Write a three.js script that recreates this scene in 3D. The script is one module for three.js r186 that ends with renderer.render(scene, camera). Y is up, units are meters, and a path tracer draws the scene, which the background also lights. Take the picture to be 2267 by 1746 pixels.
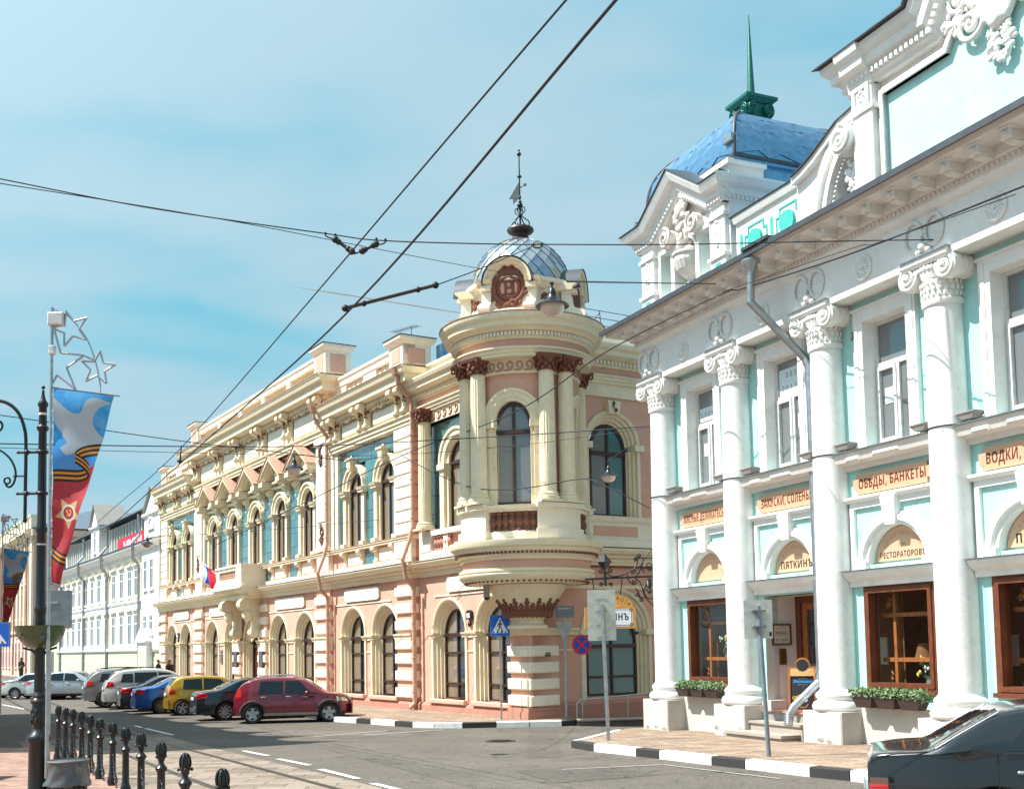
import * as THREE from 'three';
import { mergeGeometries, mergeVertices, toCreasedNormals } from 'three/addons/utils/BufferGeometryUtils.js';
import { ImprovedNoise } from 'three/addons/math/ImprovedNoise.js';
import { MarchingCubes } from 'three/addons/objects/MarchingCubes.js';
import { Brush, Evaluator, SUBTRACTION } from 'three-bvh-csg';

// ---------- camera, sky, sun, exposure ----------
const scene = new THREE.Scene();
const EYE = 2.35, SW = 2267, SH = 1746, FULLH = 2492, FOC = 2500;
const camera = new THREE.PerspectiveCamera(2 * Math.atan(FULLH / 2 / FOC) * 180 / Math.PI, SW / FULLH, 0.3, 2000);
camera.position.set(0, EYE, 0);
camera.rotation.order = 'XYZ';
camera.rotation.set(4.2 * Math.PI / 180, 0, -0.018);
camera.setViewOffset(SW, FULLH, 0, 0, SW, SH);
camera.updateProjectionMatrix();
scene.add(camera);

const renderer = new THREE.WebGLRenderer({ antialias: true });
renderer.setSize(1024, 788);
renderer.toneMapping = THREE.LinearToneMapping;
renderer.toneMappingExposure = 2.0;
renderer.shadowMap.enabled = true;

const SUN_AZ = [-0.993, 0.114], SUN_EL = 55 * Math.PI / 180;
const sunDir = new THREE.Vector3(SUN_AZ[0] * Math.cos(SUN_EL), Math.sin(SUN_EL), SUN_AZ[1] * Math.cos(SUN_EL)).normalize();
const sun = new THREE.DirectionalLight(new THREE.Color(1, 0.96, 0.9), 4.6);
sun.position.copy(sunDir).multiplyScalar(150).add(new THREE.Vector3(0, 0, -30));
sun.target.position.set(0, 0, -30); scene.add(sun, sun.target);
sun.castShadow = true; sun.shadow.mapSize.set(4096, 4096); sun.shadow.radius = 1;
Object.assign(sun.shadow.camera, { left: -90, right: 90, top: 90, bottom: -90, near: 1, far: 400 });

const noise = new ImprovedNoise();
function fbm(x, y, z, oct = 5) { let s = 0, a = 0.5, f = 1; for (let i = 0; i < oct; i++) { s += a * noise.noise(x * f, y * f, z * f); a *= 0.5; f *= 2.03; } return s; }
const sst = (a, b, x) => { const t = Math.min(1, Math.max(0, (x - a) / (b - a))); return t * t * (3 - 2 * t); };
{
  const W = 1024, Hh = 512, d = new Float32Array(W * Hh * 4);
  for (let j = 0; j < Hh; j++) for (let i = 0; i < W; i++) {
    const el = ((j + 0.5) / Hh - 0.5) * Math.PI, az = ((i + 0.5) / W - 0.5) * 2 * Math.PI;
    const x = Math.cos(el) * Math.cos(az), y = Math.sin(el), z = Math.cos(el) * Math.sin(az);
    const e = Math.max(0, y);
    // clear air: pale horizon, cyan band, deeper blue high up
    const t = sst(0, 0.22, e), u = sst(0.25, 1, e);
    let c = [0.29 + (0.105 - 0.29) * t, 0.38 + (0.30 - 0.38) * t, 0.415 + (0.385 - 0.415) * t];
    c = [c[0] * (1 - u) + 0.10 * u, c[1] * (1 - u) + 0.22 * u, c[2] * (1 - u) + 0.36 * u];
    // thin cloud veil on a plane overhead
    const px = x / (e + 0.12), pz = z / (e + 0.12);
    if (y < -0.06) { const o = (j * W + i) * 4; d[o] = 0.17; d[o + 1] = 0.16; d[o + 2] = 0.14; d[o + 3] = 1; continue; }
    const n = fbm(px * 0.55 + 3.1, pz * 0.9 - 1.7, 0.5, 6), n2 = fbm(px * 1.5 - 5 + n, pz * 3.1 + 2 + n * 1.5, 4.5, 6), nb = fbm(px * 0.28 + 7, pz * 0.3, 8.2, 3);
    let cl = sst(-0.2, 0.42, n * 0.8 + n2 * 0.62 + nb * 0.6 + 0.0 + 0.16 * sst(0.2, 0.42, e));
    cl *= 0.86 * sst(-0.02, 0.1, y);
    // low puffs near the horizon
    const lp = fbm(az * 5 + 1.3, el * 16, 2.2, 5); cl = Math.max(cl, 0.8 * sst(0.08, 0.32, lp) * sst(0.0, 0.08, e) * (1 - sst(0.1, 0.24, e)));
    const sd = Math.max(0, x * sunDir.x + y * sunDir.y + z * sunDir.z), fillGlow = 1 + 2.6 * sd ** 4; // cloud brightened towards the sun, out of view, added to lift shaded faces
    const w = [0.25 * fillGlow, 0.345 * fillGlow, 0.395 * fillGlow];
    for (let k = 0; k < 3; k++) c[k] = c[k] * (1 + 0.9 * sd ** 4) * (1 - cl) + w[k] * cl;  // clear sky near the sun raised too, as extra shade fill
    if (y < 0) { const g = sst(0, -0.1, y) ; c = [c[0] * (1 - g) + 0.17 * g, c[1] * (1 - g) + 0.16 * g, c[2] * (1 - g) + 0.14 * g]; }
    const o = (j * W + i) * 4; d[o] = c[0]; d[o + 1] = c[1]; d[o + 2] = c[2]; d[o + 3] = 1;
  }
  const skyTex = new THREE.DataTexture(d, W, Hh, THREE.RGBAFormat, THREE.FloatType);
  skyTex.mapping = THREE.EquirectangularReflectionMapping; skyTex.magFilter = THREE.LinearFilter; skyTex.minFilter = THREE.LinearFilter;
  skyTex.colorSpace = THREE.LinearSRGBColorSpace; skyTex.needsUpdate = true;
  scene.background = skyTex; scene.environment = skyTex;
}
// ---------- helpers ----------
const V3 = (x, y, z) => new THREE.Vector3(x, y, z);
let rs = 12345;
function rnd() { rs |= 0; rs = rs + 0x6D2B79F5 | 0; let t = Math.imul(rs ^ rs >>> 15, 1 | rs); t = t + Math.imul(t ^ t >>> 7, 61 | t) ^ t; return ((t ^ t >>> 14) >>> 0) / 4294967296; }
const rr = (a, b) => a + (b - a) * rnd();
const gy = z => 0.02 * Math.max(0, z + 30);
const used = {};
function numbered(n) { used[n] = (used[n] ?? -1) + 1; return used[n] ? n + '_' + String(used[n]).padStart(3, '0') : n; }
// --- geometry: everything ends as non-indexed position+normal, uv in metres on the dominant plane
function bare(g) { if (g.index) g = g.toNonIndexed(); for (const k of Object.keys(g.attributes)) if (k !== 'position' && k !== 'normal') g.deleteAttribute(k); if (!g.attributes.normal) g.computeVertexNormals(); g.morphAttributes = {}; g.groups = []; return g; }
function uvm(g) {
  const p = g.attributes.position, n = g.attributes.normal, uv = new Float32Array(p.count * 2);
  for (let t = 0; t < p.count; t += 3) {
    let nx = 0, ny = 0, nz = 0; for (let k = 0; k < 3; k++) { nx += Math.abs(n.getX(t + k)); ny += Math.abs(n.getY(t + k)); nz += Math.abs(n.getZ(t + k)); }
    for (let k = t; k < t + 3; k++) {
      const x = p.getX(k), y = p.getY(k), z = p.getZ(k);
      if (ny >= nx && ny >= nz) { uv[2 * k] = x; uv[2 * k + 1] = z; } else if (nx > nz) { uv[2 * k] = z; uv[2 * k + 1] = y; } else { uv[2 * k] = x; uv[2 * k + 1] = y; }
    }
  }
  g.setAttribute('uv', new THREE.BufferAttribute(uv, 2)); return g;
}
function geo(list) { list = Array.isArray(list) ? list.flat(Infinity) : [list]; const g = list.map(bare); return uvm(g.length > 1 ? mergeGeometries(g) : g[0]); }
function part(parent, name, list, mat, label) {
  const m = new THREE.Mesh(list instanceof THREE.BufferGeometry && list.attributes.uv && !list.index ? list : geo(list), mat);
  m.name = numbered(name); m.castShadow = m.receiveShadow = true; if (label) m.userData.label = label; parent.add(m); return m;
}
function tag(o, label, category, group, kind) { o.userData = { ...o.userData, label, category }; if (group) o.userData.group = group; if (kind) o.userData.kind = kind; return o; }
function thing(name, label, category, pos = [0, 0, 0], turn = 0, group) { const o = new THREE.Group(); o.name = numbered(name); o.position.set(...pos); o.rotation.y = turn; scene.add(o); return tag(o, label, category, group); }
function sub(parent, name, pos = [0, 0, 0], turn = 0) { const o = new THREE.Group(); o.name = numbered(name); o.position.set(...pos); o.rotation.y = turn; parent.add(o); return o; }
function structure(name, list, mat, label) { const m = part(scene, name, list, mat); m.userData = { kind: 'structure', label }; return m; }
function copyOf(o, label, pos, turn) { const c = o.clone(); c.name = numbered(o.name.replace(/_\d{3}$/, '')); c.userData = { ...o.userData }; if (label) c.userData.label = label; if (pos) c.position.set(...pos); if (turn !== undefined) c.rotation.y = turn; scene.add(c); return c; }
// --- shapes
const box = (x0, x1, y0, y1, z0, z1) => bare(new THREE.BoxGeometry(x1 - x0, y1 - y0, z1 - z0).translate((x0 + x1) / 2, (y0 + y1) / 2, (z0 + z1) / 2));
function quads(P, faces) { // faces: lists of 3 or 4 vertices, flat shaded
  const a = []; for (const f of faces) { for (let k = 2; k < f.length; k++) a.push(...P[f[0]], ...P[f[k - 1]], ...P[f[k]]); }
  const g = new THREE.BufferGeometry(); g.setAttribute('position', new THREE.BufferAttribute(new Float32Array(a), 3)); g.computeVertexNormals(); return g;
}
function cbox(x0, x1, y0, y1, z0, z1, c = 0.03) { // block whose front edges (towards +z) are chamfered
  const P = [[x0, y0, z0], [x1, y0, z0], [x1, y1, z0], [x0, y1, z0], [x0, y0, z1 - c], [x1, y0, z1 - c], [x1, y1, z1 - c], [x0, y1, z1 - c], [x0 + c, y0 + c, z1], [x1 - c, y0 + c, z1], [x1 - c, y1 - c, z1], [x0 + c, y1 - c, z1]];
  return quads(P, [[8, 9, 10, 11], [4, 5, 9, 8], [5, 6, 10, 9], [6, 7, 11, 10], [7, 4, 8, 11], [0, 1, 5, 4], [1, 2, 6, 5], [2, 3, 7, 6], [3, 0, 4, 7], [3, 2, 1, 0]]);
}
function frus(cx, cz, y0, y1, w0, d0, w1, d1) { // square block widening/narrowing upwards
  const P = []; for (const [y, w, d] of [[y0, w0, d0], [y1, w1, d1]]) P.push([cx - w, y, cz - d], [cx + w, y, cz - d], [cx + w, y, cz + d], [cx - w, y, cz + d]);
  return quads(P, [[0, 1, 2, 3], [7, 6, 5, 4], [3, 2, 6, 7], [1, 0, 4, 5], [2, 1, 5, 6], [0, 3, 7, 4]]);
}
function lathe(pts, seg = 24, crease = 0.7, a0 = 0, al = Math.PI * 2) { return bare(toCreasedNormals(new THREE.LatheGeometry(pts.map(p => new THREE.Vector2(p[0], p[1])), seg, a0, al), crease)); }
function profX(poly, x0, x1, m0 = 0, m1 = 0) { // closed outline in (z,y) carried along x; m0/m1 mitre the ends (x shift per z)
  const n = poly.length, a = []; const A = poly.map(([z, y]) => [x0 - m0 * z, y, z]), B = poly.map(([z, y]) => [x1 + m1 * z, y, z]);
  let area = 0; for (let i = 0; i < n; i++) { const p = poly[i], q = poly[(i + 1) % n]; area += p[0] * q[1] - q[0] * p[1]; }
  const put = (...v) => v.forEach(p => a.push(...p));
  for (let i = 0; i < n; i++) { const j = (i + 1) % n; if (area > 0) put(A[i], A[j], B[j], A[i], B[j], B[i]); else put(A[i], B[j], A[j], A[i], B[i], B[j]); }
  const tri = THREE.ShapeUtils.triangulateShape(poly.map(p => new THREE.Vector2(p[0], p[1])), []);
  for (const [i, j, k] of tri) { put(A[i], A[j], A[k]); put(B[i], B[k], B[j]); }
  const g = new THREE.BufferGeometry(); g.setAttribute('position', new THREE.BufferAttribute(new Float32Array(a), 3)); g.computeVertexNormals(); return g;
}
function arc(cx, cy, R, prof, a0 = 0, a1 = Math.PI, seg = 20, ky = 1) { // moulding of outline prof [dr,z] swept round an arch
  const n = prof.length, pos = [], N = seg + 1; const ring = [];
  for (let i = 0; i < N; i++) { const a = a0 + (a1 - a0) * i / seg; ring.push(prof.map(([d, z]) => [cx + (R + d) * Math.cos(a), cy + (R + d) * Math.sin(a) * ky, z])); }
  let area = 0; for (let i = 0; i < n; i++) { const p = prof[i], q = prof[(i + 1) % n]; area += p[0] * q[1] - q[0] * p[1]; }
  const put = (...v) => v.forEach(p => pos.push(...p));
  for (let i = 0; i < seg; i++) for (let k = 0; k < n; k++) { const j = (k + 1) % n, A = ring[i], B = ring[i + 1]; if (area > 0) put(A[k], A[j], B[j], A[k], B[j], B[k]); else put(A[k], B[j], A[j], A[k], B[k], B[j]); }
  const g = new THREE.BufferGeometry(); g.setAttribute('position', new THREE.BufferAttribute(new Float32Array(pos), 3)); g.computeVertexNormals();
  return bare(toCreasedNormals(g, 0.5));
}
const shp = pts => { const s = new THREE.Shape(); pts.forEach((p, i) => i ? s.lineTo(p[0], p[1]) : s.moveTo(p[0], p[1])); return s; };
function archPts(cx, y0, ys, hw, ky = 1, seg = 18) { const r = [[cx - hw, y0], [cx + hw, y0]]; for (let i = 0; i <= seg; i++) { const a = Math.PI * i / seg; r.push([cx + hw * Math.cos(a), ys + hw * ky * Math.sin(a)]); } return r; }
function plate(pts, holes, z0, z1, bevel = 0) { const s = shp(pts); for (const h of holes) s.holes.push(new THREE.Path(h.map(p => new THREE.Vector2(p[0], p[1])))); const g = new THREE.ExtrudeGeometry(s, { depth: z1 - z0 - bevel, bevelEnabled: bevel > 0, bevelSize: -bevel, bevelOffset: 0, bevelThickness: bevel, bevelSegments: 1, curveSegments: 8 }); return bare(g.translate(0, 0, z0)); }
const flat = (pts, z = 0) => bare(new THREE.ShapeGeometry(shp(pts)).translate(0, 0, z));
const rect = (x0, x1, y0, y1) => [[x0, y0], [x1, y0], [x1, y1], [x0, y1]];
function bar(p, q, r0, r1 = r0, seg = 8) { const a = V3(...p), b = V3(...q), d = b.clone().sub(a), g = new THREE.CylinderGeometry(r1, r0, d.length(), seg, 1); g.applyQuaternion(new THREE.Quaternion().setFromUnitVectors(V3(0, 1, 0), d.clone().normalize())); g.translate(...a.add(b).multiplyScalar(0.5).toArray()); return bare(g); }
function tube(pts, r, rad = 6, seg, closed = false, tens = 0.5) { const c = new THREE.CatmullRomCurve3(pts.map(p => V3(...p)), closed, 'catmullrom', tens); return bare(new THREE.TubeGeometry(c, seg ?? pts.length * 5, r, rad, closed)); }
function bends(pts, r, rad = 10) { const g = []; for (let i = 1; i < pts.length; i++) g.push(bar(pts[i - 1], pts[i], r, r, rad)); for (let i = 1; i < pts.length - 1; i++) g.push(bare(new THREE.SphereGeometry(r * 1.02, rad, 6).translate(...pts[i]))); return g; }
const ball = (x, y, z, r, ky = 1, s = 12) => bare(new THREE.SphereGeometry(r, s, Math.max(6, s * 0.7 | 0)).scale(1, ky, 1).translate(x, y, z));
const torus = (x, y, z, R, r, rs_ = 6, ts = 20, al = Math.PI * 2) => bare(new THREE.TorusGeometry(R, r, rs_, ts, al).translate(x, y, z));
function spiral(cx, cy, z, R, r, turns = 1.6, dir = 1, a0 = 0, thick = 0.012, shrink = 0.25) { const p = []; const n = Math.ceil(turns * 14); for (let i = 0; i <= n; i++) { const t = i / n, a = a0 + dir * t * turns * 2 * Math.PI, q = R * (1 - t) + R * shrink * t * 0.4; p.push([cx + q * Math.cos(a), cy + q * Math.sin(a), z]); } return tube(p, thick, 5, n * 2); }
const mv = (g, x, y, z) => (g = Array.isArray(g) ? g.flat(Infinity).map(q => bare(q.clone()).translate(x, y, z)) : bare(g.clone()).translate(x, y, z));
const rotY = (g, a, x = 0, y = 0, z = 0) => Array.isArray(g) ? g.flat(Infinity).map(q => rotY(q, a, x, y, z)) : bare(g.clone()).rotateY(a).translate(x, y, z);
function rough(g, amp, freq, seed = 0) { // carved relief: push vertices along noise
  g = mergeVertices(g.index ? g : (() => { const q = g.clone(); q.deleteAttribute('normal'); if (q.attributes.uv) q.deleteAttribute('uv'); return q; })(), 1e-4); g.computeVertexNormals(); const p = g.attributes.position, n = g.attributes.normal;
  for (let i = 0; i < p.count; i++) { const k = amp * (noise.noise(p.getX(i) * freq + seed, p.getY(i) * freq + 3.3, p.getZ(i) * freq + 7.7) + 0.5 * noise.noise(p.getX(i) * freq * 2.3, p.getY(i) * freq * 2.3 + seed, p.getZ(i) * freq * 2.3)); p.setXYZ(i, p.getX(i) + n.getX(i) * k, p.getY(i) + n.getY(i) * k, p.getZ(i) + n.getZ(i) * k); }
  g.computeVertexNormals(); return bare(g);
}
// carved foliage: a bed of leaf-like lumps filling an outline
function foliage(cx, cy, z, w, h, n, s, seed = 1) { const save = rs; rs = seed * 7919; const out = []; for (let i = 0; i < n; i++) { const a = rr(0, 6.28), q = Math.sqrt(rnd()); const g = new THREE.IcosahedronGeometry(s * rr(0.6, 1.3), 1).scale(1, rr(0.5, 0.9), 0.55).rotateZ(rr(0, 6.28)); out.push(bare(g.translate(cx + w * q * Math.cos(a), cy + h * q * Math.sin(a), z + rr(-0.3, 0.5) * s))); } rs = save; return out; }
// ---------- textures and materials ----------
function dataTex(N, f, srgb = true) { const d = new Uint8Array(N * N * 4); for (let j = 0; j < N; j++) for (let i = 0; i < N; i++) { const c = f(i / N, j / N), o = (j * N + i) * 4; const v = Array.isArray(c) ? c : [c, c, c]; for (let k = 0; k < 3; k++) d[o + k] = Math.max(0, Math.min(255, v[k] * 255)); d[o + 3] = 255; } const t = new THREE.DataTexture(d, N, N, THREE.RGBAFormat); t.wrapS = t.wrapT = THREE.RepeatWrapping; t.magFilter = t.minFilter = THREE.LinearFilter; if (srgb) t.colorSpace = THREE.SRGBColorSpace; t.needsUpdate = true; return t; }
// noise that repeats seamlessly over the unit square
function tnoise(u, v, f, s) { const a = noise.noise(u * f, v * f, s), b = noise.noise((u - 1) * f, v * f, s), c = noise.noise(u * f, (v - 1) * f, s), d = noise.noise((u - 1) * f, (v - 1) * f, s); return (a * (1 - u) + b * u) * (1 - v) + (c * (1 - u) + d * u) * v; }
function tfbm(u, v, f, s, o = 4) { let r = 0, a = 0.5; for (let i = 0; i < o; i++) { r += a * tnoise(u, v, f, s + i * 5.3); a *= 0.55; f *= 2; } return r; }
const grain = []; { let q = 99; for (let i = 0; i < 65536; i++) { q = (q * 1664525 + 1013904223) >>> 0; grain.push(q / 4294967296); } }
const gr = (u, v, N) => grain[((Math.floor(v * N) % 256) * 256 + Math.floor(u * N) % 256) & 65535];
const tPlaster = dataTex(512, (u, v) => { const a = tfbm(u, v, 5, 1), b = tfbm(u, v, 22, 9, 3), s = tfbm(u * 1, v * 1, 40, 4, 2); const k = 0.955 + a * 0.09 + b * 0.05 + s * 0.03 - 0.05 * sst(0.17, 0.34, tfbm(u, v, 9, 21, 4)); return [k, k * 0.995, k * 0.985]; });
const tPlasterB = dataTex(256, (u, v) => 0.5 + tfbm(u, v, 16, 3, 4) * 0.8 + (gr(u, v, 256) - 0.5) * 0.12, false);
const tAsphalt = dataTex(512, (u, v) => { const a = tfbm(u, v, 4, 2, 5), b = tfbm(u, v, 60, 5, 2), g = gr(u, v, 256) * 0.5 + gr(u * 3.1 % 1, v * 2.7 % 1, 256) * 0.5; let k = 0.80 + a * 0.22 + b * 0.12 + (g - 0.5) * 0.3; const cr = Math.abs(tfbm(u, v, 6, 31, 4)); if (cr < 0.006) k *= 0.72; return [k, k * 0.97, k * 0.93]; });
const tAsphaltB = dataTex(512, (u, v) => 0.5 + (gr(u, v, 256) - 0.5) * 0.7 + tfbm(u, v, 50, 8, 2) * 0.6, false);
const tPaver = dataTex(512, (u, v) => { const R = 16, C = 8, row = Math.floor(v * R), x = u * C + (row % 2) * 0.5, fx = x - Math.floor(x), fy = v * R - row; const id = (Math.floor(x) % C) * 31 + row * 17; const t = grain[(id * 97) & 65535]; let k = 0.8 + t * 0.22 + tfbm(u, v, 5, 3, 4) * 0.18 + (gr(u, v, 256) - 0.5) * 0.16; if (fx < 0.02 || fy < 0.04) k *= 0.62; return [k, k * (0.96 + t * 0.02), k * (0.92 + t * 0.03)]; });
const tMetal = dataTex(256, (u, v) => { const k = 0.9 + tfbm(u, v, 7, 6, 4) * 0.25; return [k, k, k]; });
const tWood = dataTex(512, (u, v) => { const g = tfbm(u, v * 0.08, 60, 2, 3), k = 0.82 + g * 0.5 + tfbm(u, v, 3, 5, 3) * 0.25; return [k, k * 0.95, k * 0.9]; });
const tGlass = dataTex(256, (u, v) => 0.5 + tfbm(u, v, 3, 12, 2) * 0.9, false);
const rep = (t, m) => { const c = t.clone(); c.repeat.set(1 / m, 1 / m); c.needsUpdate = true; return c; };
const pl3 = rep(tPlaster, 3.7), plb = rep(tPlasterB, 0.9), met = rep(tMetal, 1.3), wd = rep(tWood, 1.1), glb = rep(tGlass, 1.7);
const lin = (r, g, b) => new THREE.Color().setRGB(r, g, b);
const plaster = (r, g, b, o = {}) => new THREE.MeshStandardMaterial({ color: lin(r, g, b), map: pl3, bumpMap: plb, bumpScale: 0.004, roughness: 0.88, ...o });
const metal = (r, g, b, ro = 0.45, me = 0.8, o = {}) => new THREE.MeshStandardMaterial({ color: lin(r, g, b), map: met, roughness: ro, metalness: me, ...o });
const paint = (r, g, b, ro = 0.4, o = {}) => new THREE.MeshStandardMaterial({ color: lin(r, g, b), map: met, roughness: ro, metalness: 0, ...o });
const glassy = (r, g, b, o = {}) => new THREE.MeshPhysicalMaterial({ color: lin(r, g, b), roughness: 0.04, metalness: 0, specularIntensity: 1, ior: 1.6, clearcoat: 1, clearcoatRoughness: 0.02, bumpMap: glb, bumpScale: 0.0035, ...o });
const M = {
  pink: plaster(0.72, 0.41, 0.31), pinkDark: plaster(0.50, 0.24, 0.18), cream: plaster(0.86, 0.755, 0.545), creamPale: plaster(0.89, 0.82, 0.67), rust: plaster(0.22, 0.085, 0.055), pinkMetal: paint(0.68, 0.40, 0.29, 0.5),
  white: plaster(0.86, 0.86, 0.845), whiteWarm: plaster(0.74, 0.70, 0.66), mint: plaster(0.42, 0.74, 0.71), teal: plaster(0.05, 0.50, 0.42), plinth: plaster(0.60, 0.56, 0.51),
  darkFrame: paint(0.055, 0.022, 0.018, 0.4), whiteFrame: paint(0.8, 0.78, 0.74, 0.4), woodFrame: new THREE.MeshStandardMaterial({ color: lin(0.21, 0.062, 0.024), map: wd, roughness: 0.5 }), woodLight: new THREE.MeshStandardMaterial({ color: lin(0.50, 0.19, 0.06), map: wd, roughness: 0.5 }),
  glassDark: glassy(0.035, 0.04, 0.045), glassCurtain: glassy(0.22, 0.175, 0.125), glassTeal: glassy(0.045, 0.16, 0.17), glassGrey: glassy(0.15, 0.165, 0.17),
  pane: new THREE.MeshPhysicalMaterial({ color: lin(0.95, 0.97, 0.96), transmission: 1, thickness: 0, roughness: 0.02, ior: 1.5, bumpMap: glb, bumpScale: 0.001 }),
  iron: paint(0.012, 0.012, 0.013, 0.32), ironRust: paint(0.045, 0.03, 0.026, 0.55), steel: metal(0.42, 0.44, 0.46, 0.4, 0.9), zinc: metal(0.50, 0.53, 0.55, 0.38, 0.85), greyPaint: paint(0.22, 0.25, 0.28, 0.5), black: paint(0.01, 0.01, 0.011, 0.5), rubber: paint(0.02, 0.02, 0.021, 0.85), wire: paint(0.012, 0.013, 0.016, 0.6),
  roofBlue: metal(0.25, 0.46, 0.66, 0.3, 0.8), roofGrey: metal(0.36, 0.40, 0.43, 0.4, 0.6), roofDark: metal(0.10, 0.105, 0.115, 0.5, 0.5), greenPaint: paint(0.004, 0.16, 0.12, 0.35), brownMetal: paint(0.055, 0.032, 0.026, 0.45),
  asphalt: new THREE.MeshStandardMaterial({ color: lin(0.19, 0.172, 0.152), map: rep(tAsphalt, 9), bumpMap: rep(tAsphaltB, 1.6), bumpScale: 0.006, roughness: 0.93 }),
  paving: new THREE.MeshStandardMaterial({ color: lin(0.36, 0.27, 0.205), map: rep(tPaver, 3.2), bumpMap: rep(tAsphaltB, 1.1), bumpScale: 0.004, roughness: 0.9 }),
  tram: new THREE.MeshStandardMaterial({ color: lin(0.30, 0.245, 0.20), map: rep(tPaver, 6.4), bumpMap: rep(tAsphaltB, 1.3), bumpScale: 0.006, roughness: 0.9 }),
  roadPaint: plaster(0.72, 0.71, 0.68), kerbWhite: plaster(0.78, 0.78, 0.76), kerbBlack: plaster(0.035, 0.033, 0.032), concrete: plaster(0.34, 0.31, 0.28), stone: plaster(0.40, 0.35, 0.30), darkStone: plaster(0.13, 0.10, 0.085),
};
function canvasMat(w, h, draw, o = {}) { const c = document.createElement('canvas'); c.width = w; c.height = h; const x = c.getContext('2d'); draw(x, w, h); const t = new THREE.CanvasTexture(c); t.colorSpace = THREE.SRGBColorSpace; t.needsUpdate = true; return new THREE.MeshStandardMaterial({ map: t, roughness: 0.6, ...o }); }
function board(parent, name, x0, x1, y0, y1, z, mat, label, pts) { // flat printed face, uv 0..1 over the board
  const g = new THREE.ShapeGeometry(shp(pts ?? rect(x0, x1, y0, y1))), p = g.attributes.position, uv = g.attributes.uv; for (let i = 0; i < p.count; i++) uv.setXY(i, (p.getX(i) - x0) / (x1 - x0), (p.getY(i) - y0) / (y1 - y0)); g.translate(0, 0, z);
  const m = new THREE.Mesh(g, mat); m.name = numbered(name); m.castShadow = m.receiveShadow = true; if (label) m.userData.label = label; parent.add(m); return m;
}
// ---------- ground, pavements, kerbs ----------
const PU = [0.52248163, 0.85265054], WU = [0.3993722, 0.91678888]; // street directions (x,z) of the two facades
const PO = [-3.52669188, -40.54664133], WO = [3.28953693, -29.42626517];
const PTURN = Math.atan2(-PU[1], PU[0]), WTURN = Math.atan2(-WU[1], WU[0]);
const pAt = (u, o) => [PO[0] + PU[0] * u - PU[1] * o, PO[1] + PU[1] * u + PU[0] * o]; // out of the facade = towards the street
const wAt = (u, o) => [WO[0] + WU[0] * u - WU[1] * o, WO[1] + WU[1] * u + WU[0] * o];
const CORNER = pAt(7.6, 0);
function sheet(poly, dy, drop) { // polygon of [x,z] laid on the ground, dy above it; drop > 0 adds side walls
  const tri = THREE.ShapeUtils.triangulateShape(poly.map(p => new THREE.Vector2(p[0], -p[1])), []), a = [];
  const put = (p, y) => a.push(p[0], y, p[1]);
  const rec = (A, B, C, d) => { const L = (p, q) => Math.hypot(p[0] - q[0], p[1] - q[1]); const m = (p, q) => [(p[0] + q[0]) / 2, (p[1] + q[1]) / 2]; const l = [L(A, B), L(B, C), L(C, A)], k = l.indexOf(Math.max(...l)); const zs = [A[1], B[1], C[1]], cross = Math.min(...zs) < -30.01 && Math.max(...zs) > -29.99; if (cross && l[k] > 0.7 && d < 16) { if (k === 0) { const q = m(A, B); rec(A, q, C, d + 1); rec(q, B, C, d + 1); } else if (k === 1) { const q = m(B, C); rec(A, B, q, d + 1); rec(A, q, C, d + 1); } else { const q = m(C, A); rec(A, B, q, d + 1); rec(q, B, C, d + 1); } return; } for (const p of [A, B, C]) put(p, gy(p[1]) + dy); };
  for (const t of tri) { const [A, B, C] = t.map(i => poly[i]); const cr = (B[0] - A[0]) * (C[1] - A[1]) - (B[1] - A[1]) * (C[0] - A[0]); cr < 0 ? rec(A, B, C, 0) : rec(A, C, B, 0); }
  if (drop) for (let i = 0; i < poly.length; i++) { const p = poly[i], q = poly[(i + 1) % poly.length]; put(p, gy(p[1]) + dy); put(q, gy(q[1]) + dy); put(q, gy(q[1]) + dy - drop); put(p, gy(p[1]) + dy); put(q, gy(q[1]) + dy - drop); put(p, gy(p[1]) + dy - drop); }
  const g = new THREE.BufferGeometry(); g.setAttribute('position', new THREE.BufferAttribute(new Float32Array(a), 3)); g.computeVertexNormals(); return g;
}
{ // one ground sheet to the horizon
  const a = [], X = [-1500, -300, -80, -40, -20, 0, 20, 60, 300, 1500], Z = [-1500, -400, -200, -100, -60, -45, -30, -20, -10, 0, 30, 60, 61, 400, 1500];
  const y = z => Math.min(gy(z), 1.8); const P = (x, z) => [x, y(z), z];
  for (let j = 1; j < Z.length; j++) for (let i = 1; i < X.length; i++) { const p = P(X[i - 1], Z[j - 1]), q = P(X[i], Z[j - 1]), r = P(X[i], Z[j]), s = P(X[i - 1], Z[j]); a.push(...p, ...s, ...r, ...p, ...r, ...q); }
  const g = new THREE.BufferGeometry(); g.setAttribute('position', new THREE.BufferAttribute(new Float32Array(a), 3)); g.computeVertexNormals();
  structure('road', g, M.asphalt, 'sunlit grey asphalt street running between the old buildings');
}
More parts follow.
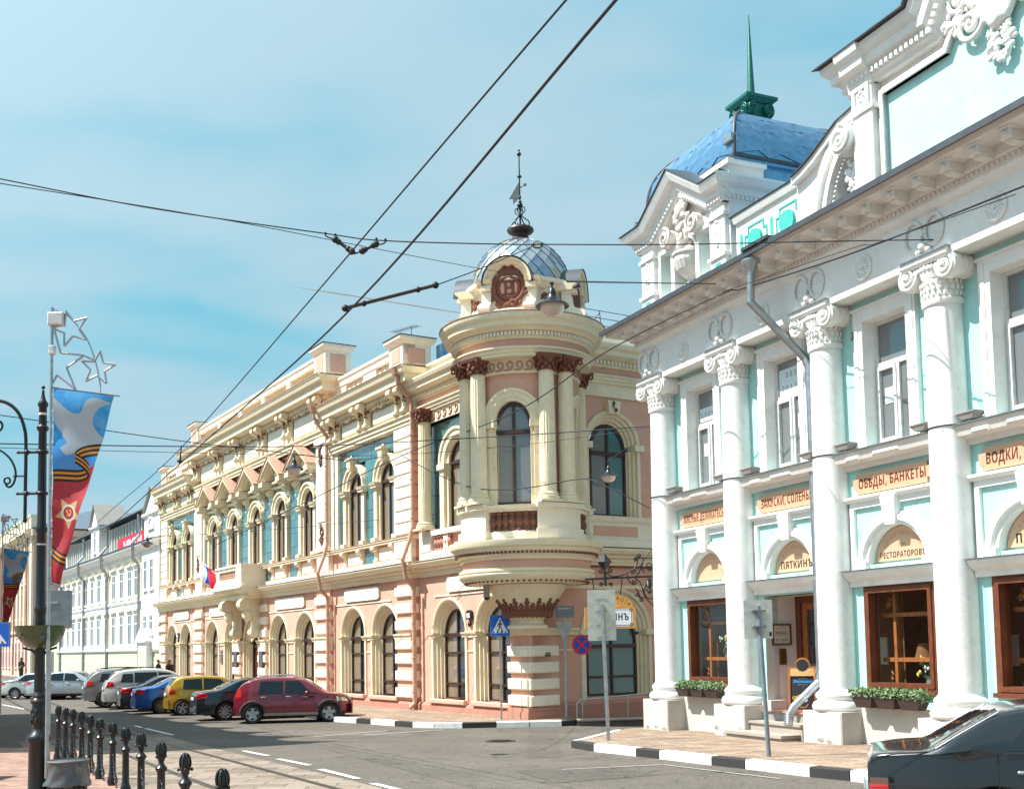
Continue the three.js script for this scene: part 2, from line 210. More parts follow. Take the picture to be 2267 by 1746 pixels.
// pavement before the mint building
const kw = [[2.55, -28.9], [1.87, -26.6], [1.42, -25.5], [1.22, -24.95], [1.3, -24.5], [1.63, -23.74], [2.36, -22.29], [2.72, -21.59], [3.44, -20.0], [3.86, -19.2], [4.55, -17.66], [4.96, -16.95]];
for (let i = 1; i < 12; i++) kw.push([4.96 + 0.41 * 1.5 * i, -16.95 + 0.91 * 1.5 * i]);
{
  const off = 0.16, inner = kw.map((p, i) => { const a = kw[Math.max(0, i - 1)], b = kw[Math.min(kw.length - 1, i + 1)], dx = b[0] - a[0], dz = b[1] - a[1], l = Math.hypot(dx, dz); return [p[0] - dz / l * -off * 1 * (1), p[1] - dx / l * off * 1]; });
  // inner edge lies on the building side of the kerb line
  const back = [wAt(40, -2), wAt(-1.2, -2), [2.9, -29.6]];
  const pv = structure('pavement', sheet([...inner, ...back], 0.15, 0.3), M.paving, 'tan paved pavement in front of the mint and white building'); void pv;
  const kerb = new THREE.Group(); kerb.name = 'kerb'; kerb.userData = { kind: 'structure', label: 'black and white painted kerb of the mint building pavement' }; scene.add(kerb);
  // stones: cumulative stretches with the colours read off the photograph
  const breaks = [[2.55, -28.9], [1.5, -25.7], [1.22, -24.95], [1.63, -23.74], [2.36, -22.29], [2.72, -21.59], [3.44, -20.0], [3.86, -19.2], [4.55, -17.66], [4.96, -16.95]]; for (let i = 1; i < 9; i++) breaks.push([4.96 + 0.41 * 1.2 * i, -16.95 + 0.91 * 1.2 * i]);
  const cols = 'wwbwbwbwbwbwbwbwbw';
  for (let i = 1; i < breaks.length; i++) stone(kerb, breaks[i - 1], breaks[i], cols[i - 1] === 'w' ? M.kerbWhite : M.kerbBlack, -1);
}
function stone(parent, p, q, mat, side, gap = 0.012) { // one kerb stone between two points; side: which way the pavement lies
  const dx = q[0] - p[0], dz = q[1] - p[1], l = Math.hypot(dx, dz), w = 0.17, h = 0.165, c = 0.02; const y0 = gy(p[1]), y1 = gy(q[1]);
  const P = []; for (const [t, y] of [[gap, y0], [l - gap, y1]]) for (const [s, k] of [[0, -0.15], [0, h - c], [c, h], [w, h], [w, -0.15]]) P.push([p[0] + dx / l * t + dz / l * -side * -s * -1, y + k, p[1] + dz / l * t - dx / l * -side * -s * -1]);
  const F = []; for (let k = 0; k < 5; k++) { const j = (k + 1) % 5; F.push(side > 0 ? [k, j, j + 5, k + 5] : [k, k + 5, j + 5, j]); } F.push([4, 3, 2, 1, 0], [5, 6, 7, 8, 9]);
  return part(parent, 'kerb_stone', quads(P, F), mat);
}
{ // pavement before the pink building, rounding the corner under the tower
  const k = [pAt(-45, 3.2), pAt(-9, 3.2), [-5.9, -36.9], [-5.02, -36.03], [-4.5, -35.45], [-3.63, -34.36], [-3.03, -33.6], [-2.36, -33.22], [-1.52, -33.0], [-0.54, -33.05], [0.42, -33.05], [1.37, -33.1], [1.81, -33.29]];
  const poly = [...k, [1.85, -35.6], pAt(7.7, -1.5), pAt(-45, -1.5)].map(p => [p[0], p[1]]);
  structure('pavement', sheet(poly, 0.15, 0.3), M.paving, 'tan paved pavement along the pink and cream building');
  const kerb = new THREE.Group(); kerb.name = 'kerb_001'; used.kerb = 1; kerb.userData = { kind: 'structure', label: 'black and white painted kerb under the corner tower' }; scene.add(kerb);
  const b = [pAt(-12, 3.22), pAt(-9, 3.22), [-5.9, -36.88], [-5.02, -36.0], [-4.5, -35.42], [-3.63, -34.33], [-3.03, -33.56], [-2.36, -33.17], [-1.52, -32.95], [-0.54, -33.0], [0.42, -33.0], [1.37, -33.05], [1.83, -33.25]], c = ['w', 'b', 'w', 'b', 'w', 'b', 'w', 'w', 'b', 'w', 'w', 'b'];
  for (let i = 1; i < b.length; i++) stone(kerb, b[i - 1], b[i], c[i - 1] === 'w' ? M.kerbWhite : M.kerbBlack, -1);
}
// stone tram bed on the near side of the street, with rails and the dashed line
const TB = (t, s) => [-8.71 + 0.463 * t - 0.887 * s, -29.95 + 0.887 * t + 0.463 * s]; // t along the street towards the camera, s to the left
structure('tram_bed', sheet([TB(-3, 0), TB(40, 0), TB(40, 3.85), TB(-3, 3.85)], 0.008), M.tram, 'brownish stone paving of the tram track at the near side of the street');
for (const [s, n] of [[0.55, 0], [2.07, 1]]) { const m = structure('tram_rail', [sheet([TB(-45, s), TB(40, s), TB(40, s + 0.07), TB(-45, s + 0.07)], 0.014), sheet([TB(-45, s + 0.085), TB(40, s + 0.085), TB(40, s + 0.13), TB(-45, s + 0.13)], 0.013)], metal(0.12, 0.10, 0.085, 0.5, 0.7), n ? 'worn tram rail in the stone track nearer the bollards' : 'worn tram rail in the stone track nearer the cars'); void m; }
{ const road = new THREE.Group(); road.name = 'road_marking'; road.userData = { kind: 'structure', label: 'white dashed line along the edge of the tram track' }; scene.add(road);
  for (const [p, q] of [[[-6.21, -25.75], [-5.3, -24.09]], [[-4.88, -23.16], [-3.95, -21.46]], [[-3.58, -20.53], [-2.64, -18.61]], [[-2.3, -17.8], [-1.4, -16]], [[-11.51, -35.2], [-9.75, -32.2]], [[-12.3, -36.6], [-11.75, -35.6]], [[-24.4, -53.9], [-21.2, -49.0]], [[-20.6, -48.1], [-19, -45.6]]]) { const dx = q[0] - p[0], dz = q[1] - p[1], l = Math.hypot(dx, dz), w = 0.13; part(road, 'dash', sheet([p, q, [q[0] + dz / l * w, q[1] - dx / l * w], [p[0] + dz / l * w, p[1] - dx / l * w]], 0.012), M.roadPaint); }
  for (const [a, b, w] of [[[-5.4, -30.6], [-3.6, -32.4], 0.12], [[-4.1, -30.9], [-2.0, -32.3], 0.12], [[0.8, -19.6], [2.6, -20.2], 0.07], [[2.6, -20.2], [4.0, -17.4], 0.06]]) { const dx = b[0] - a[0], dz = b[1] - a[1], l = Math.hypot(dx, dz); part(road, 'worn_stripe', sheet([a, b, [b[0] + dz / l * w, b[1] - dx / l * w], [a[0] + dz / l * w, a[1] - dx / l * w]], 0.011), plasterWorn()); }
}
function plasterWorn() { return plasterWorn.m ??= plaster(0.42, 0.40, 0.37); }
for (const [l, c, P] of [['darker asphalt repair strip across the side lane mouth', 0.168, [[0.4, -31.9], [1.2, -31.7], [0.9, -22.4], [0.2, -22.6]]], ['paler worn asphalt patch before the parked cars', 0.225, [[-6.6, -33.6], [-2.4, -31.6], [-3.0, -30.2], [-7.4, -32.0]]], ['dark square repair patch in the foreground lane', 0.165, [[0.6, -17.4], [2.3, -18.4], [1.6, -20.6], [0.0, -19.6]]], ['long dark trench patch along the street', 0.17, [[-4.6, -26.6], [-4.1, -26.8], [0.8, -15.2], [0.2, -14.9]]]]) { const m = M.asphalt.clone(); m.color = lin(c, c * 0.91, c * 0.81); structure('asphalt_patch', sheet(P, 0.004), m, l); }
{ // near pavement with bollards, lamp post and bench
  const BL = [[-1.2, -5.8], [-1.96, -7.59], [-10.0, -24.9], [-13, -31.5], [-16.6, -31.5], [-22, -10], [-8, -3]];
  const e = [[-1.0, -6.4], [-9.65, -25.2], [-10.4, -26.4], [-13.5, -26.9], [-26, -27.5], [-26, 2], [0.5, 0]]; void BL;
  structure('pavement', sheet(e, 0.12, 0.2), new THREE.MeshStandardMaterial({ color: lin(0.40, 0.25, 0.20), map: rep(tPaver, 2.1), bumpMap: rep(tAsphaltB, 1.1), bumpScale: 0.004, roughness: 0.9 }), 'pinkish paved pavement behind the chained bollards');
}
{ const g = [lathe([[0, 0.0], [0.36, 0.0], [0.36, 0.016], [0.3, 0.017], [0.29, 0.012], [0, 0.012]], 24)]; for (let i = -3; i <= 3; i++) g.push(box(-0.24, 0.24, 0.01, 0.018, i * 0.07 - 0.012, i * 0.07 + 0.012)); const m = part(scene, 'manhole_cover', g, M.ironRust); m.position.set(-0.35, gy(-27.6) + 0.003, -27.6); tag(m, 'round rusty manhole cover in the asphalt at the mouth of the side lane', 'manhole cover'); }
// ---------- pink and cream mansion: local x along the street, y up, z out of the facade ----------
const mansion = thing('pink_mansion', 'long two-storey pink and cream mansion with a round domed corner tower', 'building', [PO[0], 0, PO[1]], PTURN);
const bandBlk = (x0, x1, y0, y1, z1, c) => cbox(x0, x1, y0, y1, -0.1, z1, c);
// arched window, built at x = 0: opening half-width hw, sill y0, springing ys
function archWindow(parent, o) {
  const { hw, y0, ys, z, bars = [], mat = [M.glassCurtain, M.glassDark], frame = M.darkFrame, ky = 1, fw = 0.06, label, pos = [0, 0, 0], turn = 0, mull = true } = o;
  const w = sub(parent, 'window', pos, turn); if (label) w.userData.label = label; const top = ys + hw * ky, f = [];
  const outer = archPts(0, y0, ys, hw, ky), inner = archPts(0, y0 + fw, ys, hw - fw, ky); f.push(plate(outer, [inner], z - 0.05, z + 0.05));
  if (mull) f.push(box(-0.04, 0.04, y0 + 0.02, top - 0.03, z - 0.045, z + 0.045));
  f.push(box(-hw + 0.02, hw - 0.02, ys - 0.07, ys + 0.05, z - 0.06, z + 0.09));
  for (const b of bars) f.push(box(-hw + 0.02, hw - 0.02, b - 0.035, b + 0.035, z - 0.04, z + 0.055));
  part(w, 'frame', f, frame);
  const rows = [y0 + fw, ...bars.slice().sort((a, b) => a - b), ys]; const x = hw - fw * 0.6, cols = mull ? [[-x, -0.03, 0], [0.03, x, 1]] : [[-x, x, 0]];
  for (let r = 1; r < rows.length; r++) for (const [a, b, k] of cols) part(w, 'pane', [flat(rect(a, b, rows[r - 1], rows[r]), z - 0.01)], mat[k % mat.length]);
  for (const [a, b, k] of cols) { const P = [[a, ys]]; P.push([b, ys]); const R = hw - fw * 0.6; for (let i = 0; i <= 12; i++) { const xx = b + (a - b) * i / 12; P.push([xx, ys + ky * Math.sqrt(Math.max(0, R * R - xx * xx))]); } part(w, 'pane', [flat(P, z - 0.01)], mat[k % mat.length]); }
  return w;
}
function reuse(w, x, parent = mansion, z = 0) { const c = w.clone(); c.name = numbered('window'); c.position.x = x; c.position.z = z; parent.add(c); return c; }
const PAV = [[0, 1], [-35.2, -1]]; // the two end pavilions, the left one mirrored
const mir = (p, u) => p[1] > 0 ? u : -35.2 - u, seg = (p, a, b) => p[1] > 0 ? [a, b] : [-35.2 - b, -35.2 - a];
const GC = [-5.45, -2.45, -10.75, -14.1, -21.1, -24.55, -29.75, -32.75], RC = [2.35, 5.35]; // arch centres
const HW = 0.88, HO = 1.16, Y0 = 0.58, YS = 2.78;
{ // walls of the ground floor
  const holes = [...GC.map(c => archPts(c, Y0, YS, HO)), archPts(-18.0, 0.16, YS, 1.1)];
  part(mansion, 'wall', [plate(rect(-35.2, 0, 0, 5.05), holes, -0.6, 0)], M.pink);
  part(mansion, 'wall', [plate(rect(0, 7.6, 0, 5.05), RC.map(c => archPts(c, Y0, YS, HO)), -0.8, -0.15)], M.pink);
  const base = []; for (const [a, b] of [[-35.3, -18.95], [-17.05, 0.1]]) base.push(profX([[-0.02, 0], [0.13, 0], [0.13, 0.34], [0.09, 0.42], [-0.02, 0.46]], a, b)); base.push(profX([[-0.2, 0], [-0.02, 0], [-0.02, 0.34], [-0.06, 0.42], [-0.2, 0.46]], 0.1, 6.4)); part(mansion, 'base_course', base, M.pinkDark);
}
// stepped cream lining sunk into the wall, with one slim moulding on its face
const aProf = z => [[0, z - 0.45], [0, z - 0.27], [0.07, z - 0.25], [0.08, z - 0.17], [0.16, z - 0.15], [0.17, z - 0.07], [0.26, z - 0.05], [0.27, z + 0.04], [0.33, z + 0.07], [0.38, z + 0.05], [0.39, z - 0.45]];
const steps = [[0, 0.075, -0.26], [0.075, 0.165, -0.16], [0.165, 0.265, -0.06], [0.265, 0.385, 0.055]];
function surround(cx, z, hw, y0, ys, name = 'arch_surround', mat = M.cream) {
  const g = [arc(cx, ys, hw, aProf(z), 0, Math.PI, 26)];
  for (const s of [-1, 1]) { const X = (a, b) => s > 0 ? [cx + hw + a, cx + hw + b] : [cx - hw - b, cx - hw - a]; for (const [a, b, d] of steps) g.push(box(...X(a, b), y0 - 0.12, ys - 0.1 + a * 0.02, z - 0.45, z + d)); g.push(profX([[z - 0.3, ys - 0.1], [z + 0.08, ys - 0.1], [z + 0.08, ys - 0.04], [z + 0.13, ys], [z + 0.15, ys + 0.06], [z - 0.3, ys + 0.075]], X(0.1, 0.46)[0], X(0.1, 0.46)[1])); }
  return part(mansion, name, g, mat);
}
for (const c of GC) { surround(c, 0, HW, Y0, YS); part(mansion, 'window_sill', [cbox(c - 1.25, c + 1.25, Y0 - 0.16, Y0, -0.4, 0.2, 0.03)], M.pink); }
for (const c of RC) { surround(c, -0.15, HW, Y0, YS); part(mansion, 'window_sill', [cbox(c - 1.25, c + 1.25, Y0 - 0.16, Y0, -0.5, 0.05, 0.03)], M.pink); }
const gw = archWindow(mansion, { hw: HW, y0: Y0, ys: YS, z: -0.34, bars: [1.1, 2.15], pos: [GC[0], 0, 0] });
for (const c of GC.slice(1)) reuse(gw, c); for (const c of RC) reuse(gw, c, mansion, -0.15);
// impost capitals and thin bands on the pink piers between the arches
for (const [a, b, z] of [[-4.22, -3.68, 0], [-12.9, -12.0, 0], [-23.3, -22.35, 0], [-31.52, -30.98, 0], [3.58, 4.12, -0.15]]) { part(mansion, 'impost_band', [profX([[z - 0.05, 2.66], [z + 0.05, 2.66], [z + 0.05, 2.74], [z + 0.11, 2.8], [z + 0.11, 2.855], [z - 0.05, 2.87]], a, b), box(a, b, 2.18, 2.23, z - 0.05, z + 0.03)], M.cream); }
// door
{ surround(-18.0, 0, 0.85, 0.3, YS); const d = sub(mansion, 'door', [-18.0, 0, 0]); part(d, 'door_frame', [plate(archPts(0, 0.16, YS, 0.85), [archPts(0, 0.2, YS, 0.75)], -0.46, -0.34), box(-0.8, 0.8, 2.5, 2.62, -0.5, -0.36)], M.darkFrame); const dm = paint(0.10, 0.022, 0.02, 0.35); for (const s of [-1, 1]) part(d, 'door_leaf', [box(s > 0 ? 0.01 : -0.75, s > 0 ? 0.75 : -0.01, 0.18, 2.5, -0.48, -0.42), cbox(s * 0.38 - 0.24, s * 0.38 + 0.24, 0.4, 1.2, -0.43, -0.38), cbox(s * 0.38 - 0.24, s * 0.38 + 0.24, 1.4, 2.35, -0.43, -0.38)], dm); part(d, 'pane', [flat(archPts(0, 2.62, YS, 0.74), -0.44)], M.glassDark); part(mansion, 'door_step', [cbox(-19.1, -16.9, 0, 0.2, -0.5, 0.45)], M.stone); }
for (const x of [-19.95, -16.05]) { const pq = sub(mansion, 'wall_plaque', [x, 0, 0.2]); part(pq, 'plaque_plate', [cbox(-0.26, 0.26, 1.55, 2.3, -0.02, 0.035, 0.015)], metal(0.16, 0.15, 0.15, 0.5, 0.6)); part(pq, 'raised_text', Array.from({ length: 7 }, (_, i) => box(-0.2 + (i % 3) * 0.02, 0.2 - (i % 2) * 0.03, 2.16 - i * 0.085, 2.19 - i * 0.085, 0.03, 0.041)), metal(0.45, 0.43, 0.4, 0.4, 0.8)); }
// rusticated piers: cream blocks over pink
function pier(a, b, z, y0 = 0.5, y1 = 4.74) { part(mansion, 'pier', [box(a + 0.04, b - 0.04, 0.46, 4.95, z - 0.1, z + 0.07)], M.pink); const n = 7, p = (y1 - y0) / n; for (let i = 0; i < n; i++) { const y = y0 + p * i + 0.06; if (y + 0.3 > 2.66 && y < 2.86) { part(mansion, 'impost_band', [profX([[z - 0.05, 2.66], [z + 0.17, 2.66], [z + 0.17, 2.74], [z + 0.22, 2.8], [z + 0.22, 2.855], [z - 0.05, 2.87]], a - 0.03, b + 0.03)], M.cream); part(mansion, 'quoin_block', [cbox(a, b, y - 0.09, 2.66, z - 0.08, z + 0.17, 0.035)], M.creamPale); continue; } part(mansion, 'quoin_block', [cbox(a, b, y, y + 0.36, z - 0.08, z + 0.17, 0.035)], M.creamPale); } }
for (const p of PAV) { pier(...seg(p, -1.3, 0.02), 0.02); pier(...seg(p, -9.15, -7.6), 0.05); }
pier(-20.5, -19.4, 0.03); pier(-16.6, -15.5, 0.03);
{ // side faces of the right-hand pier, seen in shadow
  for (let i = 0; i < 7; i++) part(mansion, 'quoin_block', [rotY(cbox(0, 0.55, 0, 0.36, -0.05, 0.06, 0.03), Math.PI / 2, 0.02, 0.5 + 4.24 / 7 * i + 0.06, 0.15)], M.creamPale);
}
// oblong plaques above the arches
for (const [a, b, z] of [...PAV.map(p => [...seg(p, -6.2, -2.9), 0]), [-14.4, -10.7, 0], [-24.9, -21.2, 0], [2.3, 5.6, -0.15]]) { const y0 = 4.22, y1 = 4.72, r = 0.12; part(mansion, 'wall_panel', [plate([[a + r, y0], [b - r, y0], [b - 0.03, y0 + 0.06], [b, y0 + r], [b, y1 - r], [b - r, y1], [a + r, y1], [a, y1 - r], [a, y0 + r], [a + 0.03, y0 + 0.06]], [], z - 0.02, z + 0.09, 0.03), box(a - 1, b + 1, 4.1, 4.15, z - 0.02, z + 0.035)], M.creamPale); }
// lower cornice
const lowC = (z, e = 0) => [[z - 0.2, 4.84], [z + 0.06, 4.84], [z + 0.06, 4.92], [z + 0.1, 4.95], [z + 0.1, 5.03], [z + 0.2 + e, 5.07], [z + 0.22 + e, 5.15], [z + 0.36 + e, 5.2], [z + 0.42 + e, 5.3], [z + 0.42 + e, 5.36], [z - 0.2, 5.43]];
part(mansion, 'lower_cornice', [profX(lowC(0.08), -35.2, 0, 1, 1), rotY(profX(lowC(0), 0.08, 0.5, 1, 0), Math.PI / 2, 0, 0, 0.08)], M.cream);
part(mansion, 'lower_cornice', [profX(lowC(-0.12), 0, 6.3)], M.cream);
part(mansion, 'cornice_flashing', [profX([[0, 5.435], [0.53, 5.365], [0.53, 5.385], [0, 5.46]], -35.6, 0.4), profX([[-0.2, 5.435], [0.33, 5.365], [0.33, 5.385], [-0.2, 5.46]], 0.45, 6.3)], M.pinkMetal);
// apron band between the storeys: panels and scroll brackets under the windows
function scrollBracket(x, w, y1, h, d, z0) { // S-shaped console seen from the front: outline in (z,y)
  const P = [[0, 0], [1, 0], [1.06, -0.07], [1.06, -0.17], [0.98, -0.26], [0.82, -0.3], [0.62, -0.34], [0.46, -0.44], [0.38, -0.58], [0.42, -0.72], [0.5, -0.8], [0.46, -0.92], [0.3, -1], [0.12, -0.98], [0, -0.94]].map(([a, b]) => [z0 + a * d, y1 + b * h]).reverse();
  const r = 0.15 * h, q = 0.11 * h; return [profX(P, x - w / 2, x + w / 2), bar([x - w * 0.6, y1 - 0.15 * h, z0 + d * 0.92], [x + w * 0.6, y1 - 0.15 * h, z0 + d * 0.92], r, r, 12), bar([x - w * 0.58, y1 - 0.86 * h, z0 + d * 0.36], [x + w * 0.58, y1 - 0.86 * h, z0 + d * 0.36], q, q, 10)];
}
const upS = [-5.45, -2.45, -29.75, -32.75], upC = [-10.6, -14.1, -17.6, -21.1, -24.6];
{
  const runs = [[-35.2, 0, 0.02]]; part(mansion, 'apron_wall', [box(-35.2, 0, 5.4, 6.3, -0.5, -0.08)], M.pink);
  part(mansion, 'apron_rail', [profX([[-0.4, 6.26], [0.16, 6.26], [0.16, 6.32], [0.2, 6.35], [0.2, 6.4], [-0.4, 6.44]], -35.3, 0.1)], M.cream); part(mansion, 'rail_flashing', [profX([[-0.4, 6.445], [0.22, 6.405], [0.22, 6.42], [-0.4, 6.47]], -35.3, 0.12)], M.pinkMetal);
  part(mansion, 'apron_plinth', [box(-35.2, 0, 5.43, 5.62, -0.3, 0.08)], M.creamPale);
  for (const c of [...upS, ...upC]) { part(mansion, 'apron_panel', [cbox(c - 0.6, c + 0.6, 5.68, 6.2, -0.1, -0.02, 0.04)], M.creamPale); for (const s of [-1, 1]) part(mansion, 'scroll_bracket', scrollBracket(c + s * 0.82, 0.24, 6.26, 0.66, 0.2, -0.08), M.cream); }
  for (const [a, b] of [...PAV.map(p => seg(p, -1.4, 0)), ...PAV.map(p => seg(p, -9.05, -7.75))]) part(mansion, 'pedestal', [cbox(a, b, 5.44, 6.26, -0.1, 0.14, 0.03), cbox(a + 0.2, b - 0.2, 5.6, 6.15, 0.1, 0.17, 0.02)], M.creamPale);
  for (const c of [-3.95, -31.25, -12.35, -15.85, -19.35, -22.85]) part(mansion, 'apron_glass', [flat(rect(c - 0.45, c + 0.45, 5.62, 6.26), -0.06)], M.glassTeal); void runs;
}
// upper walls: frames round the recessed glazing
part(mansion, 'wall', [plate(rect(-35.2, -26.3, 6.3, 11.7), [rect(...[-33.8, -28.2], 6.42, 10.45)], -0.45, 0)], M.creamPale); part(mansion, 'wall', [plate(rect(-8.95, 0, 6.3, 11.7), [rect(-7.0, -1.4, 6.42, 10.45)], -0.45, 0)], M.creamPale);
part(mansion, 'wall', [plate(rect(-26.3, -8.95, 6.3, 12.95), [rect(-25.95, -9.2, 6.42, 11.3)], -0.45, 0.06)], M.creamPale);
// blue-green glazing cut up by fine joints
function glazing(x0, x1, y0, y1, z, wins) { const nx = Math.round((x1 - x0) / 0.62), ny = Math.round((y1 - y0) / 0.62), dx = (x1 - x0) / nx, dy = (y1 - y0) / ny; for (let i = 0; i < nx; i++) for (let j = 0; j < ny; j++) { const a = x0 + i * dx, b = y0 + j * dy; if (wins.some(c => a + dx > c - 0.66 && a < c + 0.66 && b < 9.25)) continue; const t = rr(-1, 1) * 0.003, q = rr(-1, 1) * 0.003; part(mansion, 'glass_tile', quads([[a + 0.008, b + 0.008, z + t], [a + dx - 0.008, b + 0.008, z + q], [a + dx - 0.008, b + dy - 0.008, z - t], [a + 0.008, b + dy - 0.008, z - q]], [[0, 1, 2, 3]]), glazing.m[(rnd() * 3) | 0]); } part(mansion, 'glazing_back', [box(x0, x1, y0, y1, z - 0.3, z - 0.2)], M.glassDark); }
glazing.m = [glassy(0.05, 0.17, 0.18), glassy(0.04, 0.14, 0.16), glassy(0.06, 0.19, 0.19)];
for (const p of PAV) glazing(...seg(p, -7.0, -1.4), 6.42, 10.45, -0.13, [mir(p, -5.45), mir(p, -2.45)]);
glazing(-25.95, -9.2, 6.42, 11.3, -0.13, upC);
// upper arched windows standing in front of the glazing
function upSurround(cx, hw, ys, kst) {
  const g = [], z = -0.36; g.push(arc(cx, ys, hw, [[0, z], [0, -0.14], [0.1, -0.12], [0.12, -0.05], [0.26, -0.04], [0.29, 0.02], [0.37, 0.03], [0.39, z]], 0, Math.PI, 24));
  for (const s of [-1, 1]) { const X = (a, b) => s > 0 ? [cx + hw + a, cx + hw + b] : [cx - hw - b, cx - hw - a]; g.push(box(...X(0, 0.12), 6.44, ys - 0.2, z, -0.12), box(...X(0.12, 0.38), 6.44, ys - 0.2, z, -0.02), profX([[z, ys - 0.2], [0.08, ys - 0.2], [0.08, ys - 0.13], [0.12, ys - 0.1], [0.16, ys], [z, ys + 0.01]], ...X(-0.03, 0.48)), box(...X(0.08, 0.46), 6.44, 6.6, z, 0.09)); }
  part(mansion, 'window_surround', g, M.cream);
  if (kst) part(mansion, 'keystone', [frus(cx, 0.03, ys + hw + 0.08, ys + hw + 0.5, 0.14, 0.14, 0.2, 0.18), box(cx - 0.26, cx + 0.26, ys + hw + 0.5, ys + hw + 0.58, -0.2, 0.25), ...foliage(cx, ys + hw + 0.22, 0.19, 0.12, 0.22, 9, 0.06, 3), ...foliage(cx, ys + hw + 0.62, 0.1, 0.2, 0.06, 6, 0.05, 4)], M.cream);
}
for (const c of upS) upSurround(c, 0.66, 8.75, true); for (const c of upC) upSurround(c, 0.62, 8.75, false);
const uw = archWindow(mansion, { hw: 0.66, y0: 6.46, ys: 8.75, z: -0.26, bars: [], mat: [M.glassCurtain, M.glassGrey], pos: [upS[0], 0, 0] }); for (const c of [...upS.slice(1), ...upC]) reuse(uw, c);
for (const c of upC) { // gabled hoods on brackets
  const h = sub(mansion, 'window_hood', [c, 0, 0]); const rise = 0.95, half = 1.32, y = 10.25, P = (e, k) => [[-half - e, y - 0.02], [half + e, y - 0.02], [half + e, y + 0.1], [0, y + rise + 0.12 + k], [-half - e, y + 0.1]]; void P;
  const rake = (z0, z1, t0, t1, e) => [plate([[-half - e, y - t0 + 0.06], [-half - e, y + t1], [0, y + rise + t1 + e * 0.6], [0, y + rise - t0]], [], z0, z1), plate([[half + e, y - t0 + 0.06], [0, y + rise - t0], [0, y + rise + t1 + e * 0.6], [half + e, y + t1]], [], z0, z1)];
  part(h, 'gable_moulding', [...rake(-0.3, 0.34, 0.2, 0.0, 0), ...rake(-0.3, 0.46, 0.1, 0.06, 0.05), ...rake(-0.3, 0.54, 0.0, 0.11, 0.1), ...[-1, 1].map(s => box(s > 0 ? half - 0.42 : -half - 0.08, s > 0 ? half + 0.08 : -half + 0.42, y - 0.16, y + 0.05, -0.3, 0.5)), ...[-1, 1].map(s => box(s > 0 ? half - 0.35 : -half - 0.02, s > 0 ? half + 0.02 : -half + 0.35, y - 0.28, y - 0.16, -0.3, 0.4)), box(-half, half, y - 0.3, y - 0.2, -0.36, 0.02)], M.cream);
  part(h, 'hood_roof', [plate([[-half - 0.14, y + 0.11], [-half - 0.14, y + 0.14], [0, y + rise + 0.21], [0, y + rise + 0.18]], [], -0.34, 0.58), plate([[half + 0.14, y + 0.11], [0, y + rise + 0.18], [0, y + rise + 0.21], [half + 0.14, y + 0.14]], [], -0.34, 0.58)], M.pinkMetal);
  for (const s of [-1, 1]) part(h, 'bracket', [...scrollBracket(s * 1.12, 0.24, y - 0.3, 0.95, 0.4, -0.3), ...foliage(s * 1.12, y - 0.75, 0.05, 0.1, 0.35, 12, 0.055, 5)], M.cream);
  part(h, 'rosette', [bar([-0.0, y + 0.3, -0.1], [0, y + 0.3, 0.08], 0.2, 0.14, 14), ...foliage(0, y + 0.28, 0.1, 0.3, 0.12, 10, 0.07, 6), bar([-0.5, y - 0.05, 0.1], [0.5, y - 0.05, 0.1], 0.07, 0.07, 8)], M.cream);
}
// rusticated corners of the pavilions: blocks with open joints
for (const p of PAV) { const [a, b] = seg(p, -1.42, 0.02), n = 9, h = (10.45 - 6.46) / n; for (let i = 0; i < n; i++) part(mansion, 'rusticated_block', [cbox(a, b, 6.46 + i * h + 0.02, 6.46 + (i + 1) * h - 0.02, -0.1, 0.1, 0.03)], M.creamPale); }
for (let i = 0; i < 9; i++) { const h = (10.45 - 6.46) / 9; part(mansion, 'rusticated_block', [rotY(cbox(0.0, 0.6, 0, h - 0.04, -0.05, 0.08, 0.03), Math.PI / 2, 0, 6.48 + i * h, 0.07)], M.pink); }
// tall pilasters beside the middle part, with dark carved panels
for (const p of PAV) { const [a, b] = seg(p, -9.0, -7.8), c = (a + b) / 2; part(mansion, 'pilaster', [box(a, b, 6.46, 11.2, -0.1, 0.16), cbox(a + 0.18, b - 0.18, 7.7, 9.9, 0.1, 0.2, 0.03), box(a - 0.06, b + 0.06, 6.46, 6.62, -0.1, 0.22), box(a - 0.06, b + 0.06, 11.05, 11.3, -0.1, 0.24)], M.creamPale); part(mansion, 'carved_panel', [...foliage(c, 10.55, 0.17, 0.2, 0.45, 26, 0.09, 8), ...foliage(c, 7.2, 0.17, 0.2, 0.45, 26, 0.09, 9)], M.rust); }
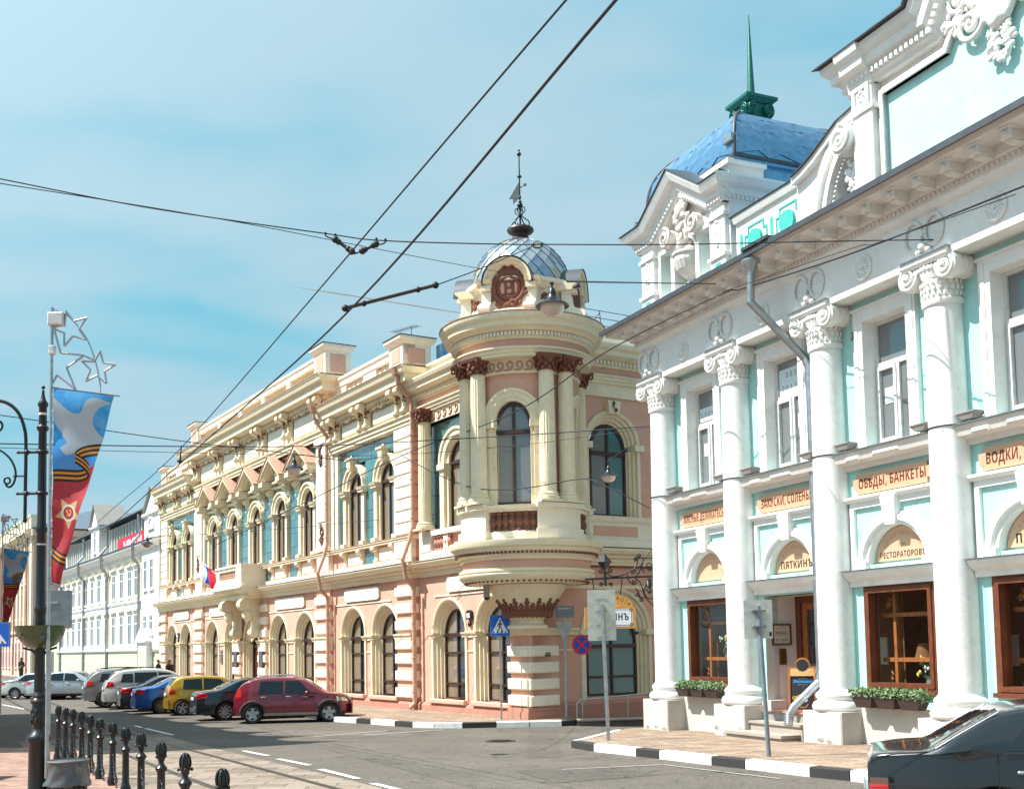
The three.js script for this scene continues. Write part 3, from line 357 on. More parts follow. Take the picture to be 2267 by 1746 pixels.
// architrave, frieze, consoles, cornice
function topWork(x0, x1, yA, yF, yC, zf, ov, consoles, hCon, mit) {
  const k = (yC - yF); part(mansion, 'architrave', [profX([[zf - 0.4, yA], [zf + 0.05, yA], [zf + 0.05, yA + 0.13], [zf + 0.1, yA + 0.14], [zf + 0.1, yA + 0.27], [zf + 0.17, yA + 0.31], [zf + 0.17, yA + 0.36], [zf - 0.4, yA + 0.38]], x0, x1, 0, mit ? 1 : 0)], M.cream);
  part(mansion, 'cornice', [profX([[zf - 0.4, yF - 0.1], [zf + 0.06, yF - 0.1], [zf + 0.06, yF], [zf + 0.16, yF + 0.04 * k], [zf + 0.16, yF + 0.22 * k], [zf + 0.3, yF + 0.26 * k], [zf + ov * 0.72, yF + 0.3 * k], [zf + ov * 0.74, yF + 0.62 * k], [zf + ov * 0.9, yF + 0.7 * k], [zf + ov * 0.97, yF + 0.9 * k], [zf + ov, yF + 0.92 * k], [zf + ov, yF + 0.98 * k], [zf - 0.4, yC + 0.05]], x0, x1, mit === 2 ? 1 : 0, mit ? 1 : 0)], M.cream);
  part(mansion, 'cornice_flashing', [profX([[zf - 0.4, yC + 0.055], [zf + ov + 0.03, yF + 0.985 * k], [zf + ov + 0.03, yF + 1.015 * k], [zf - 0.4, yC + 0.085]], x0 - (mit === 2 ? ov : 0), x1 + (mit ? ov : 0))], M.pinkMetal);
  const d = []; for (let x = x0 + 0.06; x < x1; x += 0.17) d.push(box(x, x + 0.1, yF + 0.05 * k, yF + 0.21 * k, zf + 0.1, zf + 0.25)); part(mansion, 'dentils', d, M.creamPale).userData.kind = 'stuff';
  consoles.forEach(c => { for (const s of [-1, 1]) { const x = c + s * 0.3; part(mansion, 'console', scrollBracket(x, 0.27, yF + 0.25 * k, hCon, 0.44, zf), M.cream); part(mansion, 'carved_leaf', [...foliage(0, 0, 0, 0.14, 0.26, 8, 0.06, 11).map(g => rotY(g, Math.PI / 2, x + 0.14, yF - hCon * 0.22, zf + 0.2))], M.rust); } });
  for (let i = 1; i < consoles.length; i++) { const a = Math.min(consoles[i - 1], consoles[i]) + 0.62, b = Math.max(consoles[i - 1], consoles[i]) - 0.62; if (b - a < 0.6) continue; part(mansion, 'frieze_panel', [cbox(a + 0.1, b - 0.1, yA + 0.5, yF - 0.22, zf - 0.02, zf + 0.06, 0.03)], M.creamPale); part(mansion, 'frieze_scroll', [torus((a + b) / 2, yF - 0.02, zf + 0.18, 0.14, 0.05), torus((a + b) / 2 - 0.42, yF - 0.04, zf + 0.15, 0.12, 0.045, 6, 14, 4.5), torus((a + b) / 2 + 0.42, yF - 0.04, zf + 0.15, 0.12, 0.045, 6, 14, 4.5), bar([a + 0.2, yF - 0.08, zf + 0.12], [b - 0.2, yF - 0.08, zf + 0.12], 0.035)], M.cream); }
}
topWork(-7.6, 0, 10.47, 11.65, 12.42, 0.06, 0.74, [-6.95, -3.93, -0.55], 1.0, 1);
topWork(-35.2, -27.6, 10.47, 11.65, 12.42, 0.06, 0.74, [-34.65, -31.27, -28.3], 1.0, 0);
topWork(-27.6, -7.6, 11.3, 12.85, 13.72, 0.1, 0.86, [-26.95, -22.85, -19.35, -15.85, -12.35, -8.3], 1.15, 2);
part(mansion, 'cornice', [rotY(profX([[-0.4, 11.55], [0.06, 11.55], [0.16, 11.68], [0.16, 11.82], [0.53, 11.88], [0.55, 12.13], [0.67, 12.19], [0.74, 12.36], [0.74, 12.4], [-0.4, 12.47]], -0.06, 1.3, 1, 0), Math.PI / 2, 0, 0, 0)], M.cream);
part(mansion, 'wall', [box(-0.45, 0, 6.3, 12.42, -3, -0.44)], M.pink);
part(mansion, 'console', [rotY(scrollBracket(0, 0.26, 11.85, 1.0, 0.4, 0), Math.PI / 2, 0.02, 0, -0.15)], M.cream);
{ // returns of the higher middle cornice
  const R = [[-0.4, 12.75], [0.06, 12.75], [0.16, 12.9], [0.16, 13.05], [0.6, 13.1], [0.62, 13.4], [0.78, 13.48], [0.86, 13.65], [0.86, 13.7], [-0.4, 13.77]]; part(mansion, 'cornice', [rotY(profX(R, -0.1, 2.5, 1, 0), Math.PI / 2, -7.6, 0, 0)], M.cream); part(mansion, 'wall', [box(-27.6, -7.6, 11.2, 13.7, -3, -0.1)], M.pink);
}
// parapets and roof
const balus = lathe([[0, 0], [0.09, 0], [0.09, 0.05], [0.05, 0.08], [0.045, 0.12], [0.1, 0.22], [0.105, 0.28], [0.06, 0.38], [0.045, 0.42], [0.09, 0.46], [0.09, 0.52], [0, 0.52]], 10); geo(balus); const balusG = uvm(balus);
function pedestal(x0, x1, y0, y1, z) { const g = sub(mansion, 'parapet_pedestal'), c = (x0 + x1) / 2, w = (x1 - x0) / 2; part(g, 'pedestal_body', [box(x0, x1, y0, y1 - 0.28, z - 1.1, z + 0.08), box(x0 - 0.06, x1 + 0.06, y0, y0 + 0.3, z - 1.15, z + 0.14), frus(c, z - 0.5, y1 - 0.3, y1 - 0.14, w + 0.02, 0.6, w + 0.16, 0.74), box(x0 - 0.17, x1 + 0.17, y1 - 0.14, y1 - 0.03, z - 1.25, z + 0.25)], M.creamPale); part(g, 'inset_panel', [cbox(c - w * 0.62, c + w * 0.62, y0 + 0.45, y1 - 0.42, z, z + 0.105, 0.02), rotY(cbox(-0.36, 0.36, y0 + 0.45, y1 - 0.42, 0, 0.03, 0.015), Math.PI / 2, x1 - 0.005, 0, z - 0.5)], M.pink); part(g, 'cap_sheet', [box(x0 - 0.2, x1 + 0.2, y1 - 0.028, y1, z - 1.28, z + 0.28)], M.roofDark); return g; }
{
  part(mansion, 'parapet_base', [box(-27, -9.2, 13.72, 14.14, -0.5, 0.0), box(-7.5, -0.55, 12.45, 12.66, -0.45, 0), box(-34.6, -27.7, 12.45, 12.66, -0.45, 0)], M.creamPale);
  part(mansion, 'parapet_rail', [profX([[-0.4, 14.66], [0.04, 14.66], [0.04, 14.86], [0.1, 14.92], [0.1, 15.02], [-0.4, 15.08]], -27, -9.2), profX([[-0.4, 13.2], [0.04, 13.2], [0.04, 13.4], [0.1, 13.46], [0.1, 13.56], [-0.4, 13.62]], -7.5, -0.5), profX([[-0.4, 13.2], [0.04, 13.2], [0.04, 13.4], [0.1, 13.46], [0.1, 13.56], [-0.4, 13.62]], -34.7, -27.7)], M.creamPale);
  for (let k = 0; k < 5; k++) { const a = -26.9 + k * 3.55; if (k) part(mansion, 'parapet_post', [box(a - 0.22, a + 0.22, 14.14, 14.66, -0.4, 0.03)], M.creamPale); for (let i = 0; i < 12; i++) { const m = part(mansion, 'baluster', balusG, M.cream); m.position.set(a + 0.42 + i * 0.253, 14.14, -0.18); } }
  for (const p of PAV) for (const [a, b] of [[-6.1, -4.3], [-3.15, -1.35]]) { const [x0, x1] = seg(p, a, b); part(mansion, 'openwork_panel', [...[0, 1, 2, 3].map(i => { const x = x0 + (x1 - x0) * (i + 0.5) / 4; return [torus(x, 12.93, -0.15, 0.17, 0.055, 6, 14), bar([x - 0.2, 12.7, -0.15], [x + 0.2, 13.16, -0.15], 0.04), bar([x + 0.2, 12.7, -0.15], [x - 0.2, 13.16, -0.15], 0.04), ball(x, 12.93, -0.12, 0.09)]; }).flat()], M.cream); }
  for (const p of PAV) for (const q of [[-7.5, -6.1], [-4.3, -3.15], [-1.35, -0.5]]) { const [a, b] = seg(p, ...q); part(mansion, 'parapet_wall', [box(a, b, 12.66, 13.2, -0.4, 0)], M.creamPale); }
  pedestal(-9.2, -7.95, 13.7, 15.36, 0.05); pedestal(-28.4, -27.1, 13.7, 15.4, 0.05); pedestal(-1.62, -0.5, 12.44, 13.86, 0.05); pedestal(-35.1, -34.0, 12.44, 13.86, 0.05);
  part(mansion, 'roof', [quads([[-35, 12.5, -0.6], [-0.5, 12.5, -0.6], [-0.5, 14.6, -7], [-35, 14.6, -7], [-35, 12.5, -13.5], [-0.5, 12.5, -13.5]], [[0, 1, 2, 3], [3, 2, 5, 4], [1, 5, 2], [0, 3, 4]])], M.roofBlue);
  part(mansion, 'roof_edge', [box(-0.55, 0.1, 12.46, 12.9, -1.6, -1.35), box(-0.45, 0.0, 12.5, 13.6, -1.5, -1.25)], M.roofBlue);
  part(mansion, 'wall', [box(-35.2, -0.4, 0, 12.4, -14, -13.6)], M.pink); part(mansion, 'wall', [box(-35.2, -34.8, 0, 12.4, -13.6, -0.5)], M.pink);
}
// downpipes
function downpipe(x, z, yTop, steps, y0) { part(mansion, 'downpipe', [...bends([[x - 0.1, yTop + 0.3, z + 0.55], [x - 0.1, yTop, z + 0.5], [x, yTop - 0.75, z], [x, 6.75, z], [x, 6.2, z + 0.14], [x, 5.5, z + 0.42], [x, 4.8, z + 0.3], [x, 4.5, z], [x, y0, z], [x, y0 - 0.18, z + 0.2]], 0.075), ...[10, 8.4, 7, 3.6, 2, 0.8].map(y => torus(0, 0, 0, 0.085, 0.015).rotateX(Math.PI / 2).translate(x, y, z)), frus(x - 0.1, z + 0.55, yTop + 0.25, yTop + 0.5, 0.1, 0.1, 0.2, 0.2)], M.pinkMetal); }
downpipe(-7.5, 0.28, 12.0, 0, 0.45); downpipe(0.25, 0.16, 11.9, 0, 0.4); 
// balcony over the door
{ const b = sub(mansion, 'balcony', [-18.0, 0, 0]); part(b, 'balcony_slab', [profX([[0, 5.0], [0.9, 5.0], [0.95, 5.12], [1.2, 5.2], [1.3, 5.34], [1.3, 5.42], [0, 5.46]], -2.2, 2.2), box(-2.05, 2.05, 4.85, 5.02, 0, 0.95)], M.cream); part(b, 'balcony_parapet', [plate(rect(-2.0, 2.0, 5.44, 6.4), [rect(-1.55, 1.2, 5.85, 6.25)], 1.0, 1.16), box(-2.0, -1.84, 5.44, 6.4, 0, 1.0), box(1.84, 2.0, 5.44, 6.4, 0, 1.0), box(1.2, 2.04, 5.44, 6.46, 0.96, 1.2), box(-2.06, 2.06, 6.4, 6.5, 0.94, 1.22), box(1.8, 2.06, 6.4, 6.5, 0, 0.94)], M.creamPale); part(b, 'balcony_grille', [5.93, 6.04, 6.15].map(y => box(-1.54, 1.19, y, y + 0.06, 1.02, 1.08)), M.pinkDark);
  for (const s of [-1, 1]) part(b, 'balcony_console', [...scrollBracket(s * 1.42, 0.42, 4.85, 1.9, 0.85, 0.1), ...foliage(s * 1.42, 3.1, 0.42, 0.2, 0.3, 16, 0.09, 13), rough(new THREE.SphereGeometry(0.3, 14, 10).scale(1, 1.2, 0.8).translate(s * 1.42, 4.1, 0.7), 0.05, 6)], M.cream); }
// recessed bay beside the tower: upper storey
{
  const z = -0.18; part(mansion, 'wall', [plate(rect(0, 7.6, 5.4, 11.1), [rect(0.6, 5.6, 6.42, 10.28)], z - 0.45, z)], M.pink);
  part(mansion, 'apron_plinth', [box(0.45, 6.2, 5.43, 5.7, z - 0.1, z + 0.2), box(0.45, 6.2, 6.24, 6.42, z - 0.3, z + 0.2), box(0.5, 1.35, 5.7, 6.24, z - 0.1, z + 0.22), box(2.2, 2.5, 5.7, 6.24, z - 0.1, z + 0.15)], M.creamPale);
  for (let i = 0; i < 6; i++) { const m = part(mansion, 'baluster', balusG, M.pinkDark); m.position.set(1.55 + i * 0.2, 5.7, z + 0.08); }
  glazing(0.6, 5.6, 6.42, 10.28, z - 0.15, [2.95]);
  const g = [], cx = 2.95, hw = 0.72, ys = 8.7, zz = z; g.push(arc(cx, ys, hw, [[0, zz - 0.36], [0, zz - 0.08], [0.12, zz - 0.04], [0.14, zz + 0.03], [0.32, zz + 0.04], [0.36, zz + 0.09], [0.45, zz + 0.1], [0.46, zz - 0.36]], 0, Math.PI, 24)); for (const s of [-1, 1]) { const X = (a, b) => s > 0 ? [cx + hw + a, cx + hw + b] : [cx - hw - b, cx - hw - a]; g.push(box(...X(0, 0.14), 6.44, ys - 0.2, zz - 0.36, zz - 0.06), box(...X(0.14, 0.44), 6.44, ys - 0.2, zz - 0.36, zz + 0.05), box(...X(-0.03, 0.5), ys - 0.2, ys, zz - 0.36, zz + 0.13)); } part(mansion, 'window_surround', g, M.cream);
  archWindow(mansion, { hw, y0: 6.46, ys, z: z - 0.22, bars: [], mat: [M.glassCurtain, M.glassGrey], pos: [cx, 0, 0] });
}
// ---------- corner tower of the mansion: local z towards the street corner ----------
const TX = 7.6, TT = Math.PI / 4;
const tp = (name, list, mat, label) => { const m = part(mansion, name, list, mat, label); m.position.x = TX; m.rotation.y = TT; return m; };
function bend(g, R) { // wrap flat geometry (x along the wall, z = distance from the axis) round the drum
  return (Array.isArray(g) ? g.flat(Infinity) : [g]).map(q => { q = bare(q.clone()); const p = q.attributes.position; for (let i = 0; i < p.count; i++) { const a = p.getX(i) / R, z = p.getZ(i); p.setXYZ(i, z * Math.sin(a), p.getY(i), z * Math.cos(a)); } q.computeVertexNormals(); return bare(toCreasedNormals(q, 0.5)); });
}
{
  tp('tower_bracket', [lathe([[0, 2.86], [0.62, 2.86], [0.62, 2.95], [0.5, 3.0], [0.48, 3.12], [0.56, 3.18], [0.56, 3.26], [0.66, 3.3], [0.72, 3.42], [0.86, 3.62], [1.18, 4.08], [1.2, 4.16], [1.0, 4.2], [0, 4.2]], 48)], M.cream);
  const lf = []; for (let i = 0; i < 30; i++) { const a = i / 30 * 6.283, tip = i % 2; for (let k = 0; k < 6; k++) { const t = k / 5, y = 3.26 + t * (tip ? 0.44 : 0.3), r = y < 3.42 ? 0.7 + (y - 3.26) * 0.3 : 0.74 + (y - 3.42) * 0.7; lf.push(bare(new THREE.IcosahedronGeometry(0.1 - 0.007 * k, 1).scale(0.95 + 0.25 * Math.sin(k * 2), 0.9, 0.6).translate(0, y, r).rotateY(a))); } } tp('carved_leaves', lf, M.rust);
  tp('tower_corbel', [lathe([[0, 4.18], [1.55, 4.18], [1.78, 4.2], [1.95, 4.26], [2.04, 4.34], [2.06, 4.42], [2.0, 4.46], [2.05, 4.5], [2.05, 4.56], [1.96, 4.6], [1.6, 4.6]], 72)], M.cream);
  const wave = []; for (let i = 0; i < 72; i++) wave.push(bare(new THREE.SphereGeometry(0.045, 6, 5).translate(0, 4.225, 1.86).rotateY(i / 72 * 6.283))); tp('carved_edge', wave, M.rust);
  tp('tower_band', [lathe([[1.6, 4.58], [1.93, 4.58], [1.93, 4.86], [1.6, 4.86]], 72)], M.pink);
  tp('tower_cornice', [lathe([[1.6, 4.83], [2.0, 4.83], [2.02, 4.92], [2.1, 4.96], [2.12, 5.02], [2.2, 5.08], [2.22, 5.16], [2.3, 5.2], [2.34, 5.32], [2.34, 5.38], [1.6, 5.46]], 96)], M.cream);
  const dn = []; for (let i = 0; i < 110; i++) dn.push(rotY(box(-0.035, 0.035, 4.98, 5.06, 2.06, 2.17), i / 110 * 6.283)); tp('dentils', dn, M.rust).userData.kind = 'stuff';
  // dado with pedestals and balusters
  tp('tower_dado', [lathe([[1.2, 5.4], [1.86, 5.4], [1.86, 5.62], [1.8, 5.66], [1.62, 5.66], [1.62, 6.2], [1.84, 6.22], [1.84, 6.3], [1.95, 6.33], [1.97, 6.4], [1.2, 6.46]], 72)], M.creamPale);
  for (const a of [-45, 45, 135, -135]) tp('tower_pedestal', bend([...Array.from({ length: 8 }, (_, i) => box(-0.72 + i * 0.18, -0.54 + i * 0.18, 5.42, 6.3, 1.5, 1.98)), ...Array.from({ length: 8 }, (_, i) => box(-0.76 + i * 0.19, -0.57 + i * 0.19, 6.3, 6.44, 1.5, 2.1)), ...Array.from({ length: 8 }, (_, i) => box(-0.76 + i * 0.19, -0.57 + i * 0.19, 5.42, 5.7, 1.5, 2.06))], 1.9).map(g => g.rotateY(a * Math.PI / 180)), M.creamPale);
  for (const b of [0, 90, -90]) for (let i = -3; i <= 3; i++) { const A = (b + i * 6.6) * Math.PI / 180, g = part(mansion, 'baluster', balusG, M.rust); g.scale.set(1.1, 1.04, 1.1); g.position.set(TX + 1.73 * Math.sin(A + TT), 5.66, 1.73 * Math.cos(A + TT)); }
  // drum with three arched openings
  const drum = new Brush(new THREE.CylinderGeometry(1.6, 1.6, 4.4, 72, 1).translate(0, 8.6, 0)), ev = new Evaluator(); ev.attributes = ['position', 'normal']; ev.useGroups = false; let res = drum; drum.updateMatrixWorld();
  for (const b of [0, Math.PI / 2, -Math.PI / 2]) { const g = new THREE.ExtrudeGeometry(shp(archPts(0, 6.2, 8.93, 0.6)), { depth: 1.2, bevelEnabled: false }).translate(0, 0, 1.0).rotateY(b); const c = new Brush(g); c.updateMatrixWorld(); res = ev.evaluate(res, c, SUBTRACTION); }
  tp('tower_drum', [bare(toCreasedNormals(res.geometry.index ? res.geometry.toNonIndexed() : res.geometry, 0.6))], M.pink);
  for (const b of [0, Math.PI / 2, -Math.PI / 2]) {
    archWindow(mansion, { hw: 0.58, y0: 6.44, ys: 8.6, ky: 1.6, z: 1.38, bars: [], mat: [M.glassCurtain, M.glassGrey], pos: [TX, 0, 0], turn: TT + b, fw: 0.09 }).scale.set(1, 1, 1);
    const g = []; g.push(arc(0, 8.93, 0.56, [[0, 1.3], [0, 1.6], [0.1, 1.62], [0.12, 1.66], [0.24, 1.67], [0.27, 1.71], [0.35, 1.72], [0.36, 1.4]], 0, Math.PI, 30)); for (const s of [-1, 1]) { const X = (p, q) => s > 0 ? [0.56 + p, 0.56 + q] : [-0.56 - q, -0.56 - p]; g.push(box(...X(0, 0.1), 6.44, 8.75, 1.3, 1.6), box(...X(0.1, 0.33), 6.44, 8.75, 1.3, 1.66), box(...X(-0.02, 0.2), 8.72, 8.93, 1.3, 1.73), box(...X(0.2, 0.4), 8.72, 8.93, 1.3, 1.73), box(...X(0.1, 0.36), 6.44, 6.6, 1.3, 1.7)); } tp('window_surround', bend(g, 1.66).map(q => q.rotateY(b)), M.cream);
  }
  // fluted columns with dark capitals
  const shaft = new THREE.CylinderGeometry(1, 1, 1, 80, 24); { const p = shaft.attributes.position; for (let i = 0; i < p.count; i++) { const y = p.getY(i) + 0.5, a = Math.atan2(p.getZ(i), p.getX(i)), r0 = Math.hypot(p.getX(i), p.getZ(i)); if (r0 < 0.1) { p.setY(i, y * 3.72); continue; } const ent = 0.245 - 0.03 * y * y, fl = y > 0.36 ? 0.016 : 0.003; const r = (ent - fl * Math.abs(Math.cos(a * 10)) ** 0.7) * r0; p.setXYZ(i, r * Math.cos(a), y * 3.72, r * Math.sin(a)); } shaft.computeVertexNormals(); }
  const shG = geo([bare(toCreasedNormals(bare(shaft), 0.9))]), bsG = geo([lathe([[0, 0], [0.33, 0], [0.33, 0.04], [0.34, 0.07], [0.33, 0.11], [0.28, 0.13], [0.28, 0.15], [0.3, 0.18], [0.28, 0.22], [0.25, 0.23]], 28), box(-0.34, 0.34, -0.06, 0, -0.34, 0.34)]);
  const cp = [lathe([[0, 0], [0.25, 0], [0.25, 0.03], [0.22, 0.05], [0.22, 0.12], [0.26, 0.24], [0.36, 0.36], [0.36, 0.4], [0, 0.4]], 24), frus(0, 0, 0.36, 0.44, 0.36, 0.36, 0.39, 0.39)]; for (let i = 0; i < 8; i++) for (let k = 0; k < 3; k++) cp.push(bare(new THREE.IcosahedronGeometry(0.065, 1).scale(1, 1.1, 0.6).translate(0, 0.07 + k * 0.085, 0.26 + k * 0.035).rotateY((i + (k % 2) * 0.5) / 8 * 6.283))); for (let i = 0; i < 4; i++) { cp.push(bare(new THREE.TorusGeometry(0.06, 0.03, 6, 12).rotateY(Math.PI / 2).translate(0, 0.31, 0.44).rotateY(Math.PI / 4 + i * Math.PI / 2))); } const cpG = geo(cp);
  function column(x, z, r, y0 = 6.52, s = 1) { const c = sub(mansion, 'column', [x, y0, z], r); part(c, 'shaft', shG, M.cream).position.y = 0.1; part(c, 'column_base', bsG, M.cream); part(c, 'capital', cpG, M.rust).position.y = 3.79; if (s !== 1) c.scale.set(s, 1, s); return c; }
  for (const a of [-55, -34, 34, 55, 125, -125]) { const A = TT + a * Math.PI / 180; column(TX + 1.84 * Math.sin(A), 1.84 * Math.cos(A), A); }
  column(0.98, 0.02, 0); // the column beside the recessed bay
  // band of running scrolls between the capitals
  const sc = []; const scroll = (x, y, z, k = 1) => [torus(x, y, z, 0.085 * k, 0.02, 5, 12, 4.6), tube([[x + 0.085 * k, y, z], [x + 0.06 * k, y - 0.12 * k, z], [x - 0.05 * k, y - 0.16 * k, z], [x - 0.16 * k, y - 0.16 * k, z]], 0.022, 5, 8)]; for (const b of [0, 90, -90]) for (let i = -2; i <= 2; i++) sc.push(...scroll(0, 10.52, 1.76).map(g => g.rotateY((b + i * 9.5) * Math.PI / 180)));
  tp('scroll_ornament', sc, M.ironRust).material = M.pinkDark;
  tp('tower_frieze', [lathe([[1.4, 10.28], [1.72, 10.28], [1.74, 10.33], [1.72, 10.36], [1.72, 10.7], [1.4, 10.7]], 72)], M.cream);
  tp('tower_architrave', [lathe([[1.4, 10.7], [2.06, 10.7], [2.06, 10.78], [2.1, 10.8], [2.1, 10.87], [2.17, 10.92], [2.17, 10.96], [1.4, 10.98]], 96)], M.cream);
  tp('tower_band', [lathe([[1.4, 10.96], [2.0, 10.96], [2.0, 11.22], [1.4, 11.22]], 72)], M.pink);
  tp('tower_cornice', [lathe([[1.4, 11.2], [2.06, 11.2], [2.08, 11.26], [2.12, 11.28], [2.12, 11.4], [2.22, 11.42], [2.28, 11.5], [2.4, 11.53], [2.42, 11.66], [2.48, 11.7], [2.53, 11.82], [2.53, 11.88], [2.3, 11.95], [1.4, 12.02]], 120)], M.cream);
  const d2 = []; for (let i = 0; i < 120; i++) d2.push(rotY(box(-0.035, 0.035, 11.28, 11.39, 2.08, 2.19), i / 120 * 6.283)); tp('dentils', d2, M.creamPale).userData.kind = 'stuff';
  tp('cornice_flashing', [lathe([[2.2, 11.985], [2.56, 11.885], [2.56, 11.9], [2.2, 12.02], [1.3, 12.06]], 96)], M.pinkMetal);
  // attic drum: curved foot, four arched dormers with medallions, scroll buttresses
  tp('attic_drum', [lathe([[0, 12.0], [1.98, 12.0], [2.0, 12.1], [1.85, 12.14], [1.72, 12.22], [1.6, 12.4], [1.5, 12.6], [1.48, 12.9], [1.56, 12.94], [1.58, 13.02], [1.72, 13.06], [1.74, 13.16], [1.5, 13.22], [0, 13.3]], 64)], M.creamPale);
  const dome0 = new THREE.Group(); void dome0;
  for (let i = 0; i < 4; i++) {
    const d = sub(mansion, 'dormer', [TX, 0, 0], TT + i * Math.PI / 2); const hw = 0.62, ys = 12.95;
    part(d, 'dormer_body', [plate(archPts(0, 12.0, ys, hw), [], 1.0, 1.66)], M.creamPale);
    part(d, 'arched_cornice', [arc(0, ys, hw - 0.12, [[0, 0.9], [0, 1.74], [0.05, 1.74], [0.07, 1.8], [0.14, 1.84], [0.16, 1.92], [0.22, 1.94], [0.24, 0.9]], -0.05, Math.PI + 0.05, 28), ...[-1, 1].map(s => profX([[1.0, ys - 0.1], [1.74, ys - 0.1], [1.76, ys], [1.85, ys + 0.04], [1.9, ys + 0.12], [1.0, ys + 0.16]], s > 0 ? hw - 0.12 : -hw - 0.34, s > 0 ? hw + 0.34 : -hw + 0.12))], M.cream);
    part(d, 'dormer_roof', [arc(0, ys, hw + 0.125, [[0, 1.3], [0, 1.96], [0.02, 1.97], [0.025, 1.3]], -0.02, Math.PI + 0.02, 24)], M.roofDark);
    part(d, 'medallion', [torus(0, 12.82, 1.68, 0.32, 0.06, 8, 32), torus(0, 12.82, 1.67, 0.46, 0.085, 8, 32), ...foliage(0, 13.28, 1.7, 0.3, 0.1, 14, 0.08, 20 + i), ...foliage(0, 12.32, 1.72, 0.38, 0.1, 22, 0.08, 25 + i), ...[-1, 1].map(s => foliage(s * 0.48, 12.8, 1.68, 0.07, 0.4, 16, 0.07, 30 + i + s)), torus(-0.1, 13.38, 1.72, 0.08, 0.035), torus(0.1, 13.38, 1.72, 0.08, 0.035)], M.rust);
    part(d, 'medallion_disc', [bar([0, 12.82, 1.6], [0, 12.82, 1.69], 0.31, 0.31, 28)], M.pink);
    part(d, 'monogram', [box(-0.13, -0.06, 12.62, 13.02, 1.66, 1.72), box(-0.17, 0.1, 12.98, 13.03, 1.66, 1.72), box(-0.17, 0.12, 12.6, 12.65, 1.66, 1.72), bare(new THREE.TorusGeometry(0.09, 0.03, 6, 14, Math.PI).rotateZ(-Math.PI / 2).translate(0.0, 12.91, 1.7)), bare(new THREE.TorusGeometry(0.1, 0.03, 6, 14, Math.PI).rotateZ(-Math.PI / 2).translate(0.02, 12.73, 1.7)), box(-0.13, 0.08, 12.79, 12.84, 1.66, 1.73), box(0.12, 0.17, 12.62, 13.02, 1.66, 1.71), box(0.1, 0.2, 12.98, 13.02, 1.66, 1.71), box(0.1, 0.2, 12.61, 12.65, 1.66, 1.71)], M.rust);
    for (const s of [-1, 1]) part(d, 'scroll_buttress', [...rotY(profX([[0, 12.02], [0.62, 12.02], [0.7, 12.08], [0.7, 12.2], [0.58, 12.28], [0.42, 12.32], [0.32, 12.46], [0.3, 12.7], [0.22, 12.86], [0, 12.9]], -0.14, 0.14), 0, s * 0.66, 0, 1.42) ? [mv(profX([[0, 12.02], [0.62, 12.02], [0.7, 12.08], [0.7, 12.2], [0.58, 12.28], [0.42, 12.32], [0.32, 12.46], [0.3, 12.7], [0.22, 12.86], [0, 12.9]], -0.14, 0.14), s * 0.68, 0, 1.4)] : [], bar([s * 0.68 - 0.17, 12.14, 2.0], [s * 0.68 + 0.17, 12.14, 2.0], 0.12, 0.12, 14), box(s * 0.68 - 0.15, s * 0.68 + 0.15, 12.78, 12.9, 1.4, 1.84)], M.creamPale);
    part(d, 'carved_spray', [...foliage(1.02, 12.55, 1.2, 0.16, 0.14, 12, 0.06, 40), ...foliage(-1.02, 12.55, 1.2, 0.16, 0.14, 12, 0.06, 41)], M.rust);
  }
  // dome of overlapping diamond tiles
  const Rd = a => 1.5 * Math.cos(a) ** 0.92, Yd = a => 13.2 + 1.6 * Math.sin(a), tiles = [metal(0.60, 0.63, 0.64, 0.34, 0.75), metal(0.48, 0.53, 0.57, 0.32, 0.8), metal(0.62, 0.55, 0.42, 0.38, 0.7), metal(0.42, 0.50, 0.58, 0.3, 0.8)];
  const dm = sub(mansion, 'dome', [TX, 0, 0], TT); part(dm, 'dome_shell', [lathe(Array.from({ length: 18 }, (_, i) => { const a = i / 17 * 1.27; return [Rd(a) - 0.03, Yd(a)]; }), 48), lathe([[1.4, 13.1], [1.66, 13.1], [1.6, 13.22], [1.4, 13.28]], 48)], M.roofDark);
  const rows = 8, da = 1.27 / rows, nc = 22, half = Math.PI / nc;
  for (let j = 0; j <= rows; j++) { const a = j * da, lo = Math.max(-0.05, a - da), hi = Math.min(1.27, a + da); const S = (th, al, e) => [(Rd(al) + e) * Math.sin(th), Yd(al), (Rd(al) + e) * Math.cos(th)]; const P = [S(0, lo, 0.055), S(half * 0.97, a, 0.022), S(0, hi, 0.004), S(-half * 0.97, a, 0.022), S(0, lo, 0.02), S(half * 0.97, a, 0.0), S(-half * 0.97, a, 0.0)]; const g = geo(quads(P, [[0, 1, 2], [0, 2, 3], [0, 4, 5, 1], [0, 3, 6, 4]])); for (let k = 0; k < nc; k++) { const m = part(dm, 'roof_tile', g, tiles[rnd() < 0.14 ? 2 : rnd() < 0.5 ? 0 : rnd() < 0.5 ? 1 : 3]); m.rotation.y = (k + (j % 2) * 0.5) / nc * Math.PI * 2; } }
  const fin = sub(mansion, 'finial', [TX, 0, 0], 0);
  part(fin, 'finial_base', [lathe([[0, 14.55], [0.5, 14.62], [0.48, 14.72], [0.42, 14.78], [0.3, 14.84], [0.24, 14.95], [0.24, 15.02], [0.38, 15.08], [0.42, 15.14], [0.4, 15.2], [0, 15.24]], 32)], M.brownMetal);
  const scr = []; for (let i = 0; i < 4; i++) { scr.push(...[tube([[0.04, 15.62, 0], [0.14, 15.52, 0], [0.3, 15.38, 0], [0.31, 15.25, 0], [0.22, 15.2, 0], [0.15, 15.26, 0], [0.17, 15.33, 0]], 0.02, 5, 24), tube([[0.03, 15.66, 0], [0.14, 15.7, 0], [0.18, 15.8, 0], [0.12, 15.88, 0], [0.06, 15.84, 0], [0.1, 15.78, 0]], 0.016, 5, 20)].map(g => g.rotateY(i * Math.PI / 2 + 0.5))); }
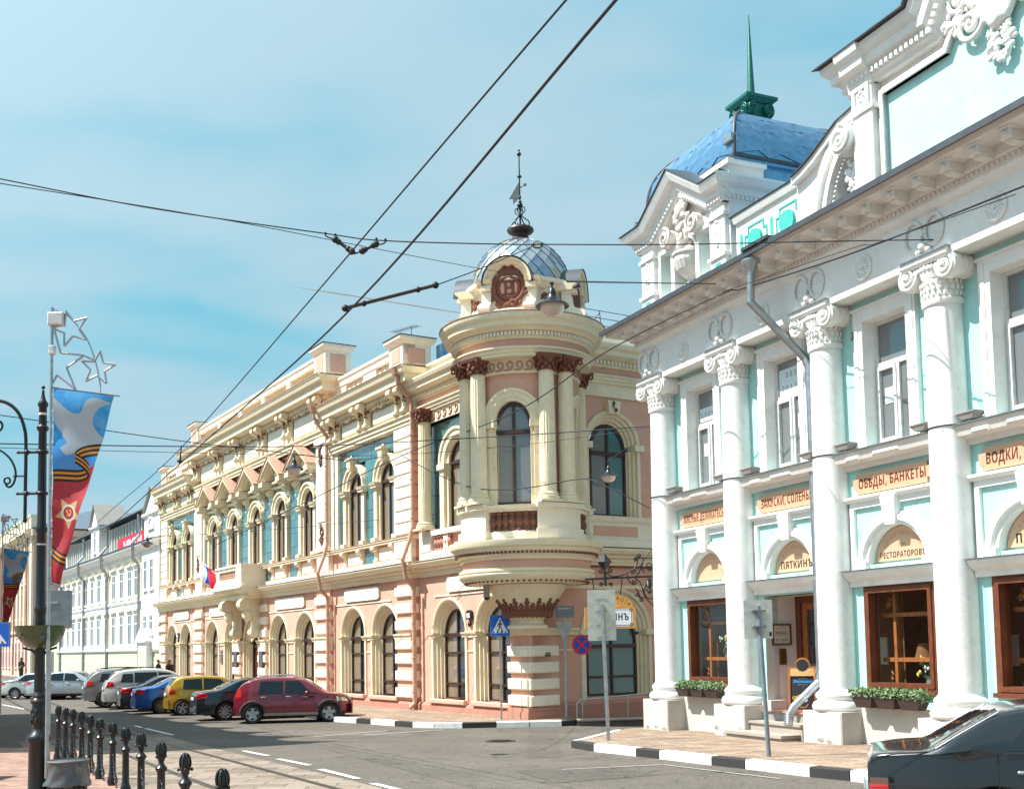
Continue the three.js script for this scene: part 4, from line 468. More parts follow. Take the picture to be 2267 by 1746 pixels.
  part(fin, 'scrollwork', scr, M.iron);
  part(fin, 'finial_rod', [bar([0, 15.2, 0], [0, 17.6, 0], 0.03, 0.018), ball(0, 15.62, 0, 0.07), ball(0, 15.95, 0, 0.09), ball(0, 16.05, 0, 0.06), ball(0, 16.2, 0, 0.05), ball(0, 16.86, 0, 0.075, 0.6), ball(0, 17.58, 0, 0.07), ball(0, 17.7, 0, 0.035)], M.iron);
  const vn = part(fin, 'weather_vane', [plate([[0, 16.72], [0.02, 16.22], [-0.2, 15.98], [-0.22, 16.16], [-0.34, 16.14]], [], -0.008, 0.008), bar([0, 16.5, 0], [0.16, 16.6, 0], 0.02), ball(0.17, 16.6, 0, 0.05)], metal(0.30, 0.29, 0.27, 0.5, 0.5)); vn.rotation.y = -PTURN;
}
// corner pier below the tower
{
  const b0 = 6.45; part(mansion, 'wall', [box(b0 + 0.06, 7.6, 0, 5.4, -1.1, -0.04)], M.pink); part(mansion, 'base_course', [box(b0 - 0.04, 7.72, 0, 0.36, -1.2, 0.12), box(b0, 7.68, 0.36, 0.48, -1.16, 0.08)], M.pinkDark);
  const n = 5, p = 0.5; for (let i = 0; i < 4; i++) { const y = 0.52 + i * p; part(mansion, 'quoin_block', [cbox(b0 + 0.02, 7.58, y, y + 0.33, -0.1, 0.08, 0.035)], M.creamPale); part(mansion, 'quoin_block', [rotY(cbox(0, 1.08, y, y + 0.33, -0.1, 0.08, 0.035), Math.PI / 2, 7.6, 0, 0)], M.creamPale); } void n;
  part(mansion, 'impost_band', [box(b0 - 0.02, 7.72, 2.66, 2.76, -1.2, 0.12), box(b0 - 0.06, 7.78, 2.76, 2.88, -1.25, 0.18)], M.cream);
  part(mansion, 'wall_vent', [box(7.66, 7.68, 2.02, 2.14, -0.75, -0.55)], M.black);
}
// entablature of the recessed bay and of the lane side share their mouldings
function sideTop(x0, x1, z, put) {
  put('scroll_band', [box(x0, x1, 10.28, 10.7, z - 0.3, z + 0.06)], M.cream);
  put('architrave', [profX([[z - 0.3, 10.7], [z + 0.14, 10.7], [z + 0.14, 10.78], [z + 0.19, 10.8], [z + 0.19, 10.88], [z + 0.25, 10.92], [z + 0.25, 10.96], [z - 0.3, 10.98]], x0, x1)], M.cream);
  put('frieze', [box(x0, x1, 10.97, 11.24, z - 0.3, z + 0.08)], M.pink);
  put('cornice', [profX([[z - 0.3, 11.22], [z + 0.14, 11.22], [z + 0.14, 11.28], [z + 0.2, 11.3], [z + 0.2, 11.42], [z + 0.32, 11.46], [z + 0.48, 11.54], [z + 0.5, 11.68], [z + 0.58, 11.74], [z + 0.62, 11.84], [z + 0.62, 11.9], [z - 0.3, 12.0]], x0, x1)], M.cream);
  const d = []; for (let x = x0 + 0.05; x < x1 - 0.1; x += 0.15) d.push(box(x, x + 0.08, 11.3, 11.41, z + 0.15, z + 0.27)); put('dentils', d, M.creamPale).userData.kind = 'stuff';
  put('parapet_wall', [box(x0, x1, 11.98, 12.42, z - 0.5, z - 0.1), box(x0, x1, 12.42, 12.5, z - 0.56, z - 0.02)], M.creamPale);
}
sideTop(0.02, 6.2, -0.18, (n, l, m) => part(mansion, n, l, m));
{ const sc = []; for (let i = 0; i < 11; i++) { const x = 1.45 + i * 0.42; sc.push(torus(x, 10.52, -0.1, 0.085, 0.02, 5, 12, 4.6), tube([[x + 0.085, 10.52, -0.1], [x + 0.06, 10.4, -0.1], [x - 0.05, 10.36, -0.1], [x - 0.16, 10.36, -0.1]], 0.022, 5, 8)); } part(mansion, 'scroll_ornament', sc, M.pinkDark); part(mansion, 'satellite_dish', [bare(new THREE.SphereGeometry(0.42, 18, 8, 0, 6.283, 0, 0.9).rotateZ(0.9).translate(3.6, 12.75, -0.7)), bar([3.6, 12.4, -0.7], [3.6, 12.8, -0.7], 0.03)], M.roofDark); }
// ---------- lane side of the mansion: local x runs up the lane ----------
const LT = Math.PI / 2, lp = (n, l, m) => { const q = part(mansion, n, l, m); q.position.x = TX; q.rotation.y = LT; return q; };
{
  const z = -0.16, L = 14; lp('wall', [plate(rect(0.95, L, -0.3, 5.05), [archPts(3.42, 0.72, 2.75, 1.28)], z - 0.5, z)], M.pink); lp('wall', [plate(rect(0.2, L, 5.05, 11.3), [archPts(3.42, 6.42, 8.75, 1.0)], z - 0.5, z)], M.pink);
  lp('base_course', [profX([[z - 0.1, -0.4], [z + 0.12, -0.4], [z + 0.12, 0.5], [z + 0.06, 0.6], [z - 0.1, 0.62]], 0.95, L)], M.pinkDark);
  lp('window_surround', [arc(3.42, 2.75, 1.0, aProf(z), 0, Math.PI, 26), ...[-1, 1].map(s => { const X = (a, b) => s > 0 ? [3.42 + 0.98 + a, 3.42 + 0.98 + b] : [3.42 - 0.98 - b, 3.42 - 0.98 - a]; return [...steps.map(([a, b, d]) => box(...X(a + 0.02, b + 0.02), 0.6, 2.65 + a * 0.02, z - 0.45, z + d)), box(...X(0.12, 0.5), 2.65, 2.82, z - 0.3, z + 0.15)]; })], M.cream);
  const w = archWindow(mansion, { hw: 0.98, y0: 0.74, ys: 2.3, ky: 1.3, z: z - 0.3, bars: [1.32], mat: [M.glassTeal, M.glassTeal], pos: [TX, 0, 0], turn: LT }); w.position.set(TX, 0, -3.42); 
  lp('impost_band', [profX([[z - 0.1, 2.66], [z + 0.06, 2.66], [z + 0.06, 2.76], [z + 0.12, 2.82], [z + 0.12, 2.88], [z - 0.1, 2.9]], 1.0, 1.95), box(1.0, 1.95, 2.18, 2.23, z - 0.05, z + 0.03), box(5.0, 6.4, 2.66, 2.88, z - 0.05, z + 0.12), box(1.0, L, 4.1, 4.22, z - 0.05, z + 0.05)], M.cream);
  lp('lower_cornice', [profX(lowC(z + 0.08), 1.2, L)], M.cream); lp('carved_band', [box(1.2, L, 4.78, 4.86, z - 0.05, z + 0.1)], M.rust);
  lp('apron_band', [profX([[z - 0.1, 5.42], [z + 0.3, 5.42], [z + 0.3, 5.64], [z + 0.12, 5.7], [z + 0.12, 6.2], [z + 0.2, 6.26], [z + 0.26, 6.4], [z - 0.1, 6.46]], 1.6, L)], M.creamPale); lp('apron_panel', [cbox(2.55, 4.3, 5.78, 6.1, z + 0.1, z + 0.15, 0.02)], M.pink);
  lp('window_surround', [arc(3.42, 8.75, 0.72, aProf(z), 0, Math.PI, 26), ...[-1, 1].map(s => { const X = (a, b) => s > 0 ? [3.42 + 0.72 + a, 3.42 + 0.72 + b] : [3.42 - 0.72 - b, 3.42 - 0.72 - a]; return [...steps.map(([a, b, d]) => box(...X(a, b), 6.42, 8.6 + a * 0.02, z - 0.45, z + d)), box(...X(0.12, 0.5), 8.58, 8.78, z - 0.3, z + 0.15)]; }), frus(3.42, z + 0.06, 9.72, 10.14, 0.2, 0.14, 0.26, 0.16)], M.cream); lp('carved_leaf', foliage(3.42, 9.95, z + 0.24, 0.09, 0.16, 10, 0.05, 50), M.rust);
  const w2 = archWindow(mansion, { hw: 0.72, y0: 6.44, ys: 8.5, ky: 1.3, z: z - 0.28, bars: [], mat: [M.glassGrey, M.glassTeal], pos: [TX, 0, 0], turn: LT, fw: 0.08 }); w2.position.set(TX, 0, -3.42);
  lp('pilaster', [box(1.55, 1.95, 6.46, 10.3, z - 0.05, z + 0.16)], M.cream);
  sideTop(1.6, L, z, lp);
  lp('roof', [quads([[-6, 12.5, -0.7], [L, 12.5, -0.7], [L, 13.6, -4], [-6, 13.6, -4]], [[0, 1, 2, 3]])], M.roofGrey);
  const rail = []; for (let x = 2.4; x < 8; x += 1.5) rail.push(bar([x, 12.7, -1.2], [x, 13.5, -1.3], 0.015), bar([x, 13.45, -1.3], [x - 0.3, 12.8, -1.9], 0.012)); for (const y of [13.0, 13.25, 13.5]) rail.push(bar([0.5, y, -1.25], [9, y, -1.25], 0.012)); lp('roof_railing', rail, M.wire); lp('gutter', [box(1.5, L, 12.42, 12.6, -0.55, -0.35)], M.roofDark);
}
{ // aerial on the roof
  const a = thing('roof_aerial', 'thin television aerial on the parapet block left of the corner tower', 'aerial', [...(q => [q[0], 13.85, q[1]])(pAt(-1.0, -0.5))], PTURN); part(a, 'mast', [bar([0, 0, 0], [0, 0.55, 0], 0.012)], M.wire); part(a, 'boom', [bar([-0.9, 0.5, 0.3], [0.3, 0.5, -0.1], 0.01), bar([-1.2, 0.12, 0.5], [0.1, 0.12, 0], 0.01)], M.wire); const e = []; for (let i = 0; i < 9; i++) { const t = i / 8; e.push(bar([-0.9 + 1.2 * t, 0.5, 0.3 - 0.4 * t - 0.2], [-0.9 + 1.2 * t, 0.5, 0.3 - 0.4 * t + 0.2], 0.007), bar([-1.2 + 1.2 * t, 0.06, 0.5 - 0.4 * t], [-1.2 + 1.2 * t, 0.18, 0.5 - 0.4 * t], 0.007)); } part(a, 'aerial_element', e, M.wire);
}
// ---------- white and mint building: local x along its front, z towards the street ----------
const resto = thing('mint_building', 'white and mint restaurant building with tall white columns, signboards and a blue dome', 'building', [WO[0], 0, WO[1]], WTURN);
const CX = [0.70, 3.95, 7.20, 10.45, 13.70, 16.95], WZ = -0.62, rp = (n, l, m, lb) => part(resto, n, l, m, lb);
const BAY = i => CX[i] + 1.62, WEND = 18.6;
{ // walls
  const holes = []; for (let i = 0; i < 5; i++) { const c = BAY(i); holes.push(rect(c - 0.62, c + 0.62, 6.16, 8.68)); if (i === 1) holes.push(rect(c - 1.0, c + 0.96, 0.8, 3.36)); else holes.push(rect(c - 0.95, c + 0.95, 1.34, 3.42)); holes.push(archPts(c, 3.82, 3.86, 0.78, 0.9)); }
  rp('wall', [plate(rect(0.02, WEND, -0.4, 9.1), holes, WZ - 0.35, WZ)], M.mint);
  rp('side_wall', [box(0.02, 0.4, -0.4, 10.5, -14, WZ - 0.35)], M.white); rp('back_wall', [box(0.02, WEND, -0.4, 10.5, -14.4, -14)], M.white);
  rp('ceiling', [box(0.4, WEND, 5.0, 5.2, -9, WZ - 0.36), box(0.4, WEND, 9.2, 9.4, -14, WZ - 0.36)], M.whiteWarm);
  // low plinth wall
  for (const [a, b] of [[1.28, 4.54 - 1.22], [4.52, 4.85], [6.55, 6.62], [7.8, 9.86], [11.05, 13.1], [14.3, 16.3]]) rp('plinth_wall', [box(a, b, -0.4, 1.04, WZ - 0.3, WZ + 0.12)], M.plinth);
  rp('corner_pilaster', [box(-0.06, 0.02, -0.4, 9.1, -1.5, WZ), box(0.0, 0.2, 0.93, 9.1, WZ - 0.02, WZ + 0.1)], M.white);
}
// columns
const colShaft = geo([lathe(Array.from({ length: 14 }, (_, i) => { const t = i / 13; return [0.385 - 0.05 * t ** 1.7, 1.36 + t * 6.96]; }), 44)]);
const colBase = geo([lathe([[0, 0.93], [0.5, 0.93], [0.54, 0.97], [0.55, 1.03], [0.52, 1.1], [0.46, 1.13], [0.44, 1.16], [0.47, 1.2], [0.48, 1.25], [0.45, 1.3], [0.41, 1.33], [0.39, 1.37], [0, 1.4]], 44)]);
const colRing = geo([torus(0, 0, 0, 0.372, 0.012, 6, 40).rotateX(Math.PI / 2)]);
function volute(x, z, R, face) { // one scroll of the Ionic capital with its eye
  const g = []; const sp = []; const n = 52; for (let i = 0; i <= n; i++) { const t = i / n, a = Math.PI / 2 + face * t * 2.35 * 2 * Math.PI, r = R * (1 - 0.86 * t); sp.push([x + r * Math.cos(a), r * Math.sin(a), z + t * 0.05]); } g.push(tube(sp, 0.034, 6, 120)); g.push(ball(x, 0, z + 0.05, R * 0.16), bar([x, 0, z - 0.16], [x, 0, z + 0.005], R * 0.98, R * 0.98, 26)); return g;
}
const capG = [];
{ const y = 8.92, z = 0.38, R = 0.245;
  capG.push(lathe([[0, 8.3], [0.36, 8.3], [0.38, 8.34], [0.38, 8.4], [0.345, 8.43], [0.35, 8.8], [0.42, 8.9], [0.42, 8.98], [0.34, 9.04], [0, 9.04]], 40));
  for (const s of [-1, 1]) for (const v of volute(s * 0.46, z, R, s)) capG.push(mv(v, 0, y, 0)); // the front pair
  for (const s of [-1, 1]) { capG.push(mv(bar([s * 0.46, 0, z - 0.1], [s * 0.46, 0, -0.4], R * 0.8, R * 0.86, 20), 0, y, 0)); for (let k = 0; k < 5; k++) capG.push(torus(0, 0, 0, R * 0.82, 0.02, 5, 16).translate(s * 0.46, y, 0.2 - k * 0.13)); }
  capG.push(tube([[-0.46, y + R, z], [-0.25, y + R - 0.02, z + 0.02], [0, y + R - 0.07, z + 0.03], [0.25, y + R - 0.02, z + 0.02], [0.46, y + R, z]], 0.05, 8, 24));
  for (let k = -3; k <= 3; k++) capG.push(ball(k * 0.085, y + 0.05, z + 0.03 - Math.abs(k) * 0.012, 0.05, 1.3, 8));
  for (let i = 0; i < 22; i++) { const a = i / 22 * 6.283; for (let k = 0; k < 3; k++) capG.push(bare(new THREE.IcosahedronGeometry(0.038, 0).scale(0.8, 1.5, 0.6).translate((k % 2) * 0.03, 8.48 + k * 0.11, 0.37 + k * 0.008).rotateY(a))); }
  capG.push(box(-0.56, 0.56, 9.1, 9.2, -0.5, 0.46), frus(0, -0.02, 9.04, 9.1, 0.5, 0.46, 0.58, 0.5));
}
const capGeo = geo(capG);
rs = 4242; for (let i = 0; i < 5; i++) for (let k = 0; k < 3; k++) { const x = CX[i] + rr(-0.5, 0.5), y = 0.15 + rr(0, 0.25) + gy(wAt(CX[i], 0)[1]), n = 11, P = Array.from({ length: n }, (_, q) => { const a = q / n * 6.283; return [x + rr(0.05, 0.13) * Math.cos(a), y + rr(0.02, 0.06) * Math.sin(a)]; }); rp('peeled_patch', [plate(P.map(p => [Math.max(CX[i] - 0.57, Math.min(CX[i] + 0.57, p[0])), p[1]]), [], 0.018, 0.0235 + k * 0.0008)], M.concrete); }
for (let i = 0; i < 6; i++) {
  const x = CX[i], c = sub(resto, 'column', [x, 0, -0.47]); part(c, 'shaft', colShaft, M.white); part(c, 'column_base', colBase, M.white); part(c, 'capital', capGeo, M.white); part(c, 'cable_ring', colRing, M.wire).position.y = 6.1;
  rp('plinth', [cbox(x - 0.6, x + 0.6, -0.5, 0.93, WZ - 0.2, 0.02, 0.025)], M.plinth); rp('flashing', [box(x - 0.62, x + 0.6, 9.2, 9.225, -0.5, 0.03)], M.zinc);
}
// entablature
{
  const F = 0.0; rp('architrave', [profX([[WZ - 0.4, 9.1], [F - 0.1, 9.1], [F - 0.1, 9.95], [F - 0.04, 10.0], [F + 0.02, 10.08], [F + 0.02, 10.14], [WZ - 0.4, 10.14]], 0.28, WEND)], M.white);
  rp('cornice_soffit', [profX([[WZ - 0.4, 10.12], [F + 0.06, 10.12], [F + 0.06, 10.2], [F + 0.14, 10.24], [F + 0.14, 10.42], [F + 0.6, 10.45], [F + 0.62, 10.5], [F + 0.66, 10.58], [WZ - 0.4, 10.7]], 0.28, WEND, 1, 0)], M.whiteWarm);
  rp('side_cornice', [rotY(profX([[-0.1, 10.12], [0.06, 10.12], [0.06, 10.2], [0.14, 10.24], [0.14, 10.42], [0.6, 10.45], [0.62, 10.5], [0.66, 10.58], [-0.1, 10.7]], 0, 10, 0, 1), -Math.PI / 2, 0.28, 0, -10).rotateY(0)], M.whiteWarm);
  rp('gutter', [profX([[WZ - 0.4, 10.705], [F + 0.7, 10.585], [F + 0.72, 10.5], [F + 0.76, 10.5], [F + 0.76, 10.62], [WZ - 0.4, 10.74]], -0.44, WEND)], M.roofDark);
  const cg = geo([cbox(-0.11, 0.11, 10.26, 10.43, 0.1, 0.5, 0.02), cbox(-0.09, 0.09, 10.22, 10.28, 0.1, 0.42, 0.03), bar([0, 10.33, 0.5], [0, 10.33, 0.545], 0.06, 0.045, 10), frus(0, 0.25, 10.4, 10.44, 0.14, 0.28, 0.16, 0.3)]);
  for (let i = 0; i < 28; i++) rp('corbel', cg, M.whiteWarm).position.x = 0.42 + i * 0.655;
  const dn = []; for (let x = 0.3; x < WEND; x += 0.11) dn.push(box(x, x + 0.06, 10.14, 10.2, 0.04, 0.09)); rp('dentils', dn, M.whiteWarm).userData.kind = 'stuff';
  const ros = geo([torus(0, 0, 0, 0.22, 0.035, 8, 30), torus(0, 0, 0.01, 0.1, 0.022, 6, 20), ball(0, 0, 0.02, 0.045), bar([0, 0, -0.03], [0, 0, 0.012], 0.22, 0.2, 26), ...Array.from({ length: 16 }, (_, i) => bare(new THREE.IcosahedronGeometry(0.03, 0).scale(0.7, 1.9, 0.6).translate(0, 0.155, 0.02).rotateZ(i / 16 * 6.283)))]);
  const wr = []; for (const s of [-1, 1]) { for (let i = 0; i < 20; i++) { const a = i / 20 * 6.283; wr.push(bare(new THREE.IcosahedronGeometry(0.042, 0).scale(1, 1, 0.8).translate(s * 0.25 + 0.2 * Math.cos(a), 0.05 + 0.27 * Math.sin(a), 0.02))); } wr.push(torus(s * 0.25, 0.05, 0, 0.21, 0.03, 6, 24).scale(1, 1.25, 1)); } wr.push(ball(0, -0.2, 0.03, 0.09), ball(-0.12, -0.28, 0.02, 0.06), ball(0.12, -0.28, 0.02, 0.06), ball(0, 0.05, 0.03, 0.06)); const wrG = geo(wr);
  for (let i = 0; i < 6; i++) { const m = rp('wreath', wrG, M.white); m.position.set(CX[i], 9.58, -0.07); if (i < 5) rp('rosette', ros, M.white).position.set(BAY(i), 9.52, -0.08); }
}
// upper windows with casings
const winG = {};
for (let i = 0; i < 5; i++) {
  const c = BAY(i), z = WZ; rp('window_casing', [box(c - 0.86, c - 0.6, 6.12, 8.9, z - 0.3, z + 0.1), box(c + 0.6, c + 0.86, 6.12, 8.9, z - 0.3, z + 0.1), box(c - 0.6, c + 0.6, 8.66, 8.9, z - 0.3, z + 0.1), box(c - 0.9, c + 0.9, 8.9, 8.95, z - 0.1, z + 0.13), box(c - 0.8, c - 0.72, 6.12, 8.84, z + 0.05, z + 0.12), box(c + 0.72, c + 0.8, 6.12, 8.84, z + 0.05, z + 0.12)], M.white);
  const w = sub(resto, 'window', [c, 0, 0]), zz = z - 0.26; part(w, 'frame', winG.f ??= geo([plate(rect(-0.6, 0.6, 6.16, 8.66), [rect(-0.53, 0.53, 7.82, 8.59), rect(-0.53, -0.05, 6.24, 7.72), rect(0.05, 0.53, 6.24, 7.72)], zz - 0.05, zz + 0.05), plate(rect(-0.55, -0.02, 6.22, 7.74), [rect(-0.48, -0.09, 6.3, 7.66)], zz - 0.02, zz + 0.075)]), M.whiteFrame);
  for (const [k, r] of [[0, rect(-0.53, 0.53, 7.82, 8.59)], [1, rect(-0.48, -0.09, 6.3, 7.66)], [2, rect(0.05, 0.53, 6.24, 7.72)]]) part(w, 'pane', winG[k] ??= geo([flat(r, zz)]), i > 1 ? M.glassGrey : M.glassGrey2 ??= glassy(0.16, 0.175, 0.18));
  const txt = ['А Р Е Н Д А', '8 8 3 1|2 6 1 3 0 1'][i]; if (txt) { const two = txt.split('|'); board(w, 'paper_notice', -0.5, 0.5, i ? 7.84 : 7.86, i ? 8.42 : 8.2, zz + 0.012, canvasMat(512, i ? 300 : 180, (x, W, H) => { x.fillStyle = '#cfdde0'; x.fillRect(0, 0, W, H); x.fillStyle = '#8f9a9c'; x.textAlign = 'center'; x.font = 'bold 92px sans-serif'; two.forEach((t, k) => x.fillText(t, W / 2, H * (k + 0.72) / two.length, W * 0.94)); }), i ? 'pale paper with a telephone number' : 'pale paper with the word for rent'); }
  if (i !== 1 && i < 3) board(w, 'paper_notice', i ? -0.4 : -0.36, i ? -0.16 : -0.12, 6.98, 7.3, zz + 0.012, canvasMat(64, 84, (x, W, H) => { x.fillStyle = '#d5dbdb'; x.fillRect(0, 0, W, H); x.fillStyle = '#a9b0b0'; for (let k = 0; k < 6; k++) x.fillRect(8, 12 + k * 11, 48 - (k % 3) * 8, 4); })); if (i === 1) board(w, 'paper_notice', 0.12, 0.42, 7.02, 7.34, zz + 0.012, M.whiteFrame);
}
// ledges, sign boards, arches over the shop windows
const signs = ['МЯСНЫЕ ДЕЛИКАТЕСЫ', 'ЗАКУСКИ, СОЛЕНЬЯ', 'ОБѢДЫ, БАНКЕТЫ', 'ВОДКИ, НАЛИВКИ', 'ЧАЙ'], signL = ['long beige signboard reading meat delicacies between the two leftmost white columns', 'long beige signboard reading snacks above the restaurant entrance', 'long beige signboard reading dinners and banquets between the second and third columns from the right', 'long beige signboard reading vodkas at the right edge', ''];
const beige = '#c69c7c';
for (let i = 0; i < 5; i++) {
  const c = BAY(i), z = WZ;
  rp('window_ledge', [profX([[z - 0.1, 5.74], [z + 0.12, 5.74], [z + 0.14, 5.84], [z + 0.3, 5.88], [z + 0.34, 6.0], [z + 0.36, 6.06], [z - 0.3, 6.12]], c - 1.28, c + 1.28)], M.whiteWarm); rp('flashing', [box(c - 1.3, c + 1.3, 6.065, 6.085, z, z + 0.4)], M.zinc);
  rp('broken_moulding', [cbox(c - 0.95, c - 0.55, 5.86, 5.98, z + 0.2, z + 0.36, 0.04), cbox(c - 0.2, c + 0.55, 5.88, 6.0, z + 0.2, z + 0.35, 0.04)], M.whiteWarm);
  rp('sign_ledge', [profX([[z - 0.1, 5.08], [z + 0.1, 5.08], [z + 0.18, 5.14], [z + 0.18, 5.19], [z - 0.1, 5.21]], c - 1.26, c + 1.26)], M.white);
  // white surround of the blind arch with mint corners left open
  const A = [[0, z - 0.3], [0, z + 0.02], [0.08, z + 0.04], [0.1, z + 0.1], [0.2, z + 0.1], [0.22, z + 0.05], [0.28, z + 0.05], [0.3, z - 0.05]]; rp('blind_arch', [arc(c, 3.86, 0.765, A, 0, Math.PI, 26, 0.9), ...[-1, 1].map(s => box(s > 0 ? c + 0.76 : c - 1.08, s > 0 ? c + 1.08 : c - 0.76, 3.72, 3.88, z - 0.1, z + 0.1))], M.white);
  rp('arch_frame', [box(c - 1.2, c + 1.2, 4.96, 5.08, z - 0.05, z + 0.07), box(c - 1.2, c - 1.09, 3.72, 4.96, z - 0.05, z + 0.07), box(c + 1.09, c + 1.2, 3.72, 4.96, z - 0.05, z + 0.07)], M.white);
  rp('keystone', [frus(c, z + 0.02, 4.55, 5.1, 0.13, 0.12, 0.2, 0.17)], M.white);
  rp('window_hood', [profX([[z - 0.2, 3.4], [z + 0.1, 3.4], [z + 0.12, 3.5], [z + 0.22, 3.56], [z + 0.3, 3.66], [z + 0.3, 3.7], [z - 0.2, 3.74]], c - 1.22, c + 1.22)], M.white); rp('flashing', [box(c - 1.26, c + 1.26, 3.705, 3.722, z + 0.05, z + 0.33)], M.zinc);
  rp('tympanum', [plate(archPts(c, 3.8, 3.86, 0.78, 0.9), [], z - 0.3, z - 0.22)], M.white);
  if (i < 4) {
    const ch = 0.1, y0 = 5.23, y1 = 5.64, x0 = -1.06, x1 = 1.06, s = thing('signboard', signL[i], 'sign', [resto.position.x, 0, resto.position.z], WTURN, undefined); const P = [[x0 + ch, y0], [x1 - ch, y0], [x1 - ch, y0 + ch], [x1, y0 + ch], [x1, y1 - ch], [x1 - ch, y1 - ch], [x1 - ch, y1], [x0 + ch, y1], [x0 + ch, y1 - ch], [x0, y1 - ch], [x0, y0 + ch], [x0 + ch, y0 + ch]].map(p => [p[0] + c, p[1]]);
    part(s, 'sign_panel', [plate(P, [], z + 0.0, z + 0.07)], paint(0.56, 0.33, 0.17, 0.6)); board(s, 'sign_face', c + x0, c + x1, y0, y1, z + 0.073, canvasMat(1024, 200, (x, W, H) => { x.fillStyle = beige; x.fillRect(0, 0, W, H); x.fillStyle = '#5a2413'; x.font = 'bold 128px sans-serif'; x.textAlign = 'left'; const t = signs[i], w = x.measureText(t).width, k = Math.min(1.1, W * 0.86 / w); x.save(); x.translate(W * 0.07, H * 0.74); x.scale(k, 1.06); const yi = t.indexOf('Ѣ'), t2 = t.replace('Ѣ', 'Ь'); x.fillText(t2, 0, 0); if (yi >= 0) { const a = x.measureText(t2.slice(0, yi)).width, b = x.measureText('Ь').width; x.fillRect(a - b * 0.08, -78, b * 0.75, 17); } x.restore(); }), null, P);
    const tl = ['beige arched sign reading 1897 above the leftmost shop window', 'beige arched restaurant name sign over the entrance', 'beige arched sign reading of the highest category above the wide shop window', 'beige arched restaurant name sign at the right edge'][i], b = thing('arched_sign', tl, 'sign', [resto.position.x, 0, resto.position.z], WTURN); const AP = archPts(c, 3.87, 3.9, 0.72, 0.88); part(b, 'sign_panel', [plate(AP, [], z - 0.2, z - 0.15)], paint(0.56, 0.33, 0.17, 0.6));
    board(b, 'sign_face', c - 0.72, c + 0.72, 3.87, 3.9 + 0.72 * 0.88, z - 0.147, canvasMat(720, 334, (x, W, H) => {
      x.fillStyle = '#caa283'; x.fillRect(0, 0, W, H); x.textAlign = 'center'; const curve = (t, R, cy, f, span, col) => { x.fillStyle = col; x.font = f; const n = t.length; for (let k = 0; k < n; k++) { const a = -span / 2 + span * (n > 1 ? k / (n - 1) : 0.5); x.save(); x.translate(W / 2 + R * Math.sin(a), cy - R * Math.cos(a) * 0.88); x.rotate(a); x.fillText(t[k], 0, 0); x.restore(); } };
      if (i === 0) { x.fillStyle = '#b79a75'; x.font = 'bold 60px serif'; x.fillText('1 8 9 7', W / 2, H * 0.86); } else if (i === 2) { curve('ВЫСШЕЙ КАТЕГОРІИ', 262, 318, '46px sans-serif', 2.05, '#9a7550'); x.fillStyle = '#7a5636'; x.font = '52px serif'; x.fillText('Т-во', W / 2, H * 0.58); x.fillStyle = '#2a140c'; x.font = 'bold 84px sans-serif'; x.save(); x.translate(W / 2, H * 0.92); x.scale(0.92, 1); x.fillText('РЕСТОРАТОРОВЪ', 0, 0, W * 0.94); x.restore(); } else { curve('РЕСТОРАЦІЯ', 262, 318, '56px sans-serif', 1.75, '#a07c58'); x.strokeStyle = '#a07c58'; x.lineWidth = 4; x.beginPath(); for (let k = -60; k <= 60; k += 4) x.lineTo(W / 2 + k * 1.3, H * 0.47 + 8 * Math.sin(k * 0.16)); x.stroke(); x.fillStyle = '#1d100a'; x.font = 'bold 118px sans-serif'; x.fillText('ПЯТКИНЪ', W / 2, H * 0.9, W * 0.86); }
    }), null, AP);
  }
}
// shop windows in reddish wooden frames, with a lighter inner lattice
const curtain = new THREE.MeshStandardMaterial({ color: lin(0.30, 0.17, 0.07), map: wd, roughness: 0.95 });
for (const i of [0, 2, 3]) {
  const c = BAY(i), z = WZ, w = sub(resto, 'shop_window', [c, 0, 0]); part(w, 'frame', [plate(rect(-0.95, 0.95, 1.34, 3.42), [rect(-0.8, 0.8, 1.5, 3.27)], z - 0.16, z + 0.02), plate(rect(-0.88, 0.88, 1.42, 3.35), [rect(-0.79, 0.79, 1.51, 3.26)], z - 0.2, z + 0.05), box(-0.97, 0.97, 1.32, 1.4, z - 0.1, z + 0.1)], M.woodFrame); part(w, 'pane', [flat(rect(-0.8, 0.8, 1.5, 3.27), z - 0.1)], M.pane);
  for (const y of [1.95, 2.82]) part(w, 'lattice_bar', [box(-0.86, 0.86, y - 0.04, y + 0.04, z - 0.4, z - 0.34)], M.woodLight); for (const x of [-0.5, 0.5]) part(w, 'lattice_bar', [box(x - 0.04, x + 0.04, 1.4, 3.35, z - 0.41, z - 0.335)], M.woodLight); if (i === 0) w.userData.label = 'leftmost shop window of the mint building';
  const cur = [-1, 1].map(s => { const g = new THREE.PlaneGeometry(0.32, 1.9, 24, 1); const p = g.attributes.position; for (let k = 0; k < p.count; k++) p.setZ(k, 0.035 * Math.sin(p.getX(k) * 55)); g.computeVertexNormals(); return bare(g.translate(s * 0.68, 2.4, z - 0.6)); }); part(w, 'curtain', cur, curtain);
  part(w, 'window_sill', [box(-0.95, 0.95, 1.3, 1.36, z - 0.9, z - 0.16)], M.woodFrame); for (const sx of [-0.68, 0.68]) for (const yy of [1.62, 3.08]) part(w, 'filigree_ornament', foliage(sx, yy, z - 0.36, 0.11, 0.11, 12, 0.03, 95), M.woodLight);
}
